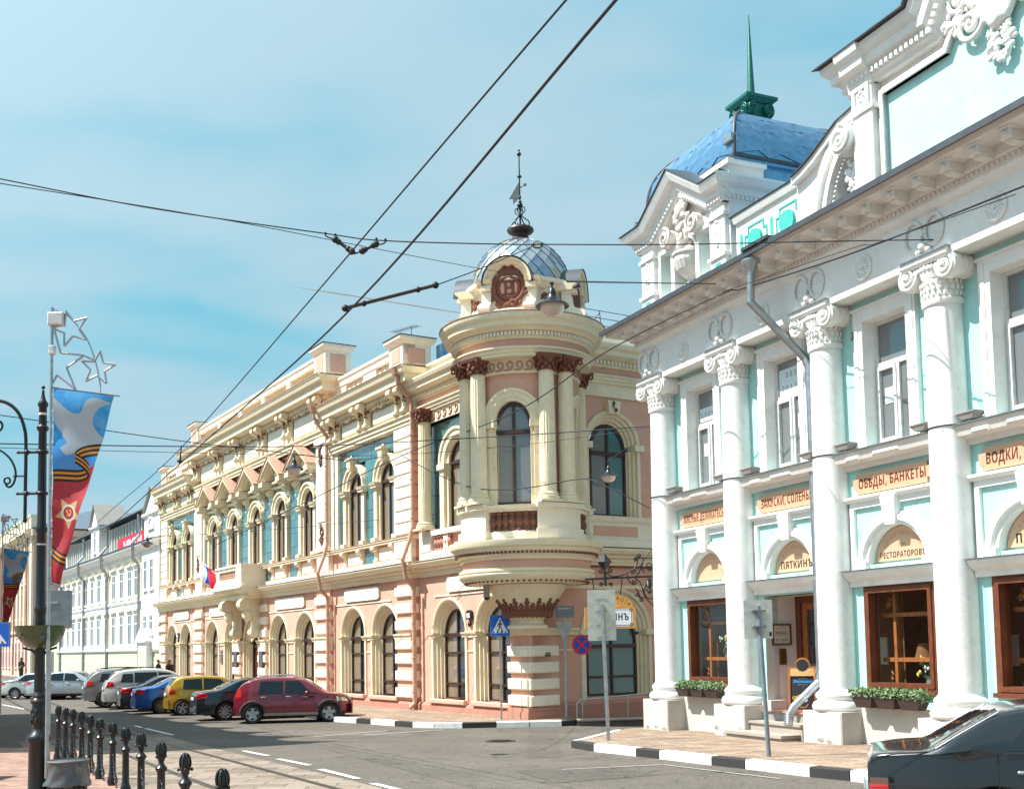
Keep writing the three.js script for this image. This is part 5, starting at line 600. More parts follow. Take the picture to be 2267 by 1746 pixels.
rp('room_back', [box(0.5, WEND, 0.6, 5, -2.6, -2.5)], plaster(0.26, 0.13, 0.06)); for (let k = 0; k < 16; k++) rp('wall_picture', [cbox(0.9 + k * 0.85, 1.3 + k * 0.85 + (k % 3) * 0.1, 1.8 + (k % 2) * 0.4, 2.4 + (k % 2) * 0.5, -2.5, -2.46, 0.02)], [M.woodLight, M.teal, M.creamPale, M.rust][k % 4]); rp('room_floor', [box(0.4, WEND, 0.5, 0.62, -9, WZ - 0.36)], M.darkStone);
{ // things seen in the shop windows
  const leafM = new THREE.MeshStandardMaterial({ color: lin(0.06, 0.13, 0.04), roughness: 0.8 }), fl = [paint(0.75, 0.55, 0.08), paint(0.7, 0.68, 0.6), paint(0.7, 0.2, 0.03)];
  const bunch = (x, y, i, label) => { const t = thing('flower_bouquet', label, 'flowers', [...(q => [q[0], y, q[1]])(wAt(x, WZ - 0.5))], WTURN); const g = []; rs = 500 + i; for (let k = 0; k < 90; k++) { const a = rr(0, 6.28), r = 0.26 * Math.sqrt(rnd()), h = 0.2 + rr(0, 0.4); g.push(bare(new THREE.SphereGeometry(0.045, 5, 3).scale(0.5, 1.5, 0.15).rotateZ(rr(-1.2, 1.2)).rotateY(rr(0, 6)).translate(r * Math.cos(a), h, r * 0.35 * Math.sin(a)))); } part(t, 'leaves', g, leafM); for (let k = 0; k < 5; k++) part(t, 'blossom', foliage(rr(-0.22, 0.22), rr(0.3, 0.62), 0.1, 0.05, 0.05, 6, 0.035, 60 + k), fl[k % 3]); part(t, 'vase', [lathe([[0, 0], [0.1, 0], [0.13, 0.1], [0.09, 0.2], [0.1, 0.24], [0, 0.24]], 16)], M.glassGrey); };
  bunch(BAY(2) + 0.25, 1.36, 1, 'bunch of yellow and orange flowers inside the wide shop window'); bunch(BAY(0) + 0.1, 1.9, 2, 'leafy bouquet with orange blooms inside the leftmost shop window'); bunch(BAY(3) - 0.35, 2.3, 3, 'trailing green plant inside the shop window at the right edge');
  const lampT = thing('table_lamp', 'orange shaded lamp behind the wide shop window', 'lamp', [...(q => [q[0], 1.36, q[1]])(wAt(BAY(2) - 0.2, WZ - 0.8))], WTURN); part(lampT, 'lamp_shade', [lathe([[0.2, 0.62], [0.13, 0.9]], 20)], paint(0.22, 0.09, 0.03, 0.9)); part(lampT, 'stem', [bar([0, 0, 0], [0, 0.7, 0], 0.02), lathe([[0, 0], [0.1, 0], [0.1, 0.03], [0, 0.05]], 16)], M.iron);
  const os = thing('glass_sign', 'mirrored name lettering seen through the glass of the leftmost shop window', 'sign', [resto.position.x, 0, resto.position.z], WTURN); board(os, 'sign_face', BAY(0) - 0.42, BAY(0) + 0.7, 2.9, 3.2, WZ - 0.3, canvasMat(512, 150, (x, W, H) => { x.fillStyle = '#3f4d4c'; x.fillRect(0, 0, W, H); x.strokeStyle = '#11100f'; x.lineWidth = 5; x.strokeRect(10, 10, W - 20, H - 20); x.fillStyle = '#11100f'; x.font = 'bold 110px sans-serif'; x.textAlign = 'center'; x.save(); x.translate(W, 0); x.scale(-1, 1); x.fillText('ПЯТКИНЪ', W / 2, H * 0.77, W * 0.86); x.restore(); }));
}
{ // entrance: porch, steps, door
  const c = BAY(1), z = WZ, xl = c - 1.0; rp('entrance_wall', [box(xl - 0.06, xl, 0.6, 3.5, z - 1.0, z - 0.02), box(c + 0.96, c + 1.0, 0.6, 3.5, z - 1.0, z - 0.02), box(xl, c + 0.96, 3.36, 3.5, z - 1.0, z - 0.02)], M.whiteWarm);
  const d = sub(resto, 'door', [xl + 0.7, 0, z - 0.98]); part(d, 'door_frame', [plate(rect(-0.7, 1.2, 0.8, 3.36), [rect(-0.52, 0.5, 0.84, 3.2), rect(0.58, 1.1, 0.84, 3.2)], 0, 0.14)], M.woodFrame); part(d, 'door_leaf', [plate(rect(-0.52, 0.5, 0.84, 3.2), [rect(-0.36, 0.36, 1.1, 3.05)], 0.03, 0.09)], M.woodLight); part(d, 'pane', [flat(rect(-0.38, 0.38, 1.08, 3.06), 0.05)], M.glassDark); part(d, 'handle', [bar([0.4, 1.6, 0.13], [0.4, 2.2, 0.13], 0.02)], M.zinc);
  rp('porch_step', [box(c - 1.0, c + 0.98, -0.3, 0.8, z - 1.0, z + 0.14)], M.concrete); rp('porch_step', [box(c - 0.98, c + 1.0, -0.3, 0.56, z - 0.3, z + 0.5), box(c - 1.0, c + 1.05, 0.56, 0.61, z - 0.3, z + 0.54)], M.stone); rp('porch_step', [box(c - 1.25, c + 0.75, -0.3, 0.34, z + 0.1, z + 0.95), box(c - 1.28, c + 0.78, 0.34, 0.4, z + 0.1, z + 1.0)], M.stone);
  rp('porch_tread', [box(c - 0.99, c + 0.97, 0.8, 0.83, z - 0.98, z + 0.18)], M.pinkDark);
  // local x of these plaques runs into the porch, their faces look along the street
  const mk = (n, l, d0, d1, y0, y1, mat, fr) => { const q = wAt(xl + 0.002, 0), t = thing(n, l, 'sign', [q[0], 0, q[1]], WTURN + Math.PI / 2); part(t, 'sign_frame', [plate(rect(d0, d1, y0, y1), [rect(d0 + 0.035, d1 - 0.035, y0 + 0.035, y1 - 0.035)], 0, 0.05)], fr); board(t, 'sign_face', d0 + 0.03, d1 - 0.03, y0 + 0.03, y1 - 0.03, 0.02, mat); };
  mk('wall_sign', 'framed opening hours sign on the porch wall beside the restaurant door', 0.78, 1.3, 2.26, 2.74, canvasMat(420, 340, (x, W, H) => { x.fillStyle = '#c9bfae'; x.fillRect(0, 0, W, H); x.fillStyle = '#2c2620'; x.textAlign = 'center'; x.font = '22px serif'; x.fillText('ресторація', W / 2, 40); x.fillText('работаетъ ежедневно', W / 2, 74); x.strokeStyle = '#2c2620'; x.lineWidth = 4; x.strokeRect(58, 104, W - 116, 84); x.font = 'bold 64px sans-serif'; x.fillText('ПЯТКИНЪ', W / 2, 168, W - 140); x.font = 'bold 60px serif'; x.fillText('с 12°° до 24°°', W / 2, 282, W * 0.9); }), M.woodFrame); mk('wall_sign', 'small brass plate under the hours sign on the porch wall', 0.97, 1.14, 1.82, 2.18, metal(0.30, 0.17, 0.06, 0.4, 0.8), metal(0.30, 0.17, 0.06, 0.4, 0.8));
}
function sweepXY(path, prof, zr, m0, m1) { // outline [z, offset] carried along a path in the facade plane, mitred at the turns
  const dirs = path.slice(1).map((p, i) => { const dx = p[0] - path[i][0], dy = p[1] - path[i][1], l = Math.hypot(dx, dy); return [dx / l, dy / l]; });
  const ring = path.map((p, i) => { const a = dirs[Math.max(0, i - 1)], b = dirs[Math.min(dirs.length - 1, i)]; let nx = -a[1] - b[1], ny = a[0] + b[0]; const k = 2 / (nx * nx + ny * ny); nx *= k; ny *= k; return prof.map(([z, h]) => { const e = Math.max(0, z - zr); return [p[0] + nx * h - (i === 0 ? m0 * e : 0) + (i === path.length - 1 ? m1 * e : 0), p[1] + ny * h, z]; }); });
  const out = []; for (let i = 1; i < ring.length; i++) { const n = prof.length, P = [...ring[i - 1], ...ring[i]], F = []; for (let k = 0; k < n; k++) { const j = (k + 1) % n; F.push([k, j, j + n, k + n]); } if (i === 1) F.push(Array.from({ length: n }, (_, k) => n - 1 - k)); if (i === ring.length - 1) F.push(Array.from({ length: n }, (_, k) => n + k)); out.push(quads(P, F)); } return out;
}
// attic: block with urn niche, pierced parapet, arched sweep, big gable
{
  const Z = -0.12, B = 10.62; rp('attic_block', [plate(rect(0.45, 4.45, B, 12.55), [rect(1.42, 1.92, B + 0.35, 12.2), archPts(2.55, B + 0.45, 11.8, 0.5), rect(3.2, 3.66, B + 0.35, 12.2)], Z - 0.35, Z), box(0.45, 4.45, B, B + 0.3, Z - 0.3, Z + 0.1)], M.white); rp('attic_block', [box(0.5, 4.4, B, 12.55, Z - 0.9, Z - 0.33)], M.mint); rp('attic_block', [box(4.2, 4.45, B, 12.55, Z - 1.2, Z - 0.34)], M.white); rp('attic_block', [box(0.45, 0.7, B, 12.55, Z - 3, Z - 0.34)], M.white);
  rp('niche_back', [lathe([[0, B + 0.45], [0.52, B + 0.45], [0.52, 11.8], [0, 12.3]], 20, 0.7, Math.PI / 2, Math.PI).rotateY(0).translate(2.55, 0, Z - 0.3)], M.whiteWarm);
  for (const s of [0, 1]) { const x = s ? 3.78 : 0.58; rp('attic_pilaster', [cbox(x, x + 0.6, B, 12.55, Z - 0.1, Z + 0.12, 0.02), box(x - 0.06, x + 0.66, B, B + 0.24, Z - 0.1, Z + 0.17), box(x - 0.05, x + 0.65, 12.2, 12.28, Z, Z + 0.17), box(x - 0.05, x + 0.65, B + 0.62, B + 0.7, Z, Z + 0.17), ...foliage(x + 0.3, 11.8, Z + 0.12, 0.1, 0.36, 16, 0.055, 70 + s)], M.white); rp('inset_panel', [box(x + 0.2, x + 0.42, B + 0.4, B + 0.52, Z + 0.1, Z + 0.128)], M.teal); }
  for (const x of [1.67, 3.43]) rp('panel_frame', [plate(rect(x - 0.33, x + 0.33, B + 0.28, 12.28), [rect(x - 0.24, x + 0.24, B + 0.37, 12.19)], Z - 0.1, Z + 0.05)], M.white);
  rp('niche_frame', [arc(2.55, 11.8, 0.48, [[0, Z - 0.2], [0, Z + 0.04], [0.09, Z + 0.06], [0.1, Z - 0.1]], 0, Math.PI, 20), box(1.98, 2.07, B + 0.45, 11.8, Z - 0.2, Z + 0.05), box(3.03, 3.12, B + 0.45, 11.8, Z - 0.2, Z + 0.05)], M.white);
  const urn = thing('stone_urn', 'white fluted stone urn with a lid in the attic niche', 'urn', [...(q => [q[0], B + 0.45, q[1]])(wAt(2.55, Z - 0.14))], WTURN); const bowl = lathe([[0.1, 0.2], [0.2, 0.26], [0.36, 0.42], [0.43, 0.62], [0.42, 0.74], [0.46, 0.78], [0.46, 0.84], [0.3, 0.87], [0.16, 0.98], [0.14, 1.02], [0, 1.04]], 64); { const p = bowl.attributes.position; for (let i = 0; i < p.count; i++) { const y = p.getY(i); if (y > 0.24 && y < 0.74) { const a = Math.atan2(p.getZ(i), p.getX(i)), k = 1 - 0.035 * (0.5 + 0.5 * Math.cos(a * 22)); p.setX(i, p.getX(i) * k); p.setZ(i, p.getZ(i) * k); } } bowl.computeVertexNormals(); } part(urn, 'bowl', [bare(bowl), ball(0, 1.1, 0, 0.08)], M.whiteWarm); part(urn, 'urn_foot', [lathe([[0, 0], [0.2, 0], [0.2, 0.05], [0.12, 0.1], [0.09, 0.16], [0.12, 0.22]], 24)], M.whiteWarm); for (const s of [-1, 1]) part(urn, 'handle', [spiral(s * 0.44, 0.88, 0.05, 0.12, 0, 1.4, s, Math.PI / 2, 0.035)], M.whiteWarm);
  // attic cornice and gable
  const ap = [[0.5, 12.5], [1.24, 12.5], [2.5, 13.32], [3.76, 12.5], [4.42, 12.5]], side = [[-0.1, 12.5], [0.04, 12.5], [0.06, 12.62], [0.12, 12.66], [0.14, 12.78], [0.28, 12.84], [0.36, 12.98], [0.36, 13.03], [-0.1, 13.08]];
  rp('attic_cornice', sweepXY(ap, [[Z - 0.3, 0], [Z + 0.16, 0], [Z + 0.18, 0.12], [Z + 0.24, 0.16], [Z + 0.26, 0.28], [Z + 0.4, 0.34], [Z + 0.48, 0.48], [Z + 0.48, 0.53], [Z - 0.3, 0.58]], Z + 0.12, 1, 1), M.white); rp('attic_cornice', [rotY(profX(side, -0.12, 1.6, 1, 0), Math.PI / 2, 4.42, 0, Z + 0.12)], M.white); rp('attic_cornice', [rotY(profX(side, -3, 0.0, 0, 1), -Math.PI / 2, 0.5, 0, Z + 0.12)], M.white);
  rp('attic_gable', [plate([[1.24, 12.5], [3.76, 12.5], [2.5, 13.35]], [], Z - 0.3, Z - 0.1)], M.whiteWarm); rp('gable_sheet', sweepXY(ap, [[Z - 0.6, 0.585], [Z + 0.52, 0.535], [Z + 0.52, 0.555], [Z - 0.6, 0.61]], Z + 0.12, 1, 1), M.roofDark);
  const dd = []; for (let x = 0.5; x < 1.2; x += 0.12) dd.push(box(x, x + 0.07, 12.56, 12.64, Z + 0.15, Z + 0.23), box(x + 3.26, x + 3.33, 12.56, 12.64, Z + 0.15, Z + 0.23)); for (const s of [-1, 1]) for (let t = 0.1; t < 1.4; t += 0.12) dd.push(bare(box(-0.035, 0.035, 0.06, 0.14, Z + 0.15, Z + 0.23).rotateZ(-s * 0.577).translate(2.5 + s * (1.26 - t * 0.838), 12.5 + t * 0.545, 0))); for (let q = 0; q < 10; q++) dd.push(box(4.45, 4.52, 12.56, 12.64, Z - q * 0.12, Z - q * 0.12 + 0.07)); rp('dentils', dd, M.white).userData.kind = 'stuff';
  rp('shell_ornament', [...foliage(2.5, 12.75, Z + 0.08, 0.3, 0.5, 44, 0.09, 75), ...[-1, 1].map(s => spiral(2.5 + s * 0.62, 12.45, Z + 0.2, 0.26, 0, 1.7, s, Math.PI / 2, 0.05)), ...[-1, 1].map(s => bar([2.5 + s * 0.62, 12.45, Z - 0.05], [2.5 + s * 0.62, 12.45, Z + 0.18], 0.24, 0.24, 18)), ball(2.5, 12.95, Z + 0.1, 0.15, 1.6)], M.whiteWarm);
  // upper attic step behind, carrying the dome
  rp('dome_base', [box(0.6, 4.2, 13.02, 13.5, -1.3, -0.3), box(0.5, 4.32, 13.5, 13.62, -1.3, -0.2)], M.white); rp('dome_base', [box(0.5, 4.22, 12.0, 13.66, -4.4, -1.31)], M.roofBlue);
  // pierced parapet
  const ph = []; for (const x of [5.35, 6.5]) ph.push(x); rp('parapet', [plate([[4.6, B], [8.1, B], [8.1, 12.5], [6.9, 12.02], [4.6, 12.02]], [], Z - 0.3, Z - 0.05), profX([[Z - 0.3, 11.88], [Z + 0.02, 11.88], [Z + 0.06, 11.98], [Z + 0.06, 12.04], [Z - 0.3, 12.06]], 4.6, 7.1), box(4.6, 8.0, B, B + 0.3, Z - 0.2, Z + 0.02)], M.white); rp('parapet_sheet', [profX([[Z - 0.36, 12.065], [Z + 0.1, 12.045], [Z + 0.1, 12.06], [Z - 0.36, 12.085]], 4.5, 7.1)], M.roofDark);
  for (const x of ph) { rp('roundel', [bar([x, 11.28, Z - 0.06], [x, 11.28, Z + 0.02], 0.25, 0.25, 30)], M.teal); rp('stepped_frame', [plate([[x - 0.42, 10.98], [x - 0.42, 11.5], [x - 0.3, 11.5], [x - 0.3, 11.68], [x + 0.3, 11.68], [x + 0.3, 11.5], [x + 0.42, 11.5], [x + 0.42, 10.98]], [[[x - 0.38, 10.98 + 0.04], [x - 0.38, 11.46], [x - 0.26, 11.46], [x - 0.26, 11.64], [x + 0.26, 11.64], [x + 0.26, 11.46], [x + 0.38, 11.46], [x + 0.38, 11.02]]], Z - 0.06, Z - 0.03)], M.teal); }
  for (const x of [4.8, 5.93, 7.08]) rp('slot_panel', [plate([[x - 0.05, 11.0], [x + 0.05, 11.0], [x + 0.05, 11.55], [x, 11.62], [x - 0.05, 11.55]], [], Z - 0.06, Z - 0.035)], M.teal);
  // sweeping arch beside the big gable
  const sx = 8.95, sy = B, E = (r, k, n, a0, a1) => Array.from({ length: n + 1 }, (_, i) => { const a = a0 + (a1 - a0) * i / n; return [sx + r * Math.cos(a), sy + r * k * Math.sin(a)]; }), Q = Math.PI / 2;
  const top = [[6.95, 12.03], [7.3, 12.1], [7.7, 12.24], [8.1, 12.42], [8.45, 12.58], [8.95, 12.66]];
  rp('arched_sweep', [plate([...top, ...E(1.06, 1.5, 14, Q, Math.PI), [7.45, B], [6.95, B]], [], Z - 0.35, Z + 0.05), ...top.slice(1).map((p, i) => { const q = top[i]; return plate([[q[0], q[1] - 0.16], [p[0], p[1] - 0.16], [p[0], p[1]], [q[0], q[1]]], [], Z, Z + 0.2 + i * 0.004); }), arc(sx, sy, 1.42, [[-0.08, Z], [-0.08, Z + 0.13], [0, Z + 0.16], [0.05, Z + 0.16], [0.06, Z]], Q, Math.PI, 16, 1.34), arc(sx, sy, 1.1, [[-0.1, Z - 0.2], [-0.06, Z + 0.14], [0.04, Z + 0.14], [0.06, Z]], Q, Math.PI, 16, 1.48)], M.white); rp('sweep_back', [plate([[7.8, B], [9.0, B], [9.0, B + 1.6], [8.0, B + 1.1]], [], Z - 0.5, Z - 0.38)], M.whiteWarm);
  rp('sweep_sheet', top.slice(1).map((p, i) => { const q = top[i]; return quads([[q[0], q[1] + 0.004, Z + 0.26], [p[0], p[1] + 0.004, Z + 0.26], [p[0], p[1] + 0.004, Z - 0.36], [q[0], q[1] + 0.004, Z - 0.36], [q[0], q[1] - 0.02, Z + 0.26], [p[0], p[1] - 0.02, Z + 0.26]], [[0, 1, 2, 3], [4, 5, 1, 0]]); }), M.roofDark);
  const bead = []; for (let i = 0; i <= 22; i++) { const a = Q + i / 22 * Q; bead.push(ball(sx + 0.95 * Math.cos(a), sy + 0.95 * 1.5 * Math.sin(a), Z + 0.03, 0.032, 1, 8)); } rp('bead_moulding', bead, M.white).userData.kind = 'stuff';
  rp('scroll_volute', [bar([8.72, 12.06, Z - 0.3], [8.72, 12.06, Z + 0.4], 0.3, 0.3, 28), spiral(8.72, 12.06, Z + 0.41, 0.28, 0, 2.1, -1, Math.PI / 2, 0.04), ball(8.72, 12.06, Z + 0.41, 0.06), ...foliage(8.72, 11.4, Z + 0.06, 0.2, 0.42, 50, 0.07, 77)], M.white);
  // big gable
  const G = 12.5, gz = Z + 0.1, K0 = 11.2, K1 = 2 * G - K0, RX = 0.75, RY = 1.3; rp('gable_wall', [plate([[9.0, B], [15.9, B], [15.9, 12.95], [K1, 12.95], [K1 - RX, 12.95 + RY], [K0 + RX, 12.95 + RY], [K0, 12.95], [9.0, 12.95]], [], gz - 0.4, gz - 0.06)], M.white);
  const fp = d => [[9.72 - d, 11.0 - d], [15.3 + d, 11 - d], [15.3 + d, 12.55 + d], [K1 - 0.1 + d * 0.6, 12.55 + d], [K1 - RX + d * 0.6, 13.6 + d], [K0 + RX - d * 0.6, 13.6 + d], [K0 + 0.1 - d * 0.6, 12.55 + d], [9.72 - d, 12.55 + d]]; rp('gable_field', [plate(fp(0), [], gz - 0.08, gz - 0.03)], plaster(0.46, 0.78, 0.76));
  rp('field_frame', [plate(fp(0.14), [fp(0)], gz - 0.1, gz + 0.06), plate(fp(0.07), [fp(0)], gz - 0.1, gz + 0.1)], M.white);
  rp('gable_pilaster', [cbox(8.98, 9.52, B, 12.9, gz - 0.2, gz + 0.18, 0.02), box(8.92, 9.58, 12.36, 12.44, gz, gz + 0.22), plate(rect(9.02, 9.48, 12.44, 12.9), [rect(9.1, 9.4, 12.52, 12.82)], gz + 0.1, gz + 0.22), ...foliage(9.25, 12.67, gz + 0.18, 0.12, 0.12, 12, 0.05, 78)], M.white);
  // its cornice: level, then climbing the slopes, mitred at each turn
  const path = [[8.9, 12.86], [K0, 12.86], [K0 + RX, 12.86 + RY], [K1 - RX, 12.86 + RY], [K1, 12.86], [15.9, 12.86]];
  rp('gable_cornice', sweepXY(path, [[gz - 0.3, 0], [gz + 0.1, 0], [gz + 0.12, 0.08], [gz + 0.18, 0.12], [gz + 0.18, 0.24], [gz + 0.32, 0.32], [gz + 0.34, 0.46], [gz + 0.45, 0.56], [gz + 0.48, 0.68], [gz - 0.3, 0.74]], gz, 1, 0), M.white);
  rp('gable_cornice', [profX([[gz, 12.86], [gz + 0.2, 12.86], [gz + 0.22, 12.98], [gz + 0.26, 13.1], [gz + 0.41, 13.18], [gz + 0.43, 13.32], [gz + 0.53, 13.42], [gz + 0.56, 13.55], [gz, 13.6]], 8.93, 9.56)], M.white);
  rp('gable_sheet', sweepXY(path, [[gz - 0.3, 0.745], [gz + 0.58, 0.695], [gz + 0.58, 0.72], [gz - 0.3, 0.78]], gz, 1, 0), M.roofDark);
  const gd = []; for (let x = 8.95; x < K0 - 0.1; x += 0.13) gd.push(box(x, x + 0.075, 13.0, 13.1, gz + 0.12, gz + 0.26)); { const l = Math.hypot(RX, RY); for (let t = 0.1; t < l - 0.05; t += 0.13) gd.push(bare(box(-0.037, 0.037, 0.13, 0.23, gz + 0.12, gz + 0.26).rotateZ(Math.atan2(RY, RX)).translate(K0 + RX * t / l, 12.86 + RY * t / l, 0))); } rp('dentils', gd, M.white).userData.kind = 'stuff';
  rp('cartouche', [rough(new THREE.SphereGeometry(0.5, 30, 20).scale(0.85, 1.15, 0.35).translate(G, 13.0, gz + 0.08), 0.07, 5), ...foliage(G, 12.2, gz + 0.08, 0.26, 0.38, 60, 0.075, 79), ...foliage(G - 0.75, 12.98, gz + 0.06, 0.5, 0.22, 70, 0.075, 80), ...foliage(G + 0.75, 12.98, gz + 0.06, 0.5, 0.22, 70, 0.075, 81), ...[-1, 1].map(s => spiral(G + s * 0.62, 12.75, gz + 0.1, 0.3, 0, 1.6, s, 0, 0.055)), ...[-1, 1].map(s => spiral(G + s * 0.85, 13.3, gz + 0.1, 0.24, 0, 1.6, -s, 2, 0.05))], M.white);
}
// blue dome over the end block, four curved faces of diamond sheets, and its spire
{
  const D = [2.3, 13.3, -2.4], dm = sub(resto, 'dome', D, 0), n = 9, hw = t => 2.0 - 1.08 * t ** 2.3, yy = t => 0.45 + 1.5 * Math.sin(t * 1.42) / Math.sin(1.42);
  const body = []; for (let f = 0; f < 4; f++) { const a = []; for (let i = 0; i < n; i++) { const t0 = i / n * 0.97, t1 = (i + 1) / n * 0.97, A = hw(t0), B = hw(t1), y0 = yy(t0), y1 = yy(t1); a.push(...[-A, y0, A], ...[A, y0, A], ...[B, y1, B], ...[-A, y0, A], ...[B, y1, B], ...[-B, y1, B]); } const g = new THREE.BufferGeometry(); g.setAttribute('position', new THREE.BufferAttribute(new Float32Array(a), 3)); g.computeVertexNormals(); body.push(bare(g).rotateY(f * Math.PI / 2)); }
  part(dm, 'dome_shell', [...body, box(-2.02, 2.02, 0.3, 0.46, -2.02, 2.02), frus(0, 0, yy(0.96), yy(0.96) + 0.42, hw(0.96), hw(0.96), 0.3, 0.3)], M.roofBlue);
  const rowsN = 4, shm = [M.roofBlue, metal(0.27, 0.48, 0.68, 0.27, 0.8), metal(0.23, 0.44, 0.64, 0.34, 0.8)];
  for (const f of [0, 1, 3]) for (let j = 0; j < rowsN; j++) { const cols = 4; for (let k = 0; k <= cols; k++) { const tc = (j + 0.5 + (k % 2) * 0.5) / rowsN * 0.95, dt = 0.95 / rowsN, lo = Math.max(0, tc - dt * 0.98), hi = Math.min(0.96, tc + dt * 0.98); if (tc > 0.95) continue; const u = -1 + 2 * k / cols, du = 2 / cols * 0.97, cl = x => Math.max(-1, Math.min(1, x)); const S = (uu, t, e) => [uu * hw(t), yy(t), hw(t) + e]; const m = part(dm, 'roof_sheet', quads([S(u, lo, 0.02), S(cl(u + du / 2), (lo + tc) / 2, 0.018), S(cl(u + du), tc, 0.016), S(cl(u + du / 2), (hi + tc) / 2, 0.014), S(u, hi, 0.012), S(cl(u - du / 2), (hi + tc) / 2, 0.014), S(cl(u - du), tc, 0.016), S(cl(u - du / 2), (lo + tc) / 2, 0.018), S(u, tc, 0.017)], [[0, 1, 8], [1, 2, 8], [2, 3, 8], [3, 4, 8], [4, 5, 8], [5, 6, 8], [6, 7, 8], [7, 0, 8]]), shm[(rnd() * 3) | 0]); m.rotation.y = f * Math.PI / 2; } }
  part(dm, 'dome_rib', [...[0, 1, 2, 3].map(f => tube(Array.from({ length: n + 1 }, (_, i) => { const t = i / n * 0.97; return [hw(t), yy(t), hw(t)]; }), 0.05, 6).rotateY(f * Math.PI / 2)), ...[0, 1, 2, 3].map(f => box(-0.98, 0.98, yy(0.96) - 0.03, yy(0.96) + 0.05, 0.92, 1.0).rotateY(f * Math.PI / 2)), box(-2.06, 2.06, 0.38, 0.46, -2.06, 2.06)], M.roofDark);
  part(dm, 'floodlight', [cbox(-0.16, 0.16, 0, 0.2, -0.1, 0.1, 0.02).translate(1.85, 0.75, 2.0)], M.zinc); part(dm, 'gutter', [box(-2.7, -2.0, 0.32, 0.38, 1.2, 2.0), box(-2.7, -2.62, 0.3, 0.46, 1.2, 2.0)], M.zinc);
  const sp = sub(resto, 'spire', [D[0], D[1] + yy(0.96) + 0.36, D[2]], 0); part(sp, 'spire_needle', [lathe([[0, 0.8], [0.12, 0.8], [0.1, 0.95], [0.02, 3.0], [0, 3.05]], 16)], M.greenPaint); part(sp, 'spire_capital', [frus(0, 0, 0, 0.5, 0.26, 0.26, 0.34, 0.34), frus(0, 0, 0.49, 0.58, 0.38, 0.38, 0.46, 0.46), box(-0.48, 0.48, 0.58, 0.66, -0.48, 0.48), ...[0, 1, 2, 3].map(f => [[-0.25, 1], [0.25, -1]].map(([x, d]) => [bar([x, 0.33, 0.28], [x, 0.33, 0.42], 0.145, 0.145, 16), spiral(x, 0.33, 0.43, 0.135, 0, 1.6, d, Math.PI / 2, 0.022)]).flat().map(g => g.rotateY(f * Math.PI / 2))).flat(), ...foliage(0, 0.14, 0.3, 0.2, 0.08, 8, 0.06, 90)], M.greenPaint);
}
rp('roof', [quads([[0.3, 10.75, -0.6], [WEND, 10.75, -0.6], [WEND, 13, -7], [0.3, 13, -7], [0.3, 10.75, -14], [WEND, 10.75, -14]], [[0, 1, 2, 3], [3, 2, 5, 4], [1, 5, 2], [0, 3, 4]])], M.roofBlue);
{ // downpipe crossing the entrance bay
  const P = [[6.2, 10.2, 0.62], [6.12, 9.55, 0.6], [6.6, 8.3, -0.4], [6.66, 8.1, -0.44], [6.66, 1.7, -0.44], [6.66, 1.5, -0.4], [6.45, 1.0, 0.1], [6.4, 0.82, 0.2], [6.46, 0.62, 0.26]]; rp('downpipe', bends(P, 0.085, 14), M.zinc); rp('rainwater_head', [lathe([[0.085, 10.22], [0.09, 10.3], [0.2, 10.46], [0.2, 10.54], [0.18, 10.54]], 20).translate(6.2, -0.1, 0.62)], M.zinc); const rb = []; for (let k = 0; k < 7; k++) rb.push(torus(0, 0, 0, 0.088, 0.009, 5, 18).rotateX(Math.PI / 2 - 0.3).rotateY(0.4).translate(6.41 + 0.005 * k, 0.92 - k * 0.045, 0.15 + k * 0.018)); rp('pipe_bend', rb, M.zinc);
  rp('gutter', [box(6.1, 7.0, 10.63, 10.7, 0.4, 0.8)], M.roofDark);
}
// ---------- far side of the street: buildings beyond the mansion, same local frame ----------
const farThing = (name, label) => thing(name, label, 'building', [PO[0], 0, PO[1]], PTURN);
const farCream = plaster(0.86, 0.78, 0.58), farWhite = plaster(0.86, 0.86, 0.85), farGreen = plaster(0.60, 0.64, 0.45), farPink = plaster(0.74, 0.50, 0.42), farGlass = glassy(0.06, 0.065, 0.08), farSlate = metal(0.22, 0.27, 0.32, 0.45, 0.5);
const simpleWin = (b, x, y0, y1, hw, z, trim, glass = farGlass, cap = false) => { const w = sub(b, 'window', [x, 0, 0]); part(w, 'frame', [plate(rect(-hw - 0.14, hw + 0.14, y0 - 0.1, y1 + 0.14), [rect(-hw, hw, y0, y1)], z - 0.05, z + 0.035), ...(cap ? [box(-hw - 0.22, hw + 0.22, y1 + 0.3, y1 + 0.42, z, z + 0.2), box(-hw - 0.12, hw + 0.12, y1 + 0.14, y1 + 0.3, z, z + 0.08)] : []), box(-hw - 0.16, hw + 0.16, y0 - 0.2, y0 - 0.1, z, z + 0.12)], trim); part(w, 'pane', [flat(rect(-hw, hw, y0, y1), z + 0.012)], glass); part(w, 'glazing_bar', [box(-0.03, 0.03, y0, y1, z + 0.0, z + 0.03), box(-hw, hw, y0 + (y1 - y0) * 0.7 - 0.03, y0 + (y1 - y0) * 0.7 + 0.03, z + 0.0, z + 0.028)], trim); return w; };
const cloneWin = (w, b, x) => { const c = w.clone(); c.name = numbered('window'); c.position.x = x; b.add(c); };
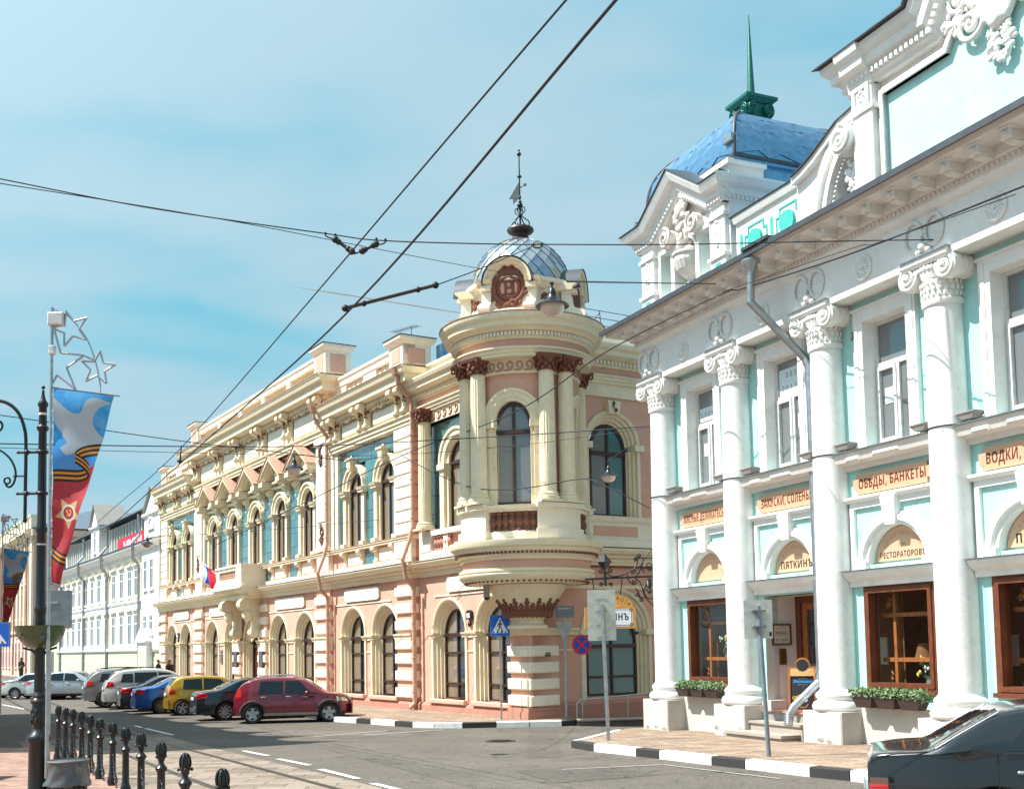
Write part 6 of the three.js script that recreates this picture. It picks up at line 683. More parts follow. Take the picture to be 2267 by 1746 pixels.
{ // cream and white office building next to the mansion
  const b = farThing('cream_building', 'long three-storey cream and white building with grey downpipes beyond the pink mansion'), A = -71.5, E = -35.25;
  part(b, 'wall', [box(A, E, 2.45, 9.3, -12, 0)], farCream); part(b, 'ground_floor_wall', [box(A, E, -0.1, 2.45, -12, 0.06)], farGreen);
  part(b, 'string_course', [profX([[0, 2.4], [0.14, 2.4], [0.2, 2.5], [0.2, 2.62], [0, 2.72]], A, E), profX([[0, 5.72], [0.1, 5.72], [0.16, 5.86], [0, 5.96]], A, E), box(A, E, 5.3, 5.72, -0.1, 0.04), ...[0.5, 1.1, 1.7].map(y => box(A, E, y, y + 0.05, 0.02, 0.075))], farWhite);
  part(b, 'cornice', [profX([[0, 8.7], [0.12, 8.7], [0.15, 9.0], [0.5, 9.15], [0.62, 9.35], [0.62, 9.5], [0, 9.62]], A, E)], farWhite);
  part(b, 'gutter', [profX([[0, 9.63], [0.7, 9.5], [0.7, 9.54], [0, 9.68]], A, E)], M.roofDark);
  const xs = [-41.9 - 0.1, -43.9, -46.4, -48.9, -51.4, -54.1, -56.6, -59.1, -61.7, -64.2, -66.7, -69.2]; let w1, w2; xs.forEach((x, i) => { if (i === 0) { w1 = simpleWin(b, x, 6.25, 7.95, 0.5, 0, farWhite, farGlass, true); w2 = simpleWin(b, x, 2.95, 4.9, 0.5, 0, farWhite, farGlass, true); } else { cloneWin(w1, b, x); cloneWin(w2, b, x); } });
  for (const x of [-37.1, -38.7]) { simpleWin(b, x, 6.5, 8.3, 0.4, 0.2, farWhite); simpleWin(b, x, 3.6, 4.7, 0.4, 0.2, farWhite); } part(b, 'end_bay', [plate(rect(-39.7, E, 2.5, 9.4), [rect(-37.55, -36.65, 6.45, 8.35), rect(-39.15, -38.25, 6.45, 8.35), rect(-37.55, -36.65, 3.55, 4.75), rect(-39.15, -38.25, 3.55, 4.75)], 0.0, 0.2)], farWhite);
  // attic storey with a glazed strip, red banner and little gables
  part(b, 'attic_wall', [box(A, E, 9.5, 11.75, -9, -0.6)], farWhite); part(b, 'roof', [quads([[A, 11.95, 0.1], [E, 11.95, 0.1], [E, 13.2, -6], [A, 13.2, -6], [A, 11.85, 0.1], [E, 11.85, 0.1]], [[0, 1, 2, 3], [4, 5, 1, 0]])], farSlate);
  for (let x = -70.8; x < -41; x += 0.95) if (Math.abs(x + 55.3) > 2.2) { const w = sub(b, 'window', [x, 0, 0]); part(w, 'pane', [flat(rect(-0.36, 0.36, 10.1, 11.6), -0.585)], M.glassDark); part(w, 'frame', [box(0.36, 0.5, 9.9, 11.7, -0.62, -0.5)], farWhite); }
  const gableEl = (x, w, y0, y1, y2) => { part(b, 'attic_gable', [plate([[x - w, y0], [x + w, y0], [x + w, y1], [x, y2], [x - w, y1]], [], -0.7, 0.12), profX([[0.1, y1 - 0.3], [0.3, y1 - 0.15], [0.3, y1], [0.1, y1 + 0.05]], x - w - 0.1, x + w + 0.1)], farWhite); part(b, 'gable_roof', [-1, 1].map(s => quads([[x, y2 + 0.06, 0.3], [x + s * (w + 0.15), y1 + 0.02, 0.3], [x + s * (w + 0.15), y1 + 0.02, -2], [x, y2 + 0.06, -2]], [s > 0 ? [0, 1, 2, 3] : [3, 2, 1, 0]])), M.concrete); };
  gableEl(-55.2, 1.5, 9.5, 12.2, 13.9); simpleWin(b, -55.2, 10.2, 11.8, 0.35, 0.12, farWhite); gableEl(-37.4, 2.0, 9.5, 11.4, 13.0); part(b, 'arched_niche', [arc(-37.6, 10.4, 0.6, [[0, 0.1], [0, 0.2], [0.15, 0.22], [0.16, 0.1]], 0, Math.PI, 16), box(-38.4, -36.8, 10.25, 10.38, 0.1, 0.24)], farWhite);
  for (const x of [-40.7, -50.6, -59.3, -69.6]) part(b, 'downpipe', bends([[x, 11.6, 0.2], [x, 10.2, 0.15], [x + 0.5, 9.6, 0.72], [x + 0.1, 8.6, 0.55], [x, 8.2, 0.16], [x, 0.3, 0.16], [x, 0.1, 0.3]], 0.1, 8), M.zinc);
  part(b, 'entrance_porch', [box(-39.4, -37.2, 0, 3.0, 0.1, 0.5), plate([[-39.6, 3.0], [-37.0, 3.0], [-37.0, 3.15], [-38.3, 3.9], [-39.6, 3.15]], [], 0.1, 0.65)], farWhite); part(b, 'door', [box(-38.9, -37.7, 0, 2.6, 0.45, 0.53)], farGreen);
  part(b, 'chimney', [box(-40.4, -38.2, 11.9, 13.5, -4.4, -3.2), box(-40.6, -38.0, 13.5, 13.75, -4.6, -3.0)], M.concrete); for (const x of [-67, -64.5, -62, -59.5, -57, -54.5, -52, -49.5, -47, -44.5]) { part(b, 'cellar_panel', [box(x, x + 0.5, 0.1, 1.3, 0.05, 0.08)], farPink); }
  const r = thing('red_banner', 'red sale banner with white lettering under the roof of the cream building', 'banner', [PO[0], 0, PO[1]], PTURN); board(r, 'banner_cloth', -49.6, -40.6, 9.75, 10.65, -0.4, canvasMat(900, 110, (x, W, H) => { x.fillStyle = '#e01a3a'; x.fillRect(0, 0, W, H); x.fillStyle = '#ffd9e0'; x.font = 'bold 84px sans-serif'; x.textAlign = 'center'; x.fillText('% 800 450 500', W * 0.5, H * 0.8, W * 0.9); })); part(r, 'banner_frame', [box(-49.65, -40.55, 9.7, 10.7, -0.46, -0.41)], M.roofDark);
}
{ // tall pink palace-like building closing the street
  const b = farThing('pink_office_building', 'tall pale pink building with rows of narrow windows at the far left end'), A = -135, E = -85.6;
  part(b, 'wall', [box(A, E, 0, 14.6, -26, 0)], farPink); part(b, 'string_course', [box(A, E, 4.6, 4.9, -0.1, 0.2), box(A, E, 9.6, 9.75, -0.1, 0.12)], farCream); part(b, 'cornice', [profX([[0, 13.9], [0.2, 13.9], [0.3, 14.3], [0.9, 14.6], [0.95, 14.95], [0, 15.1]], A, E)], farCream);
  for (let x = A + 1; x < E; x += 2.15) part(b, 'parapet_block', [box(x, x + 0.95, 15.05, 16.3, -0.5, 0.3), box(x - 0.08, x + 1.03, 16.3, 16.5, -0.6, 0.4)], farCream);
  let w; const xs = []; for (let x = E - 1.6; x > A; x -= 2.45) xs.push(x); for (const [y0, y1] of [[10.3, 12.6], [6.2, 8.6], [1.0, 3.6]]) xs.forEach((x, i) => { if (i === 0) w = simpleWin(b, x, y0, y1, 0.45, 0, farPink, M.glassDark); else cloneWin(w, b, x); });
  for (let x = E - 0.4; x > A; x -= 2.45) part(b, 'pilaster', [box(x - 0.42, x + 0.42, 4.9, 13.9, -0.1, 0.18)], farCream); for (const x of [-88, -97, -108, -122]) part(b, 'downpipe', [bar([x, 14.4, 0.3], [x, 0.2, 0.3], 0.08)], M.pinkDark); part(b, 'corner_pier', [box(E - 1.2, E, 0, 14, -0.1, 0.25)], farCream); part(b, 'side_wall', [box(E, E + 0.2, 0, 14.6, -26, 0.1)], plaster(0.62, 0.42, 0.35)); part(b, 'cornice', [box(E, E + 0.8, 14.3, 14.95, -26, 0.3)], farPink); for (let k = 0; k < 8; k++) { const w2 = sub(b, 'window', [E + 0.2, 0, -2.5 - k * 2.9], Math.PI / 2); part(w2, 'frame', [plate(rect(-0.7, 0.7, 10.1, 12.9), [rect(-0.5, 0.5, 10.3, 12.7)], -0.05, 0.1)], farPink); part(w2, 'pane', [flat(rect(-0.5, 0.5, 10.3, 12.7), 0.02)], M.glassDark); }
  part(b, 'roof', [quads([[A, 15.1, 0.3], [E + 0.9, 15.1, 0.3], [E - 4.5, 17.6, -6], [A, 17.6, -6], [E + 0.9, 15.1, -26], [E - 4.5, 17.6, -20], [A, 17.6, -20], [A, 15.1, -26]], [[0, 1, 2, 3], [1, 4, 5, 2], [3, 2, 5, 6], [4, 7, 6, 5]])], farSlate); part(b, 'dormer', [box(E - 4, E - 0.4, 15.2, 16.8, -14.8, -12.2)], farSlate); part(b, 'dormer_roof', [plate([[-2.0, 16.6], [0, 18.4], [2.0, 16.6], [2.0, 16.8], [0, 18.7], [-2.0, 16.8]], [], -4, 0).rotateY(Math.PI / 2).translate(E, 0, -13.5)], farSlate); part(b, 'dormer_window', [box(E - 0.42, E - 0.36, 15.4, 16.7, -14.1, -12.9)], M.glassDark);
}
{ // small green shop between the two
  const b = farThing('green_shop', 'low pale green shop with a round red sign between the far buildings'); part(b, 'wall', [box(-84.5, -72, 0, 6.2, -9, -0.4)], plaster(0.58, 0.66, 0.42)); part(b, 'roof', [quads([[-85, 6.2, 0], [-71.6, 6.2, 0], [-71.6, 8.6, -5], [-85, 8.6, -5]], [[0, 1, 2, 3]]), quads([[-71.6, 6.2, 0], [-71.6, 6.2, -9], [-71.6, 8.6, -5]], [[0, 1, 2]])], M.roofGrey); part(b, 'shop_door', [box(-77.5, -76, 0.1, 2.6, -0.42, -0.34)], M.glassDark); part(b, 'round_sign', [bar([-79, 3.7, -0.4], [-79, 3.7, -0.2], 0.62, 0.62, 20)], paint(0.75, 0.04, 0.05));
}
{ // houses on the near-left side of the street, outside the picture: their gables throw the shade on the road
  const T0 = [-11.9, -24.2], b = thing('gabled_house', 'tall brick house with pointed gables across the street, outside the picture', 'building', [T0[0], 0, T0[1]], PTURN), br = plaster(0.35, 0.17, 0.12);
  part(b, 'wall', [box(-24, -3.4, -0.2, 12.4, 0, 6)], br); for (const [x, w, h] of [[-4.2, 0.8, 14.1], [-6.7, 0.9, 14.1], [-8.9, 0.8, 14.0], [-11.4, 0.7, 13.6], [-14.6, 1.0, 14.9], [-18, 1, 14.3], [-21.5, 1, 14.3]]) part(b, 'gable', [plate([[x - w, 12.3], [x + w, 12.3], [x + w * 0.4, 13.1], [x, h], [x - w * 0.4, 13.1]], [], 0, 0.4)], br); part(b, 'roof', [quads([[-24, 12.4, 0], [-3.4, 12.4, 0], [-3.4, 13, 3], [-24, 13, 3], [-3.4, 12.4, 6], [-24, 12.4, 6]], [[0, 1, 2, 3], [3, 2, 4, 5]])], M.roofDark);
}
// ---------- cars: x forward, y up, z to the car's right-hand side ----------
const interp = (T, x) => { if (x <= T[0][0]) return T[0][1]; for (let i = 1; i < T.length; i++) if (x <= T[i][0]) { const [a, p] = T[i - 1], [b, q] = T[i]; const t = (x - a) / (b - a); const m0 = i > 1 ? (T[i][1] - T[i - 2][1]) / (T[i][0] - T[i - 2][0]) : (q - p) / (b - a), m1 = i < T.length - 1 ? (T[i + 1][1] - T[i - 1][1]) / (T[i + 1][0] - T[i - 1][0]) : (q - p) / (b - a), h = b - a, s = T[i][2] === 1 || T[i - 1][2] === 1 ? 1 : 0; if (s) return p + (q - p) * t; return (2 * t ** 3 - 3 * t * t + 1) * p + (t ** 3 - 2 * t * t + t) * h * m0 + (-2 * t ** 3 + 3 * t * t) * q + (t ** 3 - t * t) * h * m1; } return T[T.length - 1][1]; };
const carPaint = (r, g, b, m = 0.3, dirt = 0) => new THREE.MeshPhysicalMaterial({ color: lin(r, g, b), roughness: 0.34, metalness: m, clearcoat: 1, clearcoatRoughness: 0.05 + dirt * 0.1 });
const carGlass = new THREE.MeshPhysicalMaterial({ color: lin(0.012, 0.016, 0.02), roughness: 0.03, metalness: 0, ior: 1.5 });
const lampRed = new THREE.MeshPhysicalMaterial({ color: lin(0.5, 0.015, 0.02), roughness: 0.15, clearcoat: 1 }), lampClear = new THREE.MeshPhysicalMaterial({ color: lin(0.55, 0.57, 0.6), roughness: 0.1, metalness: 0.6, clearcoat: 1 }), alloy = metal(0.55, 0.55, 0.56, 0.35, 0.8), alloyDark = metal(0.22, 0.2, 0.19, 0.45, 0.7), plateW = paint(0.75, 0.75, 0.73, 0.5);
// s: L length, W width, top: roofline, belt: shoulder line, sill height, wheels [xr, xf], R wheel radius
function buildCar(label, s, group) {
  const t = thing('parked_car', label, 'car', [0, 0, 0], 0, group), hW = s.W / 2, NX = 56, x0 = 0, x1 = s.L;
  const planW = x => { const u = x / s.L; return hW * (1 - s.tail * Math.max(0, 0.16 - u) ** 1.6 * 12 - s.nose * Math.max(0, u - 0.8) ** 1.6 * 8); };
  const W = (x, y) => { const b = interp(s.belt, x), w = planW(x), lo = s.sill; if (y <= b) { const q = (y - lo) / (b - lo); return w * (0.955 + 0.045 * Math.sin(Math.PI * Math.min(1, Math.max(0, q * 0.9 + 0.12)))) - (q < 0.12 ? (0.12 - q) * 0.25 : 0); } const tp = interp(s.top, x); return w * 0.985 - (y - b) * (s.tumble ?? 0.34) - Math.max(0, y - tp + 0.1) ** 2 * 3; };
  const NY = 22, rows = []; const sect = x => { const b = interp(s.belt, x), tp = Math.max(interp(s.top, x), b + 0.015), P = []; const sh = 0.07; const edge = tp - Math.min(sh, (tp - b) * 0.6); for (let j = 0; j <= 8; j++) { const y = s.sill + (b - s.sill) * j / 8; P.push([y, W(x, y)]); } for (let j = 1; j <= 5; j++) { const y = b + (edge - b) * j / 5; P.push([y, W(x, y)]); } const we = W(x, edge); for (let j = 1; j <= 8; j++) { const a = j / 8 * Math.PI / 2; P.push([edge + (tp - edge) * Math.sin(a), we * (j < 8 ? (1 - 0.32 * (1 - Math.cos(a)) - (j / 8) ** 3 * 0.68) : 0)]); } return P; };
  for (let i = 0; i <= NX; i++) { const u = i / NX, x = x0 + (x1 - x0) * (0.5 - 0.5 * Math.cos(Math.PI * u)) * 0.35 + (x1 - x0) * u * 0.65; rows.push([x, sect(x)]); }
  const pos = [], n = rows[0][1].length, put = (...q) => q.forEach(p => pos.push(...p));
  for (const sd of [1, -1]) for (let i = 0; i < NX; i++) for (let j = 0; j < n - 1; j++) { const A = rows[i], B = rows[i + 1], v = (r, k) => [r[0], r[1][k][0], sd * r[1][k][1]]; const a = v(A, j), b = v(B, j), c = v(B, j + 1), d = v(A, j + 1); if (sd > 0) put(a, b, c, a, c, d); else put(a, c, b, a, d, c); }
  for (const [r, f] of [[rows[0], 1], [rows[NX], -1]]) { for (let j = 0; j < n - 1; j++) { const p = [r[0], r[1][j][0], r[1][j][1]], q = [r[0], r[1][j + 1][0], r[1][j + 1][1]], pm = [p[0], p[1], -p[2]], qm = [q[0], q[1], -q[2]]; if (f > 0) put(p, q, qm, p, qm, pm); else put(p, qm, q, p, pm, qm); } }
  for (let i = 0; i < NX; i++) { const A = rows[i], B = rows[i + 1], a = [A[0], A[1][0][0], A[1][0][1]], b = [B[0], B[1][0][0], B[1][0][1]], am = [a[0], a[1], -a[2]], bm = [b[0], b[1], -b[2]]; put(a, am, bm, a, bm, b); }
  let bg = new THREE.BufferGeometry(); bg.setAttribute('position', new THREE.BufferAttribute(new Float32Array(pos), 3)); bg = mergeVertices(bg, 1e-4); bg.computeVertexNormals(); bg.deleteAttribute('uv');
  // wheel arches cut out of the shell
  const ev = new Evaluator(); ev.attributes = ['position', 'normal']; ev.useGroups = false; let br = new Brush(bg); br.updateMatrixWorld(); const aR = s.R + (s.arch ?? 0.05);
  for (const wx of s.wheels) for (const sd of [1, -1]) { const c = new Brush(new THREE.CylinderGeometry(aR, aR, 0.62, 30).rotateX(Math.PI / 2).translate(wx, s.R + 0.02, sd * (hW - 0.06))); c.updateMatrixWorld(); br = ev.evaluate(br, c, SUBTRACTION); }
  let body = br.geometry; body = bare(toCreasedNormals(body.index ? body.toNonIndexed() : body, 0.62)); part(t, 'body', [body], s.paint);
  const skin = (quad, e, nx = 10, ny = 6, sd = 1) => { const a = []; const P = (u, v) => { const [A, B, C, D] = quad, x = (A[0] * (1 - u) + B[0] * u) * (1 - v) + (D[0] * (1 - u) + C[0] * u) * v, y = (A[1] * (1 - u) + B[1] * u) * (1 - v) + (D[1] * (1 - u) + C[1] * u) * v; return [x, y, sd * (W(x, y) + e)]; }; for (let i = 0; i < nx; i++) for (let j = 0; j < ny; j++) { const p = P(i / nx, j / ny), q = P((i + 1) / nx, j / ny), r = P((i + 1) / nx, (j + 1) / ny), w = P(i / nx, (j + 1) / ny); if (sd > 0) a.push(...p, ...q, ...r, ...p, ...r, ...w); else a.push(...p, ...r, ...q, ...p, ...w, ...r); } const g = new THREE.BufferGeometry(); g.setAttribute('position', new THREE.BufferAttribute(new Float32Array(a), 3)); g.computeVertexNormals(); return g; };
  const deck = (xa, xb, k, e, ya) => { const a = [], nx = 10, nz = 10; const P = (u, v) => { const x = xa + (xb - xa) * u, b = interp(s.belt, x), tp = interp(s.top, x), edge = tp - 0.07, w = W(x, Math.max(b, edge)) * k, z = w * (v * 2 - 1), q = Math.min(1, Math.abs(z) / (w / k)); return [x, tp + e - 0.07 * q ** 4, z]; }; for (let i = 0; i < nx; i++) for (let j = 0; j < nz; j++) { const p = P(i / nx, j / nz), q = P((i + 1) / nx, j / nz), r = P((i + 1) / nx, (j + 1) / nz), w = P(i / nx, (j + 1) / nz); a.push(...p, ...w, ...r, ...p, ...r, ...q); } void ya; const g = new THREE.BufferGeometry(); g.setAttribute('position', new THREE.BufferAttribute(new Float32Array(a), 3)); g.computeVertexNormals(); return g; };
  for (const q of s.windows) for (const sd of [1, -1]) { part(t, 'window_trim', [skin(q.map(([x, y], i) => [x + (i === 0 || i === 3 ? -0.022 : 0.022), y + (i < 2 ? -0.022 : 0.022)]), 0.004, 10, 6, sd)], M.black); part(t, 'side_window', [skin(q, 0.008, 10, 6, sd)], carGlass); }
  part(t, 'windscreen', [deck(s.screen[0], s.screen[1], 0.86, 0.008)], carGlass); if (s.back) part(t, 'rear_window', [deck(s.back[0], s.back[1], 0.84, 0.008)], carGlass);
  for (const q of s.tail_lamps) for (const sd of [1, -1]) part(t, 'tail_lamp', [skin(q, 0.012, 6, 4, sd)], lampRed); for (const q of s.head_lamps) for (const sd of [1, -1]) part(t, 'headlamp', [skin(q, 0.012, 6, 4, sd)], lampClear);
  for (const sd of [1, -1]) part(t, 'sill_trim', [skin([[s.wheels[0] + aR, s.sill - 0.005], [s.wheels[1] - aR, s.sill - 0.005], [s.wheels[1] - aR, s.sill + (s.skirt ?? 0.07)], [s.wheels[0] + aR, s.sill + (s.skirt ?? 0.07)]], 0.012, 10, 2, sd)], s.trim ?? M.black);
  const bump = (xa, xb) => [1, -1].map(sd => skin([[xa, s.sill + 0.0], [xb, s.sill + 0.0], [xb, s.sill + s.bumpH], [xa, s.sill + s.bumpH]], 0.014, 8, 3, sd)); part(t, 'rear_bumper', [...bump(0.01, Math.min(s.wheels[0] - aR, 0.6)), box(-0.03, 0.02, s.sill, s.sill + s.bumpH, -hW * 0.72, hW * 0.72)], s.bump ?? s.paint); part(t, 'front_bumper', [...bump(Math.max(s.wheels[1] + aR, s.L - 0.6), s.L - 0.01), box(s.L - 0.02, s.L + 0.03, s.sill, s.sill + s.bumpH, -hW * 0.6, hW * 0.6)], s.bump ?? s.paint);
  if (s.cladding) { const cl = []; for (const wx of s.wheels) for (const sd of [1, -1]) cl.push(bare(new THREE.TorusGeometry(aR + 0.035, 0.04, 6, 24, Math.PI).scale(1, 1, 0.7).translate(wx, s.R + 0.02, sd * (W(wx, s.R + 0.3) + 0.0)))); part(t, 'arch_cladding', cl, paint(0.05, 0.05, 0.052, 0.7)); }
  for (const x of s.seams) { const g = []; for (const sd of [1, -1]) g.push(skin([[x - 0.004, s.sill + 0.1], [x + 0.004, s.sill + 0.1], [x + 0.004, interp(s.belt, x)], [x - 0.004, interp(s.belt, x)]], 0.003, 1, 8, sd)); part(t, 'door_seam', g, M.black); }
  for (const [x, y] of s.handles) for (const sd of [1, -1]) part(t, 'door_handle', [bare(new THREE.CapsuleGeometry(0.02, 0.13, 3, 8).rotateZ(Math.PI / 2).translate(x, y, sd * (W(x, y) + 0.022)))], s.handle ?? alloy);
  if (s.rub) for (const sd of [1, -1]) part(t, 'side_moulding', [skin([[s.wheels[0] + aR + 0.02, s.rub], [s.wheels[1] - aR - 0.02, s.rub], [s.wheels[1] - aR - 0.02, s.rub + 0.05], [s.wheels[0] + aR + 0.02, s.rub + 0.05]], 0.016, 12, 1, sd)], s.rubM ?? M.black);
  for (const sd of [1, -1]) { const x = s.mirror[0], y = s.mirror[1]; part(t, 'wing_mirror', [bare(new THREE.SphereGeometry(0.1, 12, 8).scale(0.7, 0.72, 1).translate(x, y, sd * (W(x, y) + 0.09)))], s.mirrorM ?? s.paint); }
  if (s.rails) for (const sd of [1, -1]) part(t, 'roof_rail', [tube([0, 0.08, 0.5, 0.92, 1].map((k, i) => { const x = s.rails[0] + (s.rails[1] - s.rails[0]) * k; return [x, interp(s.top, x) + (i % 4 ? 0.05 : -0.03), sd * (hW - 0.3)]; }), 0.018, 6)], s.railM ?? alloy);
  part(t, 'licence_plate', [box(-0.045, -0.03, s.plateY, s.plateY + 0.11, -0.26, 0.26)], plateW);
  const grl = []; for (let k = 0; k < 3; k++) grl.push(box(s.L - 0.01, s.L + 0.02, s.sill + s.bumpH + 0.06 + k * 0.055, s.sill + s.bumpH + 0.085 + k * 0.055, -hW * 0.4, hW * 0.4)); part(t, 'grille', grl, M.black); part(t, 'underbody', [box(0.25, s.L - 0.25, s.sill - 0.06, s.sill + 0.05, -hW * 0.8, hW * 0.8)], M.black);
  // wheels
  const R = s.R, rim = R * 0.68, tyre = geo([lathe([[rim, -0.1], [R * 0.93, -0.105], [R * 0.99, -0.08], [R, -0.05], [R, 0.05], [R * 0.99, 0.08], [R * 0.93, 0.105], [rim, 0.1], [rim, -0.1]], 36).rotateX(Math.PI / 2)]); const sp = [lathe([[rim * 0.93, 0.09], [rim, 0.1], [rim + 0.004, -0.06], [rim * 0.9, -0.05], [rim * 0.93, 0.09]], 32).rotateX(Math.PI / 2)]; const ns = s.spokes ?? 5; for (let k = 0; k < ns; k++) { const w = (s.spokeW ?? 0.055); sp.push(plate([[-w, 0.03], [w, 0.03], [w * 0.75, rim * 0.95], [-w * 0.75, rim * 0.95]], [], 0.04, 0.075, 0.01).rotateZ(k / ns * Math.PI * 2)); } sp.push(bar([0, 0, 0.0], [0, 0, 0.085], 0.06, 0.045, 14)); const rimG = geo(sp), disc = geo([bar([0, 0, -0.02], [0, 0, 0.03], rim * 0.92, rim * 0.92, 24)]);
  for (const wx of s.wheels) for (const sd of [1, -1]) { const w = sub(t, 'wheel', [wx, R, sd * (hW - 0.115)], sd > 0 ? 0 : Math.PI); part(w, 'tyre', tyre, M.rubber); part(w, 'rim', rimG, s.rimM ?? alloy); part(w, 'brake_disc', disc, M.black); }
  return t;
}
const place = (t, x, z, head, k = 1, y) => { t.position.set(x, y ?? gy(z), z); t.rotation.y = head; t.scale.setScalar(k); }; // x,z: middle of the rear end
// heading angle: forward (x axis) turned to world direction d
const headTo = (dx, dz) => Math.atan2(-dz, dx);
const hatch = { L: 4.02, W: 1.74, tail: 0.5, nose: 1.1, tumble: 0.26, sill: 0.27, R: 0.325, arch: 0.05, wheels: [0.66, 3.25], bumpH: 0.34, plateY: 0.75, skirt: 0.09,
  top: [[0, 0.92], [0.06, 1.06], [0.2, 1.28], [0.48, 1.47], [0.9, 1.555], [1.5, 1.58], [2.1, 1.55], [2.5, 1.44], [2.95, 1.15], [3.15, 1.04], [3.6, 0.96], [3.9, 0.84], [4.02, 0.66]], belt: [[0, 0.86], [0.5, 0.98], [1.6, 0.98], [2.9, 0.98], [3.4, 0.92], [3.85, 0.78], [4.02, 0.6]],
  windows: [[[0.86, 1.03], [1.66, 1.02], [1.66, 1.42], [0.94, 1.42]], [[1.78, 1.02], [2.66, 1.02], [2.22, 1.41], [1.78, 1.43]]], screen: [2.34, 2.98], back: [0.14, 0.4], tail_lamps: [[[0.03, 0.82], [0.3, 0.86], [0.26, 1.18], [0.14, 1.16]]], head_lamps: [[[3.52, 0.72], [3.9, 0.7], [3.8, 0.83], [3.5, 0.88]]], seams: [0.92, 1.72, 2.74], handles: [[1.02, 0.9], [1.88, 0.9]], mirror: [2.5, 1.03], spokes: 5, spokeW: 0.07 };
const sedan = { L: 4.5, W: 1.74, tail: 0.5, nose: 1.0, tumble: 0.3, sill: 0.25, R: 0.315, wheels: [0.95, 3.6], bumpH: 0.32, plateY: 0.72,
  top: [[0, 0.88], [0.05, 0.99], [0.4, 1.06], [0.75, 1.1], [1.2, 1.3], [1.55, 1.43], [2.1, 1.47], [2.6, 1.42], [3.0, 1.24], [3.35, 1.03], [3.9, 0.94], [4.3, 0.82], [4.5, 0.62]], belt: [[0, 0.84], [0.6, 0.98], [2, 0.96], [3.2, 0.93], [4, 0.83], [4.5, 0.58]],
  windows: [[[1.1, 1.03], [2.05, 1.01], [2.05, 1.35], [1.52, 1.33]], [[2.15, 1.01], [3.02, 0.98], [2.6, 1.31], [2.15, 1.35]]], screen: [2.72, 3.34], back: [0.8, 1.46], tail_lamps: [[[0.02, 0.76], [0.36, 0.82], [0.34, 0.96], [0.03, 0.96]]], head_lamps: [[[4.0, 0.66], [4.38, 0.62], [4.3, 0.74], [3.96, 0.8]]], seams: [1.3, 2.1, 3.1], handles: [[1.45, 0.86], [2.3, 0.86]], mirror: [2.9, 1.0], spokes: 9, spokeW: 0.03 };
const suv = { L: 4.6, W: 1.86, tail: 0.45, nose: 0.9, tumble: 0.27, sill: 0.34, R: 0.375, wheels: [0.86, 3.66], bumpH: 0.36, plateY: 0.85, cladding: false,
  top: [[0, 1.0], [0.05, 1.14], [0.22, 1.4], [0.5, 1.62], [1.0, 1.7], [1.8, 1.73], [2.5, 1.68], [2.9, 1.54], [3.4, 1.22], [3.6, 1.14], [4.1, 1.06], [4.45, 0.94], [4.6, 0.72]], belt: [[0, 0.96], [0.6, 1.12], [2, 1.1], [3.4, 1.08], [4.2, 0.94], [4.6, 0.68]],
  windows: [[[0.62, 1.18], [1.1, 1.17], [1.1, 1.5], [0.72, 1.5]], [[1.2, 1.17], [2.1, 1.15], [2.1, 1.55], [1.2, 1.54]], [[2.2, 1.15], [3.1, 1.13], [2.66, 1.5], [2.2, 1.55]]], screen: [2.78, 3.4], back: [0.12, 0.42], tail_lamps: [[[0.02, 0.94], [0.34, 1.0], [0.32, 1.18], [0.1, 1.2]]], head_lamps: [[[4.1, 0.78], [4.48, 0.72], [4.4, 0.86], [4.08, 0.92]]], seams: [1.14, 2.15, 3.2], handles: [[1.32, 1.0], [2.34, 1.0]], mirror: [2.95, 1.14], rails: [0.6, 2.4], spokes: 5, spokeW: 0.05, railM: M.black };
const mini = { ...hatch, L: 3.62, W: 1.66, wheels: [0.5, 2.87], R: 0.29, sill: 0.26, top: [[0, 0.9], [0.04, 1.02], [0.16, 1.26], [0.38, 1.44], [0.8, 1.49], [1.4, 1.5], [1.9, 1.46], [2.3, 1.32], [2.75, 1.06], [3.0, 0.97], [3.35, 0.86], [3.62, 0.62]], belt: [[0, 0.86], [0.5, 0.97], [1.6, 0.94], [2.7, 0.93], [3.3, 0.8], [3.62, 0.58]], windows: [[[0.52, 1.02], [1.2, 1.0], [1.2, 1.36], [0.58, 1.34]], [[1.32, 0.99], [2.34, 0.98], [1.9, 1.33], [1.32, 1.37]]], screen: [2.1, 2.74], back: [0.1, 0.3], tail_lamps: [[[0.02, 0.8], [0.2, 0.84], [0.2, 1.0], [0.06, 1.0]]], head_lamps: [[[3.15, 0.68], [3.5, 0.64], [3.42, 0.78], [3.12, 0.84]]], seams: [1.25, 2.4], handles: [[1.42, 0.86]], mirror: [2.24, 1.0], spokes: 5, spokeW: 0.04, skirt: 0.05 };
const GP = 'cars parked along the kerb of the pink mansion';
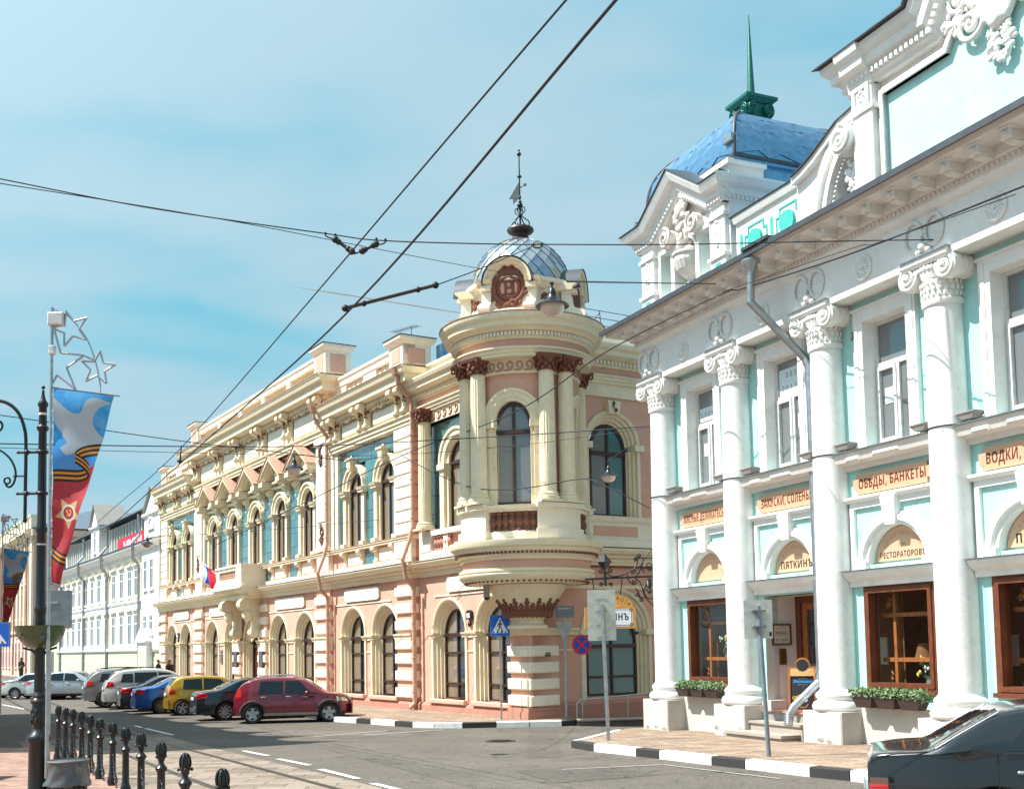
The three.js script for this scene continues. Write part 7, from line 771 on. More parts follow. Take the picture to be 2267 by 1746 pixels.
{
  // red hatchback, right-hand side to the camera
  const red = buildCar('dark red hatchback with black wheel arches parked under the pink mansion', { ...hatch, paint: carPaint(0.20, 0.013, 0.03, 0.25), cladding: true, trim: metal(0.5, 0.5, 0.5, 0.4, 0.7), rails: [0.75, 2.1], bump: undefined }, GP); place(red, -9.15, -37.28, headTo(0.985, -0.12), 0.94);
  board(red, 'model_script', 2.28, 2.75, 0.86, 0.92, 0.885, canvasMat(256, 32, (x, W, H) => { x.fillStyle = '#4c0d16'; x.fillRect(0, 0, W, H); x.fillStyle = '#d8c8c8'; x.font = 'bold 30px sans-serif'; x.fillText('STEPWAY', 12, 28, 230); }, { roughness: 0.3 }));
  const dir = [[0.90, -0.43], [0.90, -0.43]];
  const line = [
    ['dark grey-blue sedan parked directly behind the red hatchback', { ...sedan, paint: carPaint(0.018, 0.028, 0.035, 0.5), spokes: 9, spokeW: 0.035 }, -9.81, -38.54, 0.95],
    ['gold yellow three-door hatchback between the blue and the grey sedans', { ...mini, paint: carPaint(0.55, 0.33, 0.03, 0.4), handle: undefined }, -12.27, -42.0, 0.5],
    ['bright blue sedan parked left of the yellow hatchback', { ...sedan, paint: carPaint(0.012, 0.12, 0.42, 0.4), rimM: alloyDark }, -13.54, -43.49, 0.95],
    ['dusty dark grey sedan between the blue sedan and the white off-roader', { ...sedan, paint: carPaint(0.05, 0.047, 0.05, 0.5, 1), rimM: alloyDark }, -14.73, -45.35, 0.95],
    ['white off-roader with dark windows parked left of the dusty grey sedan', { ...suv, paint: carPaint(0.62, 0.61, 0.58, 0.1), rimM: alloyDark }, -16.2, -47.43, 0.86],
    ['silver off-roader with black roof rails at the left end of the kerb row', { ...suv, L: 4.8, paint: carPaint(0.30, 0.31, 0.32, 0.6), rimM: alloyDark }, -17.62, -48.93, 0.86]];
  for (const [lb, sp, wx, wz, rw] of line) { const c = buildCar(lb, sp, GP), d = dir[0], l = Math.hypot(...d), h = [d[0] / l, d[1] / l], k = 0.97, side = [-h[1], h[0]], a = sp.wheels[0] * k, half = (sp.W / 2 - 0.02) * k; place(c, wx - h[0] * a - side[0] * half, wz - h[1] * a - side[1] * half, headTo(...h), k); void rw; }
}
{ // cars passing or parked further left, broadside on
  const P = [['silver sedan left of the lamp post, its rear towards the left edge', { ...sedan, paint: carPaint(0.52, 0.52, 0.49, 0.45) }, -26.49, -60.13, 0.95], ['pale silver sedan behind the grey sign pole, facing right', { ...sedan, paint: carPaint(0.42, 0.46, 0.49, 0.5), rub: 0.62, rubM: alloy }, -24.35, -58.4, 1.0], ['dark blue car cut off by the left edge of the picture', { ...sedan, paint: carPaint(0.018, 0.03, 0.075, 0.4) }, -31.3, -62.0, 1.0]];
  P.forEach(([lb, sp, wx, wz, k], i) => { const c = buildCar(lb, sp), h = [0.999, 0.04 + i * 0.0]; const side = [-h[1], h[0]]; place(c, wx - h[0] * sp.wheels[0] * k - side[0] * 0.85 * k, wz - h[1] * sp.wheels[0] * k - side[1] * 0.85 * k, headTo(...h), k); });
}
{ // black saloon in the right foreground
  const sp = { L: 4.5, W: 1.74, tail: 0.32, nose: 0.7, tumble: 0.36, sill: 0.24, R: 0.32, arch: 0.06, wheels: [1.14, 3.84], bumpH: 0.34, plateY: 0.6, top: [[0, 0.84], [0.025, 0.965], [0.1, 1.0], [0.3, 1.02], [0.52, 1.03], [0.6, 1.06], [0.85, 1.22], [1.12, 1.37], [1.35, 1.44], [1.8, 1.47], [2.5, 1.46], [2.9, 1.38], [3.3, 1.16], [3.5, 1.03], [4.0, 0.97], [4.38, 0.88], [4.5, 0.7]], belt: [[0, 0.88], [0.12, 0.96], [1, 1.0], [2.5, 0.98], [3.5, 0.96], [4.3, 0.84], [4.5, 0.66]], windows: [[[1.22, 1.035], [1.95, 1.03], [1.95, 1.36], [1.52, 1.36]], [[2.03, 1.03], [2.86, 1.0], [2.62, 1.36], [2.03, 1.37]]], screen: [2.96, 3.48], back: [0.6, 1.2], tail_lamps: [[[0.012, 0.62], [0.2, 0.62], [0.18, 0.7], [0.012, 0.71]]], head_lamps: [[[4.1, 0.66], [4.4, 0.64], [4.36, 0.8], [4.1, 0.84]]], seams: [1.16, 1.99, 3.1], handles: [[1.4, 0.84], [2.2, 0.84]], mirror: [2.9, 1.06], spokes: 8, spokeW: 0.04, rub: 0.48, paint: carPaint(0.0075, 0.0085, 0.011, 0.2), bump: carPaint(0.008, 0.008, 0.009, 0.1), skirt: 0.1 };
  const c = buildCar('black saloon car cut off at the lower right corner, tail towards the middle', sp), h = [0.954, 0.30], side = [-h[1], h[0]], nr = [3.36, -10.9]; place(c, nr[0] - side[0] * sp.W / 2, nr[1] - side[1] * sp.W / 2, headTo(...h), 1, gy(-10.9) - 0.12);
  for (const sd of [1, -1]) { part(c, 'tail_lamp', [box(0.02, 0.185, 0.715, 0.775, sd * 0.845 - 0.012, sd * 0.845 + 0.012)], new THREE.MeshPhysicalMaterial({ color: lin(0.16, 0.085, 0.06), roughness: 0.15, clearcoat: 1 }), 'smoky upper lens of the tail lamp'); part(c, 'lamp_ribs', [0.64, 0.66, 0.68].map(y => box(0.02, 0.19, y, y + 0.004, sd * 0.862 - 0.01, sd * 0.862 + 0.012)), M.black); part(c, 'chrome_strip', [tube([[0.62, 1.045, sd * 0.8], [0.9, 1.215, sd * 0.75], [1.2, 1.385, sd * 0.69]], 0.009, 6, 14)], alloy); part(c, 'boot_edge', [tube([[0.03, 0.955, sd * 0.8], [0.3, 1.0, sd * 0.815], [0.58, 1.02, sd * 0.815]], 0.006, 5, 12)], M.black); }
}
// ---------- street furniture, wires, signs, people ----------
const LP = [-8.44, -20.16], LY = gy(LP[1]) + 0.12;
{ // ornate black lamp post
  const t = thing('lamp_post', 'tall black cast-iron lamp post with scrolled arm and green flower bowl at the left', 'lamp post', [LP[0] * 0.7, 2.35 + 0.7 * (LY - 2.35), LP[1] * 0.7]), B = y => y - LY; t.scale.setScalar(0.7);
  part(t, 'post_base', [lathe([[0, -0.72], [0.26, -0.72], [0.26, -0.6], [0.2, -0.55], [0.175, -0.5], [0.17, B(0.78)], [0.2, B(0.82)], [0.215, B(0.86)], [0.2, B(0.92)], [0.14, B(0.97)], [0.12, B(1.02)], [0.1, B(1.05)], [0.11, B(1.09)], [0.145, B(1.18)], [0.15, B(1.27)], [0.125, B(1.4)], [0.12, B(1.46)], [0.15, B(1.5)], [0.15, B(1.53)], [0.11, B(1.58)], [0.12, B(1.62)], [0.09, B(1.68)], [0, B(1.7)]], 24)], M.iron);
  const lv = []; for (let i = 0; i < 8; i++) for (let k = 0; k < 3; k++) lv.push(bare(new THREE.SphereGeometry(0.04, 6, 5).scale(0.9, 1.5, 0.4).translate(0, B(1.17 + k * 0.08), 0.145 - k * 0.004).rotateY((i + k * 0.5) / 8 * 6.283))); part(t, 'cast_leaves', lv, M.iron);
  const sh = [lathe([[0, B(1.6)], [0.085, B(1.6)], [0.082, B(3.0)], [0.1, B(3.12)], [0.11, B(3.16)], [0.085, B(3.22)], [0.078, B(4.5)], [0.1, B(4.56)], [0.105, B(4.6)], [0.078, B(4.66)], [0.07, B(6.36)], [0.1, B(6.4)], [0.105, B(6.44)], [0.07, B(6.48)], [0.068, B(6.8)], [0.09, B(6.84)], [0.09, B(6.88)], [0.05, B(6.94)], [0.03, B(7.02)], [0.02, B(7.12)], [0, B(7.13)]], 20), ball(0, B(7.17), 0, 0.035)]; for (let i = 0; i < 12; i++) sh.push(bar([0.08 * Math.cos(i / 12 * 6.283), B(1.7), 0.08 * Math.sin(i / 12 * 6.283)], [0.072 * Math.cos(i / 12 * 6.283), B(4.4), 0.072 * Math.sin(i / 12 * 6.283)], 0.012, 0.01, 5)); part(t, 'post', sh, M.iron);
  part(t, 'clamp', [[5.24], [5.99]].map(([y]) => [bar([-0.45, B(y), 0], [0.1, B(y), 0], 0.026), ball(-0.28, B(y), 0, 0.05), torus(0, 0, 0, 0.085, 0.03, 6, 16).rotateX(Math.PI / 2).translate(0, B(y), 0), ball(-0.44, B(y), 0, 0.03)]).flat(), M.iron); part(t, 'tape_band', [bar([0, B(6.66), 0], [0, B(6.7), 0], 0.073, 0.073, 16), bar([0, B(4.3), 0], [0, B(4.33), 0], 0.081, 0.081, 16)], M.creamPale);
  part(t, 'lamp_arm', [tube([[-0.3, B(4.78), 0], [-0.3, B(5.4), 0], [-0.3, B(6.1), 0], [-0.33, B(6.42), 0], [-0.45, B(6.72), 0], [-0.66, B(6.9), 0], [-0.95, B(6.95), 0], [-1.25, B(6.85), 0], [-1.4, B(6.6), 0]], 0.032, 8, 60), lathe([[0, 0], [0.045, 0.03], [0.03, 0.1], [0, 0.14]], 10).translate(-0.3, B(4.7), 0)], M.iron);
  part(t, 'scroll', [tube([[-0.66, B(5.42), 0], [-0.6, B(5.36), 0], [-0.52, B(5.42), 0], [-0.48, B(5.56), 0], [-0.5, B(5.72), 0], [-0.6, B(5.9), 0], [-0.78, B(6.04), 0], [-0.95, B(6.06), 0]], 0.02, 6, 40), torus(-0.63, B(5.48), 0, 0.055, 0.018), bar([-0.52, B(5.56), 0], [-0.3, B(5.56), 0], 0.018), torus(-0.83, B(6.48), 0, 0.1, 0.022, 6, 16)], M.iron);
  part(t, 'lantern', [lathe([[0.05, 0.3], [0.08, 0.2], [0.2, 0.1], [0.24, 0.05], [0.24, 0], [0, 0]], 20).translate(-1.4, B(6.2), 0)], M.iron);
  part(t, 'flower_bowl', [lathe([[0.08, B(2.43)], [0.12, B(2.44)], [0.28, B(2.52)], [0.4, B(2.7)], [0.44, B(2.86)], [0.42, B(2.86)], [0.36, B(2.68)], [0.1, B(2.5)]], 30)], new THREE.MeshPhysicalMaterial({ color: lin(0.02, 0.055, 0.012), roughness: 0.25, clearcoat: 0.6 })); for (const s of [-1, 1]) part(t, 'bowl_bracket', [tube([[s * 0.07, B(2.35), 0], [s * 0.14, B(2.42), 0], [s * 0.26, B(2.46), 0], [s * 0.3, B(2.47), 0]], 0.022, 6)], M.iron); part(t, 'bowl_ornament', [[-0.2, 0], [0.2, 0]].map(([x]) => Array.from({ length: 5 }, (_, k) => { const a = k / 5 * 6.283; return bar([x, B(2.66), 0.42 - Math.abs(x) * 0.25], [x + 0.08 * Math.cos(a), B(2.66) + 0.08 * Math.sin(a), 0.42 - Math.abs(x) * 0.25], 0.012, 0.006, 5); })).flat(), paint(0.12, 0.14, 0.11, 0.5));
}
// flag-shaped city banner, printed cloth
const bannerMat = canvasMat(512, 1400, (x, W, H) => {
  x.fillStyle = '#2f8fd0'; x.fillRect(0, 0, W, H); x.save(); rs = 77; x.fillStyle = '#8fb6cf'; for (let k = 0; k < 60; k++) { x.globalAlpha = 0.16; x.beginPath(); x.arc(rr(0, W), rr(0, 420), rr(10, 60), 0, 7); x.fill(); } x.globalAlpha = 1;
  x.fillStyle = '#a9afb6'; x.beginPath(); x.moveTo(0, 60); x.bezierCurveTo(120, 150, 200, 200, 250, 130); x.bezierCurveTo(270, 60, 300, 30, 380, 30); x.lineTo(512, 60); x.bezierCurveTo(430, 60, 330, 120, 330, 220); x.bezierCurveTo(380, 330, 480, 330, 512, 320); x.lineTo(512, 400); x.bezierCurveTo(300, 420, 200, 440, 110, 470); x.lineTo(60, 420); x.lineTo(120, 380); x.lineTo(60, 300); x.lineTo(10, 250); x.closePath(); x.fill();
  x.fillStyle = '#a8262f'; x.beginPath(); x.moveTo(0, 640); x.bezierCurveTo(160, 640, 250, 560, 512, 420); x.lineTo(512, H); x.lineTo(0, H); x.fill(); x.fillStyle = '#2f8fd0'; x.fillRect(0, 470, 0, 0);
  x.strokeStyle = '#b93a3c'; x.lineWidth = 3; for (let k = 0; k < 40; k++) { const a = -1.9 + k * 0.075; x.beginPath(); x.moveTo(150 + 130 * Math.cos(a), 860 + 130 * Math.sin(a)); x.lineTo(150 + 420 * Math.cos(a), 860 + 420 * Math.sin(a)); x.stroke(); }
  const rib = (f) => { for (let k = 0; k < 5; k++) { x.strokeStyle = k % 2 ? '#d08335' : '#2a1d16'; x.lineWidth = 18; x.beginPath(); f(k * 17); x.stroke(); } }; rib(o => { x.moveTo(512, 352 + o); x.bezierCurveTo(380, 360 + o, 230, 380 + o, 190, 450 + o); }); rib(o => { x.moveTo(190, 455 + o * 0.8); x.bezierCurveTo(330, 500 + o, 330, 560 + o, 180, 575 + o); x.bezierCurveTo(100, 580 + o, 40, 580 + o, 0, 590 + o); }); rib(o => { x.moveTo(0, 1130 + o); x.bezierCurveTo(60, 1180 + o, 120, 1200 + o, 260, 1200 + o); });
  const cx = 140, cy = 880; x.fillStyle = '#b9a065'; for (let k = 0; k < 5; k++) { const a = -Math.PI / 2 + Math.PI + k * 1.2566; x.beginPath(); x.moveTo(cx + 120 * Math.cos(a), cy + 120 * Math.sin(a)); x.lineTo(cx + 70 * Math.cos(a + 0.4), cy + 70 * Math.sin(a + 0.4)); x.lineTo(cx + 40 * Math.cos(a), cy + 40 * Math.sin(a)); x.lineTo(cx + 70 * Math.cos(a - 0.4), cy + 70 * Math.sin(a - 0.4)); x.fill(); } x.fillStyle = '#c9c3b4'; x.beginPath(); x.arc(cx, cy, 62, 0, 7); x.fill(); x.fillStyle = '#7a4a2c'; x.beginPath(); x.arc(cx, cy, 46, 0, 7); x.fill(); x.fillStyle = '#a31f28'; x.beginPath(); x.arc(cx, cy, 42, 0, 7); x.fill(); x.strokeStyle = '#d8b46a'; x.lineWidth = 7; x.beginPath(); x.arc(cx - 2, cy - 4, 22, -1.2, 2.2); x.stroke(); x.beginPath(); x.moveTo(cx - 20, cy - 16); x.lineTo(cx + 16, cy + 22); x.moveTo(cx - 24, cy - 6); x.lineTo(cx - 10, cy - 22); x.stroke(); x.restore();
}, { roughness: 0.75, side: THREE.DoubleSide });
function cityBanner(label, labelC, px, pz, k, dy = 0) { // pole with lit-star frame and hanging pennant; local y measured from eye-level data
  const t = thing('banner_pole', label, 'pole', [px, 2.35 * (1 - k) + dy, pz]); t.scale.setScalar(k);
  part(t, 'pole', [bar([0, 0.2, 0], [0, 8.55, 0], 0.035, 0.028, 10)], M.zinc); part(t, 'top_rod', [bar([-0.02, 7.1, 0], [1.22, 6.92, 0], 0.016)], M.greyPaint); part(t, 'junction_box', [cbox(-0.06, 0.22, 8.22, 8.45, -0.08, 0.08, 0.02), cbox(-0.04, 0.06, 7.7, 7.85, -0.05, 0.05, 0.01)], M.whiteFrame);
  const hoop = tube([[0, 8.54, 0], [0.3, 8.38, 0], [0.62, 7.98, 0], [0.8, 7.5, 0], [0.88, 7.1, 0]], 0.014, 6, 30), tin = metal(0.5, 0.52, 0.53, 0.4, 0.8), L = P => P.slice(1).map((p, i) => bar([...P[i], 0], [...p, 0], 0.019, 0.019, 6));
  part(t, 'hoop', [hoop, bar([0.88, 7.12, 0], [0.88, 6.96, 0], 0.01)], tin); const five = (cx, cy, R, a0) => { const P = []; for (let i = 0; i <= 10; i++) { const a = a0 + i * Math.PI / 5, r = i % 2 ? R * 0.42 : R; P.push([cx + r * Math.cos(a), cy + r * Math.sin(a)]); } return L(P); };
  part(t, 'star_frame', five(0.34, 8.16, 0.34, 1.85), tin); part(t, 'star_frame', five(0.83, 7.43, 0.32, 1.45), tin); part(t, 'star_frame', L([[0.05, 8.12], [0.16, 7.72], [0.56, 7.67], [0.76, 7.58]]), tin); part(t, 'star_frame', L([[0.56, 7.65], [0.27, 7.45], [0.43, 7.06], [0.1, 7.32], [0.02, 7.16]]), tin);
  const q = pz, c = thing('cloth_banner', labelC, 'banner', [px, 2.35 * (1 - k) + dy, q + 0.01]); c.scale.setScalar(k); const g = new THREE.PlaneGeometry(1, 1, 10, 40), p = g.attributes.position, uv = g.attributes.uv; for (let i = 0; i < p.count; i++) { const u = p.getX(i) + 0.5, v = 0.5 - p.getY(i); const w = 1.08 - 0.94 * v, y = 7.07 - 0.16 * u * (1 - v) - v * 3.5 - (1 - v) * 0; p.setXYZ(i, 0.05 + u * w, y, 0.05 * Math.sin(u * 3 + v * 7) * u + 0.02 * Math.sin(v * 23)); uv.setXY(i, u * w / 1.08, 1 - v); } g.computeVertexNormals(); const m = new THREE.Mesh(g, bannerMat); m.name = numbered('cloth'); c.add(m); const ey = []; for (let k2 = 0; k2 < 12; k2++) ey.push(torus(0.045, 6.95 - k2 * 0.28, 0.01, 0.018, 0.006, 5, 8)); part(c, 'eyelet', ey, M.whiteFrame); part(c, 'tip_tie', [bar([0.05, 3.6, 0], [0.2, 3.55, 0], 0.015)], M.greyPaint);
}
cityBanner('slim steel pole topped by a frame of star outlines beside the lamp post', 'red and blue pennant banner with a dove, ribbon and medal beside the lamp post', -5.72, -13.9, 0.7);
cityBanner('farther steel pole with star outlines at the left edge', 'farther red and blue pennant banner cut off by the left edge', -14.95, -33.0, 0.7, -0.2);
function roadSign(name, label, cat, x, z, h, draw, opt = {}) { // sign on a thin grey post
  const t = thing(name, label, cat, [x, gy(z) + (opt.base ?? 0.15), z], opt.turn ?? 0); part(t, 'pole', [bar([0, -0.05, 0], [opt.lean ?? 0, h, 0], opt.r ?? 0.03, opt.r ?? 0.03, 10)], opt.poleM ?? M.zinc); draw(t, opt.lean ?? 0); return t;
}
const crossFace = canvasMat(300, 300, (x, W, H) => { x.fillStyle = '#0f5fc0'; x.fillRect(0, 0, W, H); x.strokeStyle = '#4d8fe0'; x.lineWidth = 5; x.strokeRect(6, 6, W - 12, H - 12); x.fillStyle = '#e6e9ee'; x.beginPath(); x.moveTo(150, 28); x.lineTo(278, 258); x.lineTo(22, 258); x.fill(); x.fillStyle = '#10131a'; x.beginPath(); x.arc(152, 78, 15, 0, 7); x.fill(); x.lineCap = 'round'; x.strokeStyle = '#10131a'; x.lineWidth = 24; x.beginPath(); x.moveTo(154, 108); x.lineTo(148, 160); x.stroke(); x.lineWidth = 15; x.beginPath(); x.moveTo(150, 158); x.lineTo(178, 196); x.lineTo(192, 240); x.moveTo(146, 158); x.lineTo(136, 200); x.lineTo(108, 240); x.moveTo(156, 108); x.lineTo(186, 138); x.moveTo(148, 110); x.lineTo(122, 130); x.lineTo(118, 156); x.stroke(); for (let k = 0; k < 4; k++) { x.beginPath(); x.moveTo(34 + k * 64, 256); x.lineTo(48 + k * 60, 226); x.lineTo(66 + k * 56, 226); x.lineTo(62 + k * 64, 256); x.fill(); } });
const crossSign = t => { part(t, 'sign_plate', [plate(rect(-0.3, 0.3, 2.5, 3.14), [], 0.03, 0.05)], M.greyPaint); board(t, 'sign_face', -0.29, 0.29, 2.51, 3.13, 0.053, crossFace); };
roadSign('crossing_sign', 'blue pedestrian crossing sign on a thin post before the corner tower', 'road sign', -0.4, -34.2, 3.1, crossSign, { r: 0.028 });
{ const t = roadSign('crossing_sign', 'blue pedestrian crossing sign cut off by the left edge', 'road sign', -9.28, -20.2, 3.0, t => { part(t, 'sign_plate', [plate(rect(-0.31, 0.31, 2.0, 2.44), [], 0.03, 0.05)], M.greyPaint); board(t, 'sign_face', -0.3, 0.3, 2.0, 2.43, 0.053, crossFace); }, { base: 0.3 }); void t; }
roadSign('road_sign_post', 'post with the grey backs of a small plate and a triangle beside the lane', 'road sign', 1.55, -34.1, 3.42, t => { part(t, 'sign_plate', [plate(rect(-0.28, 0.3, 3.02, 3.37), [], 0.03, 0.05)], M.greyPaint); part(t, 'sign_rim', [plate(rect(-0.29, 0.31, 3.01, 3.38), [rect(-0.26, 0.28, 3.04, 3.35)], 0.045, 0.058)], M.concrete); part(t, 'triangle_plate', [plate([[-0.26, 2.9], [0.26, 2.9], [0, 2.2]], [], 0.03, 0.05)], paint(0.45, 0.48, 0.46, 0.5)); part(t, 'bracket', [box(-0.2, 0.2, 3.28, 3.32, 0.045, 0.07), box(-0.1, 0.1, 2.72, 2.76, 0.045, 0.07), box(-0.06, 0.06, 2.42, 2.46, 0.045, 0.07)], M.zinc); }, { r: 0.045 });
{ const face = canvasMat(256, 256, (x, W, H) => { x.fillStyle = '#c3242f'; x.beginPath(); x.arc(128, 128, 128, 0, 7); x.fill(); x.fillStyle = '#1d3f9e'; x.beginPath(); x.arc(128, 128, 104, 0, 7); x.fill(); x.strokeStyle = '#c3242f'; x.lineWidth = 22; x.beginPath(); x.moveTo(54, 54); x.lineTo(202, 202); x.moveTo(202, 54); x.lineTo(54, 202); x.stroke(); }); const t = thing('no_stopping_sign', 'round blue sign with a red cross mounted near the lane corner', 'road sign', [2.02, gy(-33.4), -33.6], 0.25); part(t, 'sign_plate', [bar([0, 2.35, 0], [0, 2.35, 0.03], 0.3, 0.3, 30)], M.greyPaint); board(t, 'sign_face', -0.3, 0.3, 2.05, 2.65, 0.034, face, null, Array.from({ length: 32 }, (_, i) => [0.298 * Math.cos(i / 32 * 6.283), 2.35 + 0.298 * Math.sin(i / 32 * 6.283)])); part(t, 'pole', [bar([0, -0.1, -0.03], [0, 2.6, -0.03], 0.025)], M.zinc); }
roadSign('blank_sign', 'tall post carrying the blank cream back of a narrow sign before the hanging restaurant sign', 'road sign', 2.04, -24.89, 2.98, (t, l) => { part(t, 'sign_plate', [plate([[-0.3, 2.18], [0.3, 2.18], [0.31, 2.2], [0.31, 3.28], [0.3, 3.3], [-0.3, 3.3], [-0.31, 3.28], [-0.31, 2.2]], [], -0.06, -0.035)].map(g => g.translate(l - 0.01, 0, 0)), paint(0.62, 0.60, 0.52, 0.55)); part(t, 'bracket', [2.24, 2.52, 2.82, 3.08].map(y => [box(l - 0.12, l + 0.1, y, y + 0.02, -0.035, -0.03), ball(l - 0.13, y + 0.01, -0.03, 0.012), ball(l + 0.1, y + 0.01, -0.03, 0.012)]).flat(), M.zinc); }, { r: 0.042, base: 0.15, lean: -0.07 });
roadSign('blank_sign', 'grey post carrying the blank cream back of a square sign before the restaurant entrance', 'road sign', 4.42, -19.87, 2.62, (t, l) => { part(t, 'sign_plate', [plate(rect(-0.25, 0.25, 2.05, 2.73), [], -0.06, -0.04)].map(g => g.translate(l, 0, 0)), paint(0.64, 0.62, 0.56, 0.55)); part(t, 'clamp', [2.25, 2.53].map(y => [box(l - 0.11, l + 0.11, y, y + 0.025, -0.04, 0.05), ball(l - 0.11, y + 0.01, 0, 0.022), ball(l + 0.11, y + 0.01, 0, 0.022)]).flat(), M.greyPaint); part(t, 'sticker', [box(l + 0.19, l + 0.23, 2.09, 2.16, -0.04, -0.036)], M.black); }, { r: 0.04, base: 0.15, lean: -0.1, poleM: M.greyPaint });
roadSign('blank_sign', 'blank grey rectangular sign back on a thin post behind the flower bowl', 'road sign', -8.2, -20.0, 3.2, t => { part(t, 'sign_plate', [plate(rect(-0.2, 0.4, 2.3, 2.97), [], 0.03, 0.05)], paint(0.2, 0.235, 0.26, 0.5)); part(t, 'bracket', [box(-0.1, 0.16, 2.74, 2.78, 0.048, 0.06)], M.zinc); }, { r: 0.028, base: 0.3 });
// chained bollards
{
  const BL = [[-2.61, -10.15], [-3.4, -11.73], [-4.12, -13.25], [-4.86, -14.79], [-5.44, -15.9], [-6.04, -17.08], [-6.64, -18.2], [-7.21, -19.31], [-7.77, -20.4], [-8.34, -21.46], [-8.71, -22.04], [-9.18, -22.86]], BY = z => Math.min(gy(z) + 0.12, 0.24);
  const name = ['nearest black bollard, only its ribbed cap showing at the bottom edge', 'second black bollard from the bottom edge', 'third black bollard from the bottom edge', 'fourth black bollard from the bottom edge, without a chain in front', 'fifth black bollard from the bottom edge', 'sixth black bollard from the bottom edge', 'seventh black bollard from the bottom edge', 'eighth black bollard from the bottom edge, near the waste bin', 'fourth black bollard from the far end of the row', 'third black bollard from the far end of the row', 'second black bollard from the far end of the row', 'farthest black bollard, against the grey sign post'];
  const t = thing('bollard', name[0], 'bollard', [BL[0][0], BY(BL[0][1]), BL[0][1]], 0, 'black bollards linked by chains along the tram track');
  part(t, 'bollard_shaft', [lathe([[0, 0], [0.115, 0], [0.115, 0.05], [0.1, 0.1], [0.085, 0.14], [0.1, 0.2], [0.085, 0.26], [0.07, 0.29], [0.062, 0.31], [0.058, 0.72], [0.07, 0.735], [0.085, 0.75], [0.088, 0.775], [0.07, 0.79], [0.04, 0.82], [0.035, 0.845], [0, 0.85]], 24).scale(0.78, 1, 0.78)], M.iron); const rb = [lathe([[0, 0.83], [0.04, 0.84], [0.055, 0.87], [0.06, 0.895], [0.078, 0.9], [0.078, 0.915], [0.062, 0.92], [0.072, 0.96], [0.066, 1.01], [0.042, 1.05], [0, 1.065]], 24)]; for (let i = 0; i < 8; i++) { const a = i / 8 * 6.283, P = [[0.07, 0.925], [0.079, 0.965], [0.072, 1.015], [0.045, 1.055], [0.005, 1.07]].map(([r, y]) => [r * Math.cos(a), y, r * Math.sin(a)]); rb.push(tube(P, 0.008, 5, 10)); } for (let i = 0; i < 4; i++) rb.push(ball(0.085 * Math.cos(i * 1.571 + 0.4), 0.905, 0.085 * Math.sin(i * 1.571 + 0.4), 0.02, 1, 8)); part(t, 'bollard_cap', rb.map(g => g.scale(0.78, 1, 0.78)), M.iron);
  for (let i = 1; i < BL.length; i++) copyOf(t, name[i], [BL[i][0], BY(BL[i][1]), BL[i][1]], i * 0.7);
  const link = geo([bare(new THREE.TorusGeometry(0.02, 0.0065, 5, 12).scale(0.75, 1.4, 1))]);
  for (let i = 1; i < BL.length; i++) { if (i === 4) continue; const A = BL[i - 1], B = BL[i], y0 = BY(A[1]) + 0.7, y1 = BY(B[1]) + 0.7, n = 46, c = thing('chain', `sagging black chain between the ${['', 'nearest and second', 'second and third', 'third and fourth', '', 'fifth and sixth', 'sixth and seventh', 'seventh and eighth', 'eighth and ninth', 'ninth and tenth', 'tenth and eleventh', 'last two'][i]} bollards`, 'chain', [A[0], 0, A[1]], 0, 'chains between the black bollards'), gs = []; let prev; for (let k = 0; k <= n; k++) { const s = k / n, P = V3((B[0] - A[0]) * s, y0 + (y1 - y0) * s - 0.62 * (1 - (2 * s - 1) ** 2), (B[1] - A[1]) * s); if (prev) { const d = P.clone().sub(prev), L = d.length(), m = Math.max(1, Math.round(L / 0.046)); for (let q = 0; q < m; q++) { const g = link.clone(); g.rotateY((q + k) % 2 ? 0 : Math.PI / 2); g.applyQuaternion(new THREE.Quaternion().setFromUnitVectors(V3(0, 1, 0), d.clone().normalize())); const c2 = prev.clone().addScaledVector(d, (q + 0.5) / m); gs.push(bare(g.translate(c2.x, c2.y, c2.z))); } } prev = P; } part(c, 'chain_links', gs, M.iron).userData.kind = 'stuff'; }
}
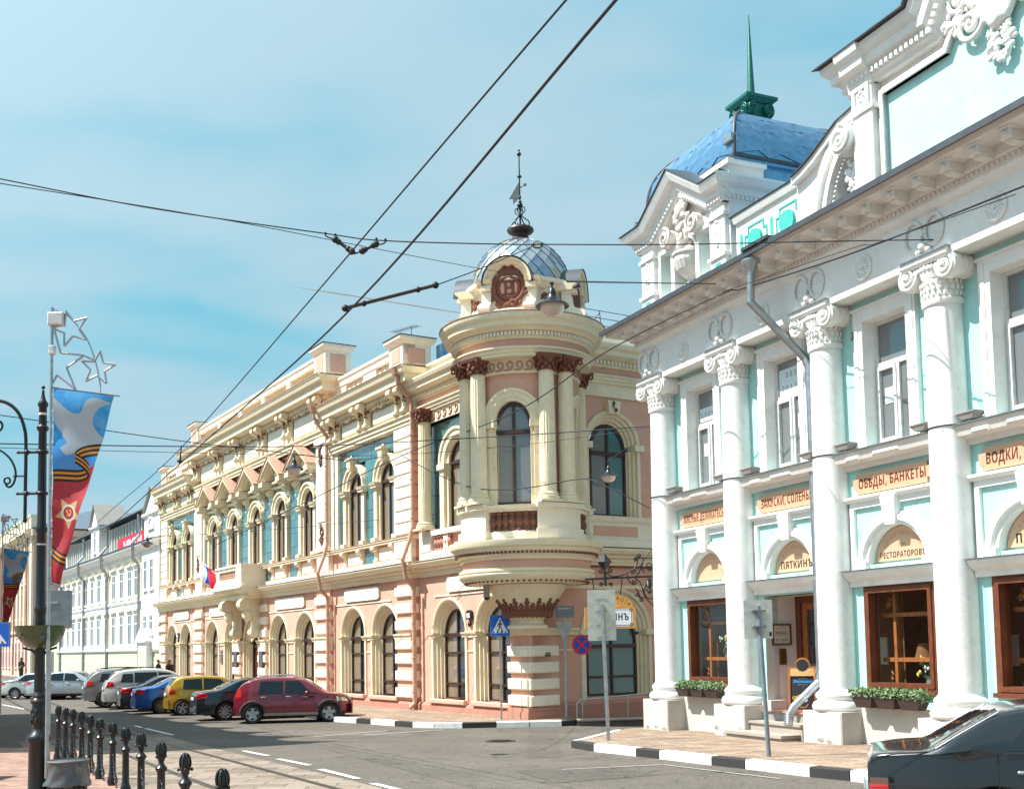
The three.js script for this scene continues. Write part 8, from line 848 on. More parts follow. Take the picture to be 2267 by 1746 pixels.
{ // bench, bin
  const b = thing('bench', 'dark red slatted bench end at the lower left corner', 'bench', [-9.02, gy(-18.4) + 0.12, -18.4], 0.12); for (let k = 0; k < 4; k++) part(b, 'slat', [cbox(-0.32 + k * 0.2, -0.14 + k * 0.2, 0.39, 0.44, -0.6, 0.22, 0.01)], paint(0.10, 0.03, 0.028, 0.5)); part(b, 'bench_frame', [box(-0.34, 0.5, 0.3, 0.39, 0.1, 0.24), box(-0.26, 0.42, 0, 0.3, 0.08, 0.2), box(-0.3, 0.46, -0.05, 0.04, 0.06, 0.24)], M.ironRust);
  const w = thing('waste_bin', 'grey slatted waste bin lined with a transparent bag at the foot of the lamp post', 'bin', [-5.5, gy(-14) + 0.08, -14.0]); part(w, 'bin_rim', [torus(0, 0, 0, 0.235, 0.02, 6, 30).rotateX(Math.PI / 2).translate(0, 0.64, 0), bar([0, 0.6, 0], [0, 0.65, 0], 0.24, 0.24, 30)], paint(0.13, 0.125, 0.12, 0.6)); for (let k = 0; k < 22; k++) { const a = k / 22 * 6.283; part(w, 'slat', [box(-0.024, 0.024, 0.02, 0.6, 0.205, 0.225).rotateY(a)], M.ironRust); } part(w, 'bin_bottom', [bar([0, 0, 0], [0, 0.04, 0], 0.22, 0.22, 24)], M.ironRust); const bag = new THREE.CylinderGeometry(0.235, 0.26, 0.3, 40, 8, true); { const p = bag.attributes.position; for (let i = 0; i < p.count; i++) { const a = Math.atan2(p.getZ(i), p.getX(i)), y = p.getY(i), k = 1 + 0.1 * noise.noise(a * 3, y * 6, 1.5) + 0.06 * noise.noise(a * 9, y * 14, 4) + (y < -0.1 ? 0.06 : 0); p.setX(i, p.getX(i) * k); p.setZ(i, p.getZ(i) * k); p.setY(i, y + (y < -0.12 ? 0.06 * noise.noise(a * 2, 3, 1) : 0)); } bag.computeVertexNormals(); bag.translate(0, 0.5, 0); } part(w, 'bin_bag', [bare(bag)], new THREE.MeshPhysicalMaterial({ color: lin(0.075, 0.07, 0.065), roughness: 0.25, clearcoat: 0.6, side: THREE.DoubleSide }));
}
// overhead wires and what hangs on them
const wireT = (name, label, pts, r = 0.012, cat = 'wire') => { const m = part(scene, name, [tube(pts, r, 5, Math.max(8, pts.length * 10))], M.wire); tag(m, label, cat); return m; };
const ray = (sx, sy, h) => { // point of the view ray through a pixel of the photograph's grid at height h: used only to read positions
  const v = V3((sx - 1133.5) / FOC, -(sy - 1246) / FOC, -1).applyEuler(camera.rotation); const t = (h - EYE) / v.y; return [v.x * t, h, v.z * t]; };
const rayZ = (sx, sy, z) => { const v = V3((sx - 1133.5) / FOC, -(sy - 1246) / FOC, -1).applyEuler(camera.rotation); const t = z / v.z; return [v.x * t, EYE + v.y * t, z]; };
{
  const A = ray(1253, 0, 6.4), B = ray(405, 986, 6.3), C = ray(249, 1126, 6.3), ext = (p, q, k) => p.map((v, i) => v + (p[i] - q[i]) * k);
  wireT('tram_wire', 'thin overhead tram wire, the left one of the two rising to the top edge', [ext(A, B, 0.35), A, B, C, ext(C, B, 1.2)], 0.008); const D = ray(1363, 0, 6.4), E = ray(763, 697, 6.3), F = ray(425, 1002, 6.3); wireT('tram_wire', 'thicker overhead tram wire, the right one of the two rising to the top edge', [ext(D, E, 0.35), D, E, F, ext(F, E, 1.6)], 0.012);
  wireT('span_wire', 'span wire crossing above the tower from the upper left to the blue dome', [rayZ(-60, 385, -17), rayZ(0, 396, -17), rayZ(330, 460, -17.5), rayZ(720, 517, -18), rayZ(855, 533, -18), rayZ(1130, 541, -18.5), rayZ(1200, 541, -18.5), rayZ(1500, 541, -19), rayZ(1900, 533, -19.5), rayZ(2300, 528, -20)], 0.011);
  wireT('span_wire', 'lower span wire sloping from the upper left to the tower dome', [rayZ(-60, 398, -18), rayZ(0, 406, -18), rayZ(500, 487, -22), rayZ(860, 556, -26), rayZ(1060, 594, -30), rayZ(1160, 610, -32.4)], 0.009);
  wireT('pull_off_wire', 'short wire from the dark rod up to the span hook beside the dome', [rayZ(968, 630, -13.5), rayZ(1062, 595, -15), rayZ(1180, 545, -18.4)], 0.008);
  wireT('lamp_wire', 'wire carrying the lamp before the tower to the mint building cornice', [rayZ(1256, 623, -13), rayZ(1370, 625, -17), rayZ(1500, 627, -22), rayZ(1585, 628, -24.2)], 0.012);
  wireT('power_cable', 'black cable running from the upper right past the mint building cornice down to the mansion', [rayZ(2330, 386, -15), rayZ(2267, 412, -15.5), rayZ(1880, 563, -20), rayZ(1640, 640, -24), rayZ(1590, 654, -24), rayZ(1340, 780, -27), rayZ(1140, 912, -31), rayZ(900, 1004, -36), rayZ(700, 1100, -40), rayZ(480, 1205, -46)], 0.016);
  wireT('power_cable', 'thin cable with a red tensioner beside the wreaths of the mint building', [rayZ(2250, 430, -15.8), rayZ(1948, 536, -18.5), rayZ(1895, 547, -20), rayZ(1700, 612, -22.5), rayZ(1600, 646, -24)], 0.008);
  wireT('sagging_cable', 'black cable sagging across the tower windows to the first white column', [rayZ(892, 1010, -36), rayZ(960, 1046, -35), rayZ(1040, 1078, -33), rayZ(1110, 1084, -32), rayZ(1180, 1078, -31), rayZ(1290, 1060, -30), rayZ(1340, 1076, -29.5), rayZ(1440, 1125, -28.9)], 0.015);
  wireT('long_cable', 'dark cable crossing the whole mansion facade from the left edge to the white columns', [rayZ(-40, 981, -26), rayZ(0, 982, -26), rayZ(400, 988, -30), rayZ(700, 987, -34), rayZ(1000, 972, -33), rayZ(1250, 957, -30), rayZ(1440, 943, -28.9)], 0.015); wireT('long_cable', 'thinner cable just below the dark cable across the mansion', [rayZ(-40, 988, -27), rayZ(0, 991, -27), rayZ(500, 1004, -32), rayZ(840, 1008, -35), rayZ(1150, 985, -32), rayZ(1430, 948, -29)], 0.008);
  wireT('lamp_wire', 'wire holding the lamp over the mansion windows, rising towards the left edge', [rayZ(-40, 916, -20), rayZ(0, 919, -20), rayZ(400, 976, -22), rayZ(655, 1005, -23), rayZ(760, 1018, -25), rayZ(850, 1012, -33)], 0.009); wireT('lamp_wire', 'wire holding the lamp before the tower side window', [rayZ(1300, 1060, -29), rayZ(1346, 1020, -24.5), rayZ(1400, 985, -27)], 0.007); wireT('thin_wire', 'faint wire across the lower windows of the mansion', [rayZ(320, 1190, -40), rayZ(600, 1172, -38), rayZ(840, 1150, -36.5)], 0.008);
  const bell = (label, p, R) => { const t = thing('hanging_lamp', label, 'street lamp', p, 0, 'bell-shaped lamps hung on wires'); part(t, 'lamp_shade', [lathe([[0, 1.32], [0.1, 1.3], [0.16, 1.22], [0.2, 1.1], [0.24, 0.92], [0.3, 0.72], [0.42, 0.58], [0.62, 0.45], [0.86, 0.34], [0.98, 0.22], [0.96, 0.2], [0.8, 0.3], [0.55, 0.36]], 36), torus(0, 0, 0, 0.235, 0.025, 6, 24).rotateX(Math.PI / 2).translate(0, 0.95, 0)], M.iron); part(t, 'lamp_bowl', [lathe([[0.72, 0.32], [0.7, 0.12], [0.6, -0.12], [0.42, -0.3], [0.2, -0.38], [0, -0.4]], 30)], new THREE.MeshPhysicalMaterial({ color: lin(0.52, 0.42, 0.36), roughness: 0.2, clearcoat: 1 })); part(t, 'hanger', [bar([0, 1.3, 0], [0, 1.62, 0], 0.06), box(-0.12, 0.12, 1.5, 1.6, -0.05, 0.05)], M.iron); t.scale.setScalar(R); return t; };
  bell('large bell-shaped lamp hanging in front of the tower dormer', rayZ(1223, 686, -13), 0.205); bell('bell-shaped lamp hanging before the gabled windows of the mansion', rayZ(651, 1043, -23), 0.2); bell('bell-shaped lamp hanging before the arched window right of the tower', rayZ(1348, 1059, -24.5), 0.215); bell('bell-shaped lamp hanging before the white end of the cream building', rayZ(325, 1207, -37), 0.2);
  // insulators and clamps
  const ins = (name, label, a, b, r) => { const t = thing(name, label, 'insulator', [0, 0, 0]); part(t, 'insulator_rod', [bar(a, b, r, r, 8)], M.brownMetal); const m = k => a.map((v, i) => v + (b[i] - v) * k); part(t, 'end_fitting', [ball(...a, r * 2, 1, 8), ball(...m(0.2), r * 1.7, 1, 8), ball(...m(0.8), r * 1.7, 1, 8), ball(...b, r * 2, 1, 8)], M.wire); return t; };
  ins('pull_off_rod', 'long dark rod pulling the thicker tram wire towards the tower', rayZ(764, 682, -13.0), rayZ(964, 631, -13.5), 0.022); ins('insulator', 'brown insulator on the left of the wire hanger in the sky', rayZ(742, 530, -18), rayZ(778, 556, -18), 0.03); ins('insulator', 'brown insulator on the right of the wire hanger in the sky', rayZ(832, 540, -18), rayZ(802, 555, -18), 0.03);
  const hg = thing('wire_hanger', 'curved wire hanger below the crossing of two overhead wires', 'wire hanger', [0, 0, 0]); part(hg, 'hanger_arm', [tube([rayZ(720, 516, -18), rayZ(722, 523, -18), rayZ(738, 529, -18), rayZ(744, 531, -18)], 0.012, 5), tube([rayZ(742, 518, -18), rayZ(744, 528, -18), rayZ(746, 532, -18)], 0.012, 5), tube([rayZ(833, 528, -18), rayZ(834, 538, -18), rayZ(842, 541, -18), rayZ(852, 537, -18), rayZ(854, 530, -18)], 0.012, 5), tube([rayZ(776, 554, -18), rayZ(784, 561, -18), rayZ(792, 559, -18), rayZ(804, 554, -18)], 0.014, 5)], M.wire); part(hg, 'clamp', [[720, 516], [742, 519], [833, 528], [853, 530], [777, 558], [785, 560], [799, 559]].map(([x, y]) => ball(...rayZ(x, y, -18), 0.022, 1, 8)), M.wire);
  const hk = thing('wire_hook', 'curved hook on the span wire beside the dome collar', 'wire hook', [0, 0, 0]); part(hk, 'hook', [tube([rayZ(1180, 540, -18.5), rayZ(1182, 547, -18.5), rayZ(1190, 549, -18.5), rayZ(1198, 546, -18.5), rayZ(1199, 540, -18.5)], 0.013, 5), ball(...rayZ(1180, 540, -18.5), 0.02), ball(...rayZ(1199, 539, -18.5), 0.02)], M.wire);
  const vd = thing('wire_dropper', 'small rusty dropper linking tram wire and cable left of the mansion roof', 'wire hanger', [0, 0, 0]); part(vd, 'dropper', [bar(rayZ(401, 986, -21), rayZ(399, 1008, -21), 0.013), ball(...rayZ(397, 1020, -21), 0.05, 0.7), bar(rayZ(399, 1008, -21), rayZ(397, 1026, -21), 0.016)], M.ironRust);
}
{ // hanging shop sign on its scrolled iron bracket, fixed to the first white column
  const z = -29.6, P = (sx, sy) => rayZ(1280 + sx / 7.01, 1180 + sy / 7.01, z), T = (pts, r = 0.016) => tube(pts.map(p => P(...p)), r, 5, pts.length * 6), sc = (x, y, R, d = 1, a0 = 0) => { const pts = []; for (let i = 0; i <= 22; i++) { const t = i / 22, a = a0 + d * t * 9.2, r = R * (1 - 0.82 * t); pts.push([x + r * Math.cos(a), y + r * Math.sin(a)]); } return tube(pts.map(p => P(...p)), 0.015, 5, 44); };
  const t = thing('sign_bracket', 'scrolled wrought-iron bracket with a diamond finial reaching from the first white column', 'bracket', [0, 0, 0]);
  part(t, 'bracket_bar', [T([[110, 716], [430, 700], [800, 684], [1190, 668]], 0.028), T([[1190, 668], [1190, 700]], 0.05)], M.iron); part(t, 'bracket_post', [T([[408, 500], [430, 820]], 0.036), T([[405, 330], [408, 380]], 0.02)], M.iron); { const c = P(408, 445), r = 0.2; part(t, 'diamond_finial', [quads([[c[0], c[1] + r * 1.2, z], [c[0] + r, c[1], z], [c[0], c[1] - r * 1.2, z], [c[0] - r, c[1], z], [c[0], c[1], z + 0.1], [c[0], c[1], z - 0.1]], [[0, 4, 1], [1, 4, 2], [2, 4, 3], [3, 4, 0], [1, 5, 0], [2, 5, 1], [3, 5, 2], [0, 5, 3]])], M.iron); }
  part(t, 'scrollwork', [sc(355, 580, 44, 1, 0.5), sc(490, 575, 44, -1, 2.6), sc(865, 600, 40, 1, 2), sc(880, 765, 40, -1, -2), sc(1095, 500, 62, -1, 3), sc(1090, 870, 60, 1, 3), sc(980, 1030, 40, 1, 4), sc(915, 960, 38, -1, 1), sc(945, 350, 40, 1, 1), sc(885, 400, 34, -1, 2), sc(510, 800, 34, 1, 3), sc(360, 800, 34, -1, 0), T([[430, 610], [520, 670], [650, 660], [760, 620], [880, 540], [920, 470], [930, 400]]), T([[1160, 230], [1070, 340], [1010, 420], [980, 540], [900, 660]]), T([[1160, 380], [1060, 385], [940, 380], [880, 390]]), T([[760, 640], [790, 740], [860, 800]]), T([[880, 700], [960, 760], [1000, 860], [1040, 990], [1170, 1130]]), T([[880, 850], [930, 900], [960, 990]]), T([[1150, 800], [1080, 790], [1030, 860], [1030, 940], [1090, 1010], [1170, 1010]]), T([[980, 480], [1000, 560], [1030, 620]]), T([[960, 490], [965, 560], [940, 630]]), T([[1155, 490], [1140, 560], [1090, 580]])], M.iron); part(t, 'sign_rod', [T([[215, 715], [240, 820], [250, 1130]], 0.014), T([[680, 695], [675, 800], [655, 950]], 0.014)], M.iron);
  const s = thing('hanging_sign', 'orange framed restaurant name sign with an arched top hanging from the iron bracket', 'sign', [0, 0, 0], 0); const c0 = P(105, 1490), c1 = P(890, 1140), X0 = c0[0], X1 = c1[0], Y0 = P(500, 1482)[1], Y1 = P(500, 1146)[1], XM = (X0 + X1) / 2, or = paint(0.70, 0.34, 0.09, 0.55); part(s, 'sign_box', [plate(rect(X0, X1, Y0, Y1), [], z - 0.16, z)], or); const A = Array.from({ length: 17 }, (_, i) => { const a = i / 16 * Math.PI; return [XM + 0.6 * Math.cos(a) + 0.02, Y1 + 0.34 * Math.sin(a)]; }); part(s, 'sign_arch', [plate([...A], [], z - 0.12, z - 0.03)], or);
  board(s, 'sign_face', X0 + 0.08, X1 - 0.08, Y0 + 0.06, Y1 - 0.05, z + 0.004, canvasMat(700, 270, (x, W, H) => { x.fillStyle = '#dfe1e6'; x.fillRect(0, 0, W, H); x.strokeStyle = '#15110f'; x.lineWidth = 9; x.strokeRect(16, 16, W - 32, H - 32); for (const [a, b] of [[0, 0], [W - 44, 0], [0, H - 44], [W - 44, H - 44]]) { x.fillStyle = '#c98a3c'; x.fillRect(a, b, 44, 44); x.strokeRect(a + 4, b + 4, 36, 36); } x.fillStyle = '#14100e'; x.textAlign = 'center'; x.font = 'bold 150px sans-serif'; x.fillText('ПЯТКИНЪ', W / 2, H * 0.66, W * 0.84); x.lineWidth = 5; x.beginPath(); for (let k = -70; k <= 70; k += 4) x.lineTo(W / 2 + k, H * 0.83 + 9 * Math.sin(k * 0.13)); x.stroke(); })); board(s, 'arch_face', XM - 0.58, XM + 0.62, Y1 + 0.0, Y1 + 0.34, z - 0.026, canvasMat(512, 150, (x, W, H) => { x.fillStyle = '#e0a04c'; x.fillRect(0, 0, W, H); x.fillStyle = '#1b1410'; x.font = '58px sans-serif'; x.textAlign = 'center'; const tx = 'РЕСТОРАЦІЯ'; for (let k = 0; k < tx.length; k++) { const a = -1.15 + 2.3 * k / 9; x.save(); x.translate(W / 2 + 205 * Math.sin(a), 185 - 128 * Math.cos(a)); x.rotate(a * 0.8); x.fillText(tx[k], 0, 0); x.restore(); } }), null, A.map(p => [Math.max(XM - 0.575, Math.min(XM + 0.615, p[0])), Math.min(p[1], Y1 + 0.335)]));
}
{ // small things fixed to walls
  const num = (label, txt, p, turn, k) => { const t = thing('house_number', label, 'house number', p, turn); t.scale.setScalar(k); part(t, 'number_box', [plate([[-0.15, -0.12], [0.15, -0.12], [0.15, 0.1], [0.06, 0.16], [-0.06, 0.16], [-0.15, 0.1]], [], 0, 0.1)], M.black); board(t, 'number_face', -0.09, 0.09, -0.07, 0.07, 0.104, canvasMat(64, 50, (x, W, H) => { x.fillStyle = '#e8eaea'; x.fillRect(0, 0, W, H); x.fillStyle = '#101010'; x.font = 'bold 44px sans-serif'; x.textAlign = 'center'; x.fillText(txt, W / 2, 41); })); part(t, 'lamp', [torus(0, -0.26, 0.06, 0.07, 0.02, 6, 16), ball(0, -0.26, 0.05, 0.06), bar([0, -0.12, 0.05], [0, -0.22, 0.05], 0.025)], M.iron); };
  const q = pAt(3.85, -0.15); num('black house number plate 27 with a lamp between the arches near the tower', '27', [q[0], 3.38, q[1]], PTURN, 1.1); const w = wAt(0.18, -0.28); num('black house number plate 25 with a lamp on the leftmost white column', '25', [w[0], 3.92, w[1]], WTURN - 0.45, 0.85); const q2 = pAt(-31.24, 0.0); num('small dark number plate between the leftmost arches of the mansion', '27', [q2[0], 3.3, q2[1]], PTURN, 1.1);
  // floodlights standing on the ledges between the columns
  const f = thing('floodlight', 'floodlight beside the leftmost white column', 'floodlight', [0, 0, 0], WTURN, 'floodlights on the ledges of the mint building'); part(f, 'housing', [frus(0, 0, 0, 0.1, 0.12, 0.1, 0.2, 0.14), box(-0.21, 0.21, 0.1, 0.125, -0.15, 0.15)], M.concrete); part(f, 'mount', [box(-0.03, 0.03, -0.08, 0.02, -0.04, 0.04)], M.greyPaint); const FL = [[1.25, 'floodlight beside the leftmost white column'], [3.36, 'floodlight just left of the second white column'], [4.5, 'floodlight just right of the second white column'], [6.62, 'floodlight just left of the third white column'], [7.76, 'floodlight just right of the third white column'], [9.86, 'floodlight just left of the fourth white column'], [11.0, 'floodlight just right of the fourth white column']]; FL.forEach(([u, l], i) => { const p = wAt(u, -0.42); (i ? copyOf(f, l) : f).position.set(p[0], 6.16, p[1]); });
  const bx = thing('junction_box', 'small dark box on the mint wall between the third and fourth columns', 'box', [...(k => [k[0], 8.45, k[1]])(wAt(7.95, WZ + 0.02))], WTURN); part(bx, 'box_case', [cbox(-0.06, 0.06, -0.08, 0.08, 0, 0.08, 0.01)], M.brownMetal); part(bx, 'box_cover', [cbox(-0.045, 0.045, -0.06, 0.06, 0.08, 0.095, 0.01)], M.concrete);
  const cam = (label, p, turn) => { const t = thing('security_camera', label, 'camera', p, turn); part(t, 'camera_body', [bar([0, -0.05, 0.1], [0.02, -0.1, 0.38], 0.055, 0.055, 12)], M.whiteFrame); part(t, 'camera_arm', [bar([0, 0.05, -0.05], [0, -0.04, 0.16], 0.025)], M.greyPaint); part(t, 'lens', [bar([0.02, -0.1, 0.38], [0.022, -0.102, 0.4], 0.045, 0.045, 12)], M.black); }; const dome = thing('dome_camera', 'pale dome camera hanging under the corner tower', 'camera', [...(k => [k[0], 4.08, k[1]])(pAt(7.5, 1.36))], 0); part(dome, 'camera_body', [bar([0, -0.28, 0], [0, 0.12, 0], 0.1, 0.09, 14)], M.concrete); part(dome, 'lens', [ball(0, -0.28, 0, 0.09, 1, 12)], M.black);
  cam('small camera on the tower side of the lane beside the post', [...(k => [k[0], 3.75, k[1]])(pAt(8.0, 0.2))], PTURN + 0.9); cam('white camera under the left panel of the mansion', [...(k => [k[0], 4.35, k[1]])(pAt(-24.6, 0.1))], PTURN + 0.2); cam('dark camera at the far left corner of the mansion', [...(k => [k[0], 4.1, k[1]])(pAt(-35.1, 0.15))], PTURN - 0.8);
  const pb = thing('intercom_panel', 'narrow dark intercom panel on a pink pier of the mansion', 'intercom', [...(k => [k[0], 1.7, k[1]])(pAt(-22.85, 0.0))], PTURN); part(pb, 'panel_case', [cbox(-0.16, 0.16, 0, 0.72, 0, 0.06, 0.01)], M.greyPaint); part(pb, 'panel_line', Array.from({ length: 6 }, (_, k) => box(-0.11, 0.11, 0.08 + k * 0.1, 0.12 + k * 0.1, 0.055, 0.066)), M.black);
}
{ // three-coloured flag by the balcony
  const p = pAt(-22.3, 0.2), f = thing('national_flag', 'white blue and red flag hanging from a pole beside the balcony', 'flag', [p[0], 6.1, p[1]], PTURN); part(f, 'flag_pole', [bar([0.7, -0.2, 0], [-0.75, 1.05, 0.9], 0.022)], M.whiteFrame); const strip = (a, b) => { const g = new THREE.PlaneGeometry(1, 1, 16, 20), q = g.attributes.position; for (let i = 0; i < q.count; i++) { const u = q.getX(i) + 0.5, v = q.getY(i) + 0.5, s = a + (b - a) * u; const fold = 0.09 * Math.sin(s * 9 + v * 3); q.setXYZ(i, -0.85 + s * 0.95 + 0.1 * v + 0.06 * Math.sin(v * 5), 1.0 - s * 0.62 - (1 - v) * 0.95 + 0.05 * s, 0.86 - s * 0.42 + fold); } g.computeVertexNormals(); return bare(g); }; part(f, 'flag_stripe', [strip(0, 0.34)], new THREE.MeshStandardMaterial({ color: lin(0.75, 0.76, 0.78), roughness: 0.8, side: THREE.DoubleSide }), 'white stripe'); part(f, 'flag_stripe', [strip(0.34, 0.67)], new THREE.MeshStandardMaterial({ color: lin(0.01, 0.06, 0.45), roughness: 0.8, side: THREE.DoubleSide }), 'blue stripe'); part(f, 'flag_stripe', [strip(0.67, 1)], new THREE.MeshStandardMaterial({ color: lin(0.6, 0.015, 0.03), roughness: 0.8, side: THREE.DoubleSide }), 'red stripe');
}
{ // planters under the shop windows
  const leafA = new THREE.MeshStandardMaterial({ color: lin(0.09, 0.16, 0.055), roughness: 0.7 }), leafB = new THREE.MeshStandardMaterial({ color: lin(0.20, 0.26, 0.12), roughness: 0.7 });
  const lf = bare(new THREE.PlaneGeometry(0.045, 0.035, 2, 1)); { const p = lf.attributes.position; for (let i = 0; i < p.count; i++) p.setZ(i, -Math.abs(p.getX(i)) * 0.3); lf.computeVertexNormals(); }
  for (const [i, l] of [[0, 'low green leaves in dark pots under the leftmost shop window'], [2, 'low green leaves in dark pots under the wide shop window']]) { const p = wAt(BAY(i), -0.3), t = thing('planter', l, 'planter', [p[0], 1.04, p[1]], WTURN); rs = 900 + i; for (let k = 0; k < 3; k++) part(t, 'pot', [frus(-0.62 + k * 0.62, 0, 0, 0.2, 0.2, 0.1, 0.29, 0.14), box(-0.92 + k * 0.62, -0.32 + k * 0.62, 0.19, 0.215, -0.15, 0.15)], M.brownMetal); const g1 = [], g2 = []; for (let k = 0; k < 1900; k++) { const x = rr(-0.97, 0.97), a = rr(0, 6.28), r = Math.sqrt(rnd()), y = 0.27 + 0.12 * r * Math.sin(a) + 0.03 * noise.noise(x * 6, 1, 2), z = 0.16 * r * Math.cos(a); const g = lf.clone(); g.rotateX(rr(-1.4, 0.6)).rotateY(rr(-1.5, 1.5)).rotateZ(rr(-1, 1)).translate(x, y, z + 0.02); (rnd() < 0.55 ? g1 : g2).push(g); } part(t, 'foliage', g1, leafA); part(t, 'foliage', g2, leafB); }
}
{ // chalk board on the entrance landing
  const p = wAt(5.95, -0.52), t = thing('chalkboard_sign', 'black chalkboard sign in a wooden frame with a round top before the restaurant door', 'chalkboard', [p[0], 0.83, p[1]], -0.42); const th = 0.1; const fr = new THREE.Group(); void fr; void th; part(t, 'board_frame', [plate([[-0.31, 0], [0.31, 0], [0.31, 0.97], [0.16, 0.97], ...Array.from({ length: 13 }, (_, i) => { const a = 0.1 + i / 12 * (Math.PI - 0.2); return [0.165 * Math.cos(a), 1.0 + 0.165 * Math.sin(a)]; }), [-0.16, 0.97], [-0.31, 0.97]], [rect(-0.26, 0.26, 0.06, 0.76)], 0, 0.045)].map(g => g.rotateX(-0.1)), M.woodLight); const face = board(t, 'board_face', -0.265, 0.265, 0.05, 0.77, 0, canvasMat(420, 600, (x, W, H) => { x.fillStyle = '#15161c'; x.fillRect(0, 0, W, H); x.textAlign = 'center'; x.fillStyle = '#8f9aa0'; x.font = '26px serif'; x.fillText('ресторація', W / 2, 50); x.fillStyle = '#2f9fe0'; x.font = 'italic bold 70px serif'; x.fillText('Пяткинъ', W / 2, 116); x.fillStyle = '#8f9aa0'; x.font = '24px serif'; x.fillText('приглашаетъ', W / 2, 156); x.fillText('на', W / 2, 196); x.save(); x.translate(W / 2, 330); x.rotate(-0.42); x.fillStyle = '#f0b41c'; x.font = 'bold 86px serif'; x.fillText('Окрошку', 0, 20, 370); x.restore(); x.strokeStyle = '#1f9a6a'; x.lineWidth = 26; x.beginPath(); x.moveTo(60, 430); x.quadraticCurveTo(200, 410, 330, 330); x.stroke(); x.fillStyle = '#c8ccd0'; x.beginPath(); x.ellipse(220, 440, 70, 24, -0.25, 0, 7); x.fill(); x.strokeStyle = '#d08a2c'; x.lineWidth = 10; x.beginPath(); x.arc(W / 2, 470, 84, 0.2, 2.9); x.stroke(); x.fillStyle = '#d9a13a'; x.font = 'bold 52px serif'; x.fillText('~', 60, 540); x.fillText('~', 360, 540); })); face.rotation.x = -0.1; face.position.z = 0.026; const disc = part(t, 'round_board', [bar([0, 1.0, 0.04], [0, 1.0, 0.056], 0.125, 0.125, 24)].map(g => g.rotateX(-0.1)), M.black); void disc; part(t, 'upper_panel', [box(-0.25, 0.25, 0.77, 0.93, 0.03, 0.05)].map(g => g.rotateX(-0.1)), paint(0.7, 0.42, 0.16, 0.6)); part(t, 'rear_leg', [bar([-0.28, 0, -0.42], [-0.28, 0.9, -0.12], 0.02), bar([0.28, 0, -0.42], [0.28, 0.9, -0.12], 0.02)], M.woodLight);
  const d = thing('second_board', 'edge of another wooden board half hidden behind the third white column', 'chalkboard', [...(k => [k[0], 0.83, k[1]])(wAt(6.42, -0.7))], 0.5); part(d, 'board_frame', [arc(0, 0.75, 0.22, [[0, 0], [0, 0.04], [0.05, 0.04], [0.05, 0]], 0, Math.PI, 14), box(-0.27, -0.22, 0, 0.75, 0, 0.04), box(0.22, 0.27, 0, 0.75, 0, 0.04)], M.woodLight); part(d, 'board_face', [plate(archPts(0, 0.05, 0.75, 0.22), [], 0.01, 0.02)], M.black);
}
{ // handrail and low dark wall of the sunken lane beside the mansion
  const q = (a, o) => { const p = [CORNER[0] + 0.85265 * a + 0.5225 * o, CORNER[1] - 0.52248 * a + 0.85265 * o]; return p; }; // a up the lane, o out from the wall
  const w = thing('retaining_wall', 'low dark brown wall along the lane below the handrail', 'wall', [0, 0, 0]); const P0 = [1.8, -33.0], P1 = [4.6, -32.75]; part(w, 'wall_body', [quads([[P0[0], -0.3, P0[1]], [P1[0], -0.6, P1[1]], [P1[0], 0.2, P1[1]], [P0[0], 0.15, P0[1]], [P0[0] + 0.1, 0.15, P0[1] - 1], [P1[0] + 0.1, 0.2, P1[1] - 1]], [[0, 1, 2, 3], [3, 2, 5, 4]])], M.darkStone); part(w, 'coping', [bar([P0[0], 0.17, P0[1] + 0.02], [P1[0], 0.21, P1[1] + 0.02], 0.05, 0.05, 6)], M.stone);
  const r = thing('handrail', 'grey metal handrail beside the dark lane wall', 'railing', [0, 0, 0]); part(r, 'rail', bends([[1.82, 0.15, -33.2], [1.82, 0.62, -33.2], [1.95, 0.74, -33.2], [4.8, 0.98, -33.0]], 0.024, 8), M.zinc); part(r, 'rail_post', [bar([3.3, 0.15, -33.1], [3.3, 0.86, -33.1], 0.02)], M.zinc); void q;
}
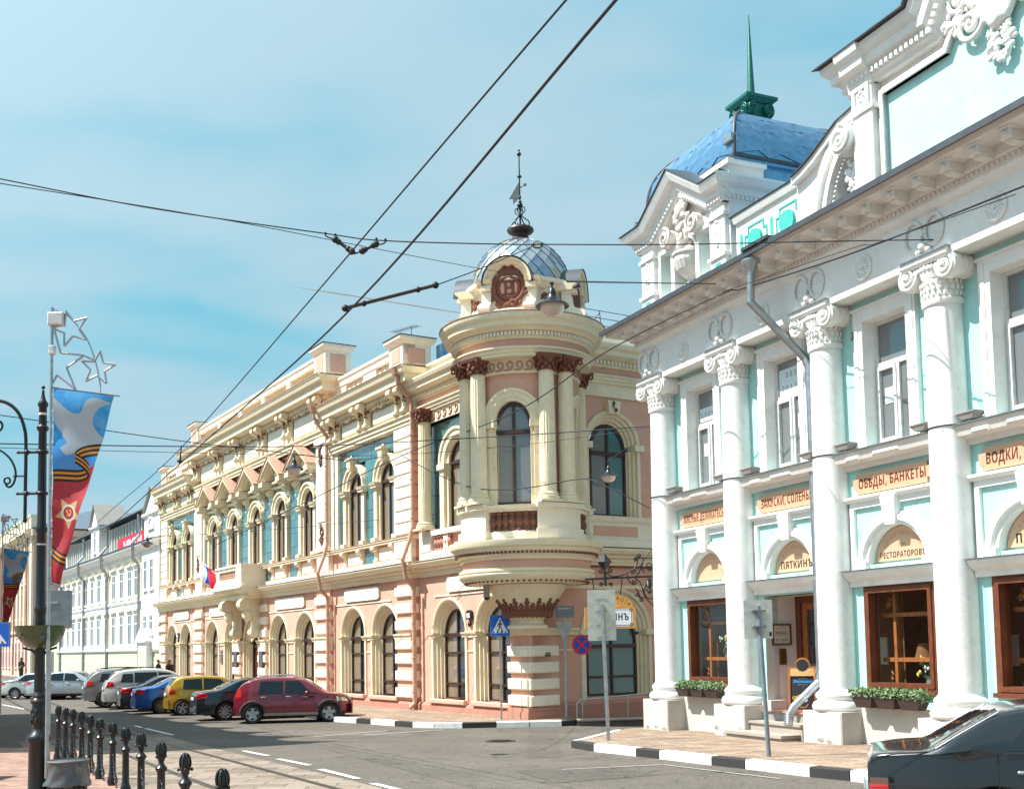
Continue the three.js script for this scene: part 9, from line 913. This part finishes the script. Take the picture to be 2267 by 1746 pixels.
// ---------- people ----------
function person(label, opt) {
  const t = thing('person', label, 'person', opt.pos, opt.turn), cells = 0.028, S = 1.0; void S;
  const J = { pel: [0, 0.95, 0], che: [0, 1.32, 0.0], nec: [0, 1.5, 0], hd: [0, 1.63, 0.02], sl: [-0.19, 1.42, 0], sr: [0.19, 1.42, 0], el: [-0.26, 1.15, -0.03], er: [0.26, 1.15, -0.03], hl: [-0.24, 0.9, 0.08], hr: [0.22, 0.92, 0.1], kl: [-0.1, 0.5, 0.02], kr: [0.1, 0.5, -0.02], al: [-0.11, 0.08, 0], ar: [0.11, 0.08, -0.04], tl: [-0.12, 0.04, 0.14], tr: [0.12, 0.04, 0.1], hip1: [-0.09, 0.92, 0], hip2: [0.09, 0.92, 0] };
  const B = { top: [['pel', 'che', 0.15, 0.17], ['che', 'nec', 0.15, 0.07], ['sl', 'sr', 0.085, 0.085], ['sl', 'el', 0.07, 0.055], ['sr', 'er', 0.07, 0.055]], legs: [['hip1', 'kl', 0.1, 0.07], ['hip2', 'kr', 0.1, 0.07], ['kl', 'al', 0.068, 0.045], ['kr', 'ar', 0.068, 0.045], ['hip1', 'hip2', 0.12, 0.12]], skin: [['nec', 'hd', 0.055, 0.06], ['el', 'hl', 0.042, 0.032], ['er', 'hr', 0.042, 0.032]], shoe: [['al', 'tl', 0.05, 0.04], ['ar', 'tr', 0.05, 0.04]] };
  const field = (bones, extra = []) => { const N = 56, mc = new MarchingCubes(N, new THREE.MeshBasicMaterial(), false, false, 60000), half = 0.95; mc.isolation = 0; const k = 0.03; for (let z = 0; z < N; z++) for (let y = 0; y < N; y++) for (let x = 0; x < N; x++) { const px = (x - N / 2) / (N / 2) * half, py = (y - N / 2) / (N / 2) * half + 0.9, pz = (z - N / 2) / (N / 2) * half; let d = 9; for (const [a, b, r0, r1] of bones) { const A = J[a], Bb = J[b], vx = Bb[0] - A[0], vy = Bb[1] - A[1], vz = Bb[2] - A[2], l2 = vx * vx + vy * vy + vz * vz, t2 = Math.max(0, Math.min(1, ((px - A[0]) * vx + (py - A[1]) * vy + (pz - A[2]) * vz) / l2)); const q = Math.hypot(px - A[0] - vx * t2, py - A[1] - vy * t2, (pz - A[2] - vz * t2) * 1.15) - (r0 + (r1 - r0) * t2); const h = Math.max(0, k - Math.abs(d - q)) / k; d = Math.min(d, q) - h * h * k * 0.25; } for (const [cx, cy, cz, rx, ry, rz] of extra) { const q = (Math.hypot((px - cx) / rx, (py - cy) / ry, (pz - cz) / rz) - 1) * Math.min(rx, ry, rz); const h = Math.max(0, k - Math.abs(d - q)) / k; d = Math.min(d, q) - h * h * k * 0.25; } mc.field[x + y * N + z * N * N] = -d; } mc.update(); const c = mc.count, g = new THREE.BufferGeometry(); g.setAttribute('position', new THREE.BufferAttribute(mc.positionArray.slice(0, c * 3), 3)); g.setAttribute('normal', new THREE.BufferAttribute(mc.normalArray.slice(0, c * 3), 3)); g.scale(half, half, half).translate(0, 0.9, 0); g.computeVertexNormals(); return bare(g); };
  // one continuous body, dressed in clothes a few millimetres larger
  const all = [...B.top, ...B.legs, ...B.skin, ...B.shoe]; part(t, 'body', [field(all, [[0, 1.66, 0.02, 0.078, 0.11, 0.092], [0, 1.645, 0.115, 0.014, 0.022, 0.02], [-0.08, 1.65, 0.02, 0.012, 0.03, 0.02], [0.08, 1.65, 0.02, 0.012, 0.03, 0.02]])], paint(0.55, 0.32, 0.22, 0.7)); const up = b => b.map(([a, c, r, q]) => [a, c, r + 0.014, q + 0.014]);
  part(t, 'shirt', [field(up(B.top))], opt.top); part(t, 'trousers', [field(up(B.legs))], opt.leg); part(t, 'shoe', [field(up(B.shoe))], M.black); part(t, 'hair', [field([], opt.long ? [[0, 1.69, -0.01, 0.1, 0.11, 0.11], [0, 1.55, -0.06, 0.1, 0.2, 0.06]] : [[0, 1.7, -0.012, 0.09, 0.095, 0.1]])], opt.hair);
  const hands = []; for (const [s, h] of [[-1, 'hl'], [1, 'hr']]) { const [x, y, z] = J[h]; hands.push(ball(x, y - 0.03, z + 0.01, 0.036, 1.25, 8)); for (let k = 0; k < 4; k++) hands.push(bar([x - 0.02 + k * 0.013, y - 0.06, z + 0.015], [x - 0.02 + k * 0.013, y - 0.125 + Math.abs(k - 1.5) * 0.008, z + 0.035], 0.009, 0.007, 6)); hands.push(bar([x + s * -0.025, y - 0.03, z + 0.03], [x + s * -0.04, y - 0.085, z + 0.055], 0.01, 0.008, 6)); } part(t, 'hand', hands, paint(0.55, 0.32, 0.22, 0.7)); return t;
}
{
  const pa = pAt(-30.9, 1.3), pb = pAt(-28.6, 1.25); const dark = paint(0.012, 0.012, 0.016, 0.85);
  person('person with short brown hair in a black shirt before the leftmost mansion arches', { pos: [pa[0], 0.15, pa[1]], turn: PTURN + 2.6, top: dark, leg: dark, hair: paint(0.07, 0.035, 0.02, 0.8) }); person('person with long auburn hair in dark clothes beside the leftmost quoined pier', { pos: [pb[0], 0.15, pb[1]], turn: PTURN + 2.2, top: paint(0.015, 0.01, 0.012, 0.85), leg: dark, hair: paint(0.10, 0.03, 0.015, 0.8), long: true });
  const pc = pAt(-70.3, 3.2), pd = pAt(-76, 2.4); person('distant person with brown hair in a dark jacket behind the silver sedan', { pos: [pc[0], 0.35, pc[1]], turn: PTURN, top: dark, leg: dark, hair: paint(0.14, 0.05, 0.025, 0.8), long: true }); person('distant dark-haired person beside the green shop', { pos: [pd[0], 0.2, pd[1]], turn: PTURN + 1, top: dark, leg: dark, hair: paint(0.02, 0.015, 0.015, 0.8) });
}
scene.traverse(o => { if (o.isMesh) { o.castShadow = true; o.receiveShadow = true; } });
renderer.render(scene, camera);
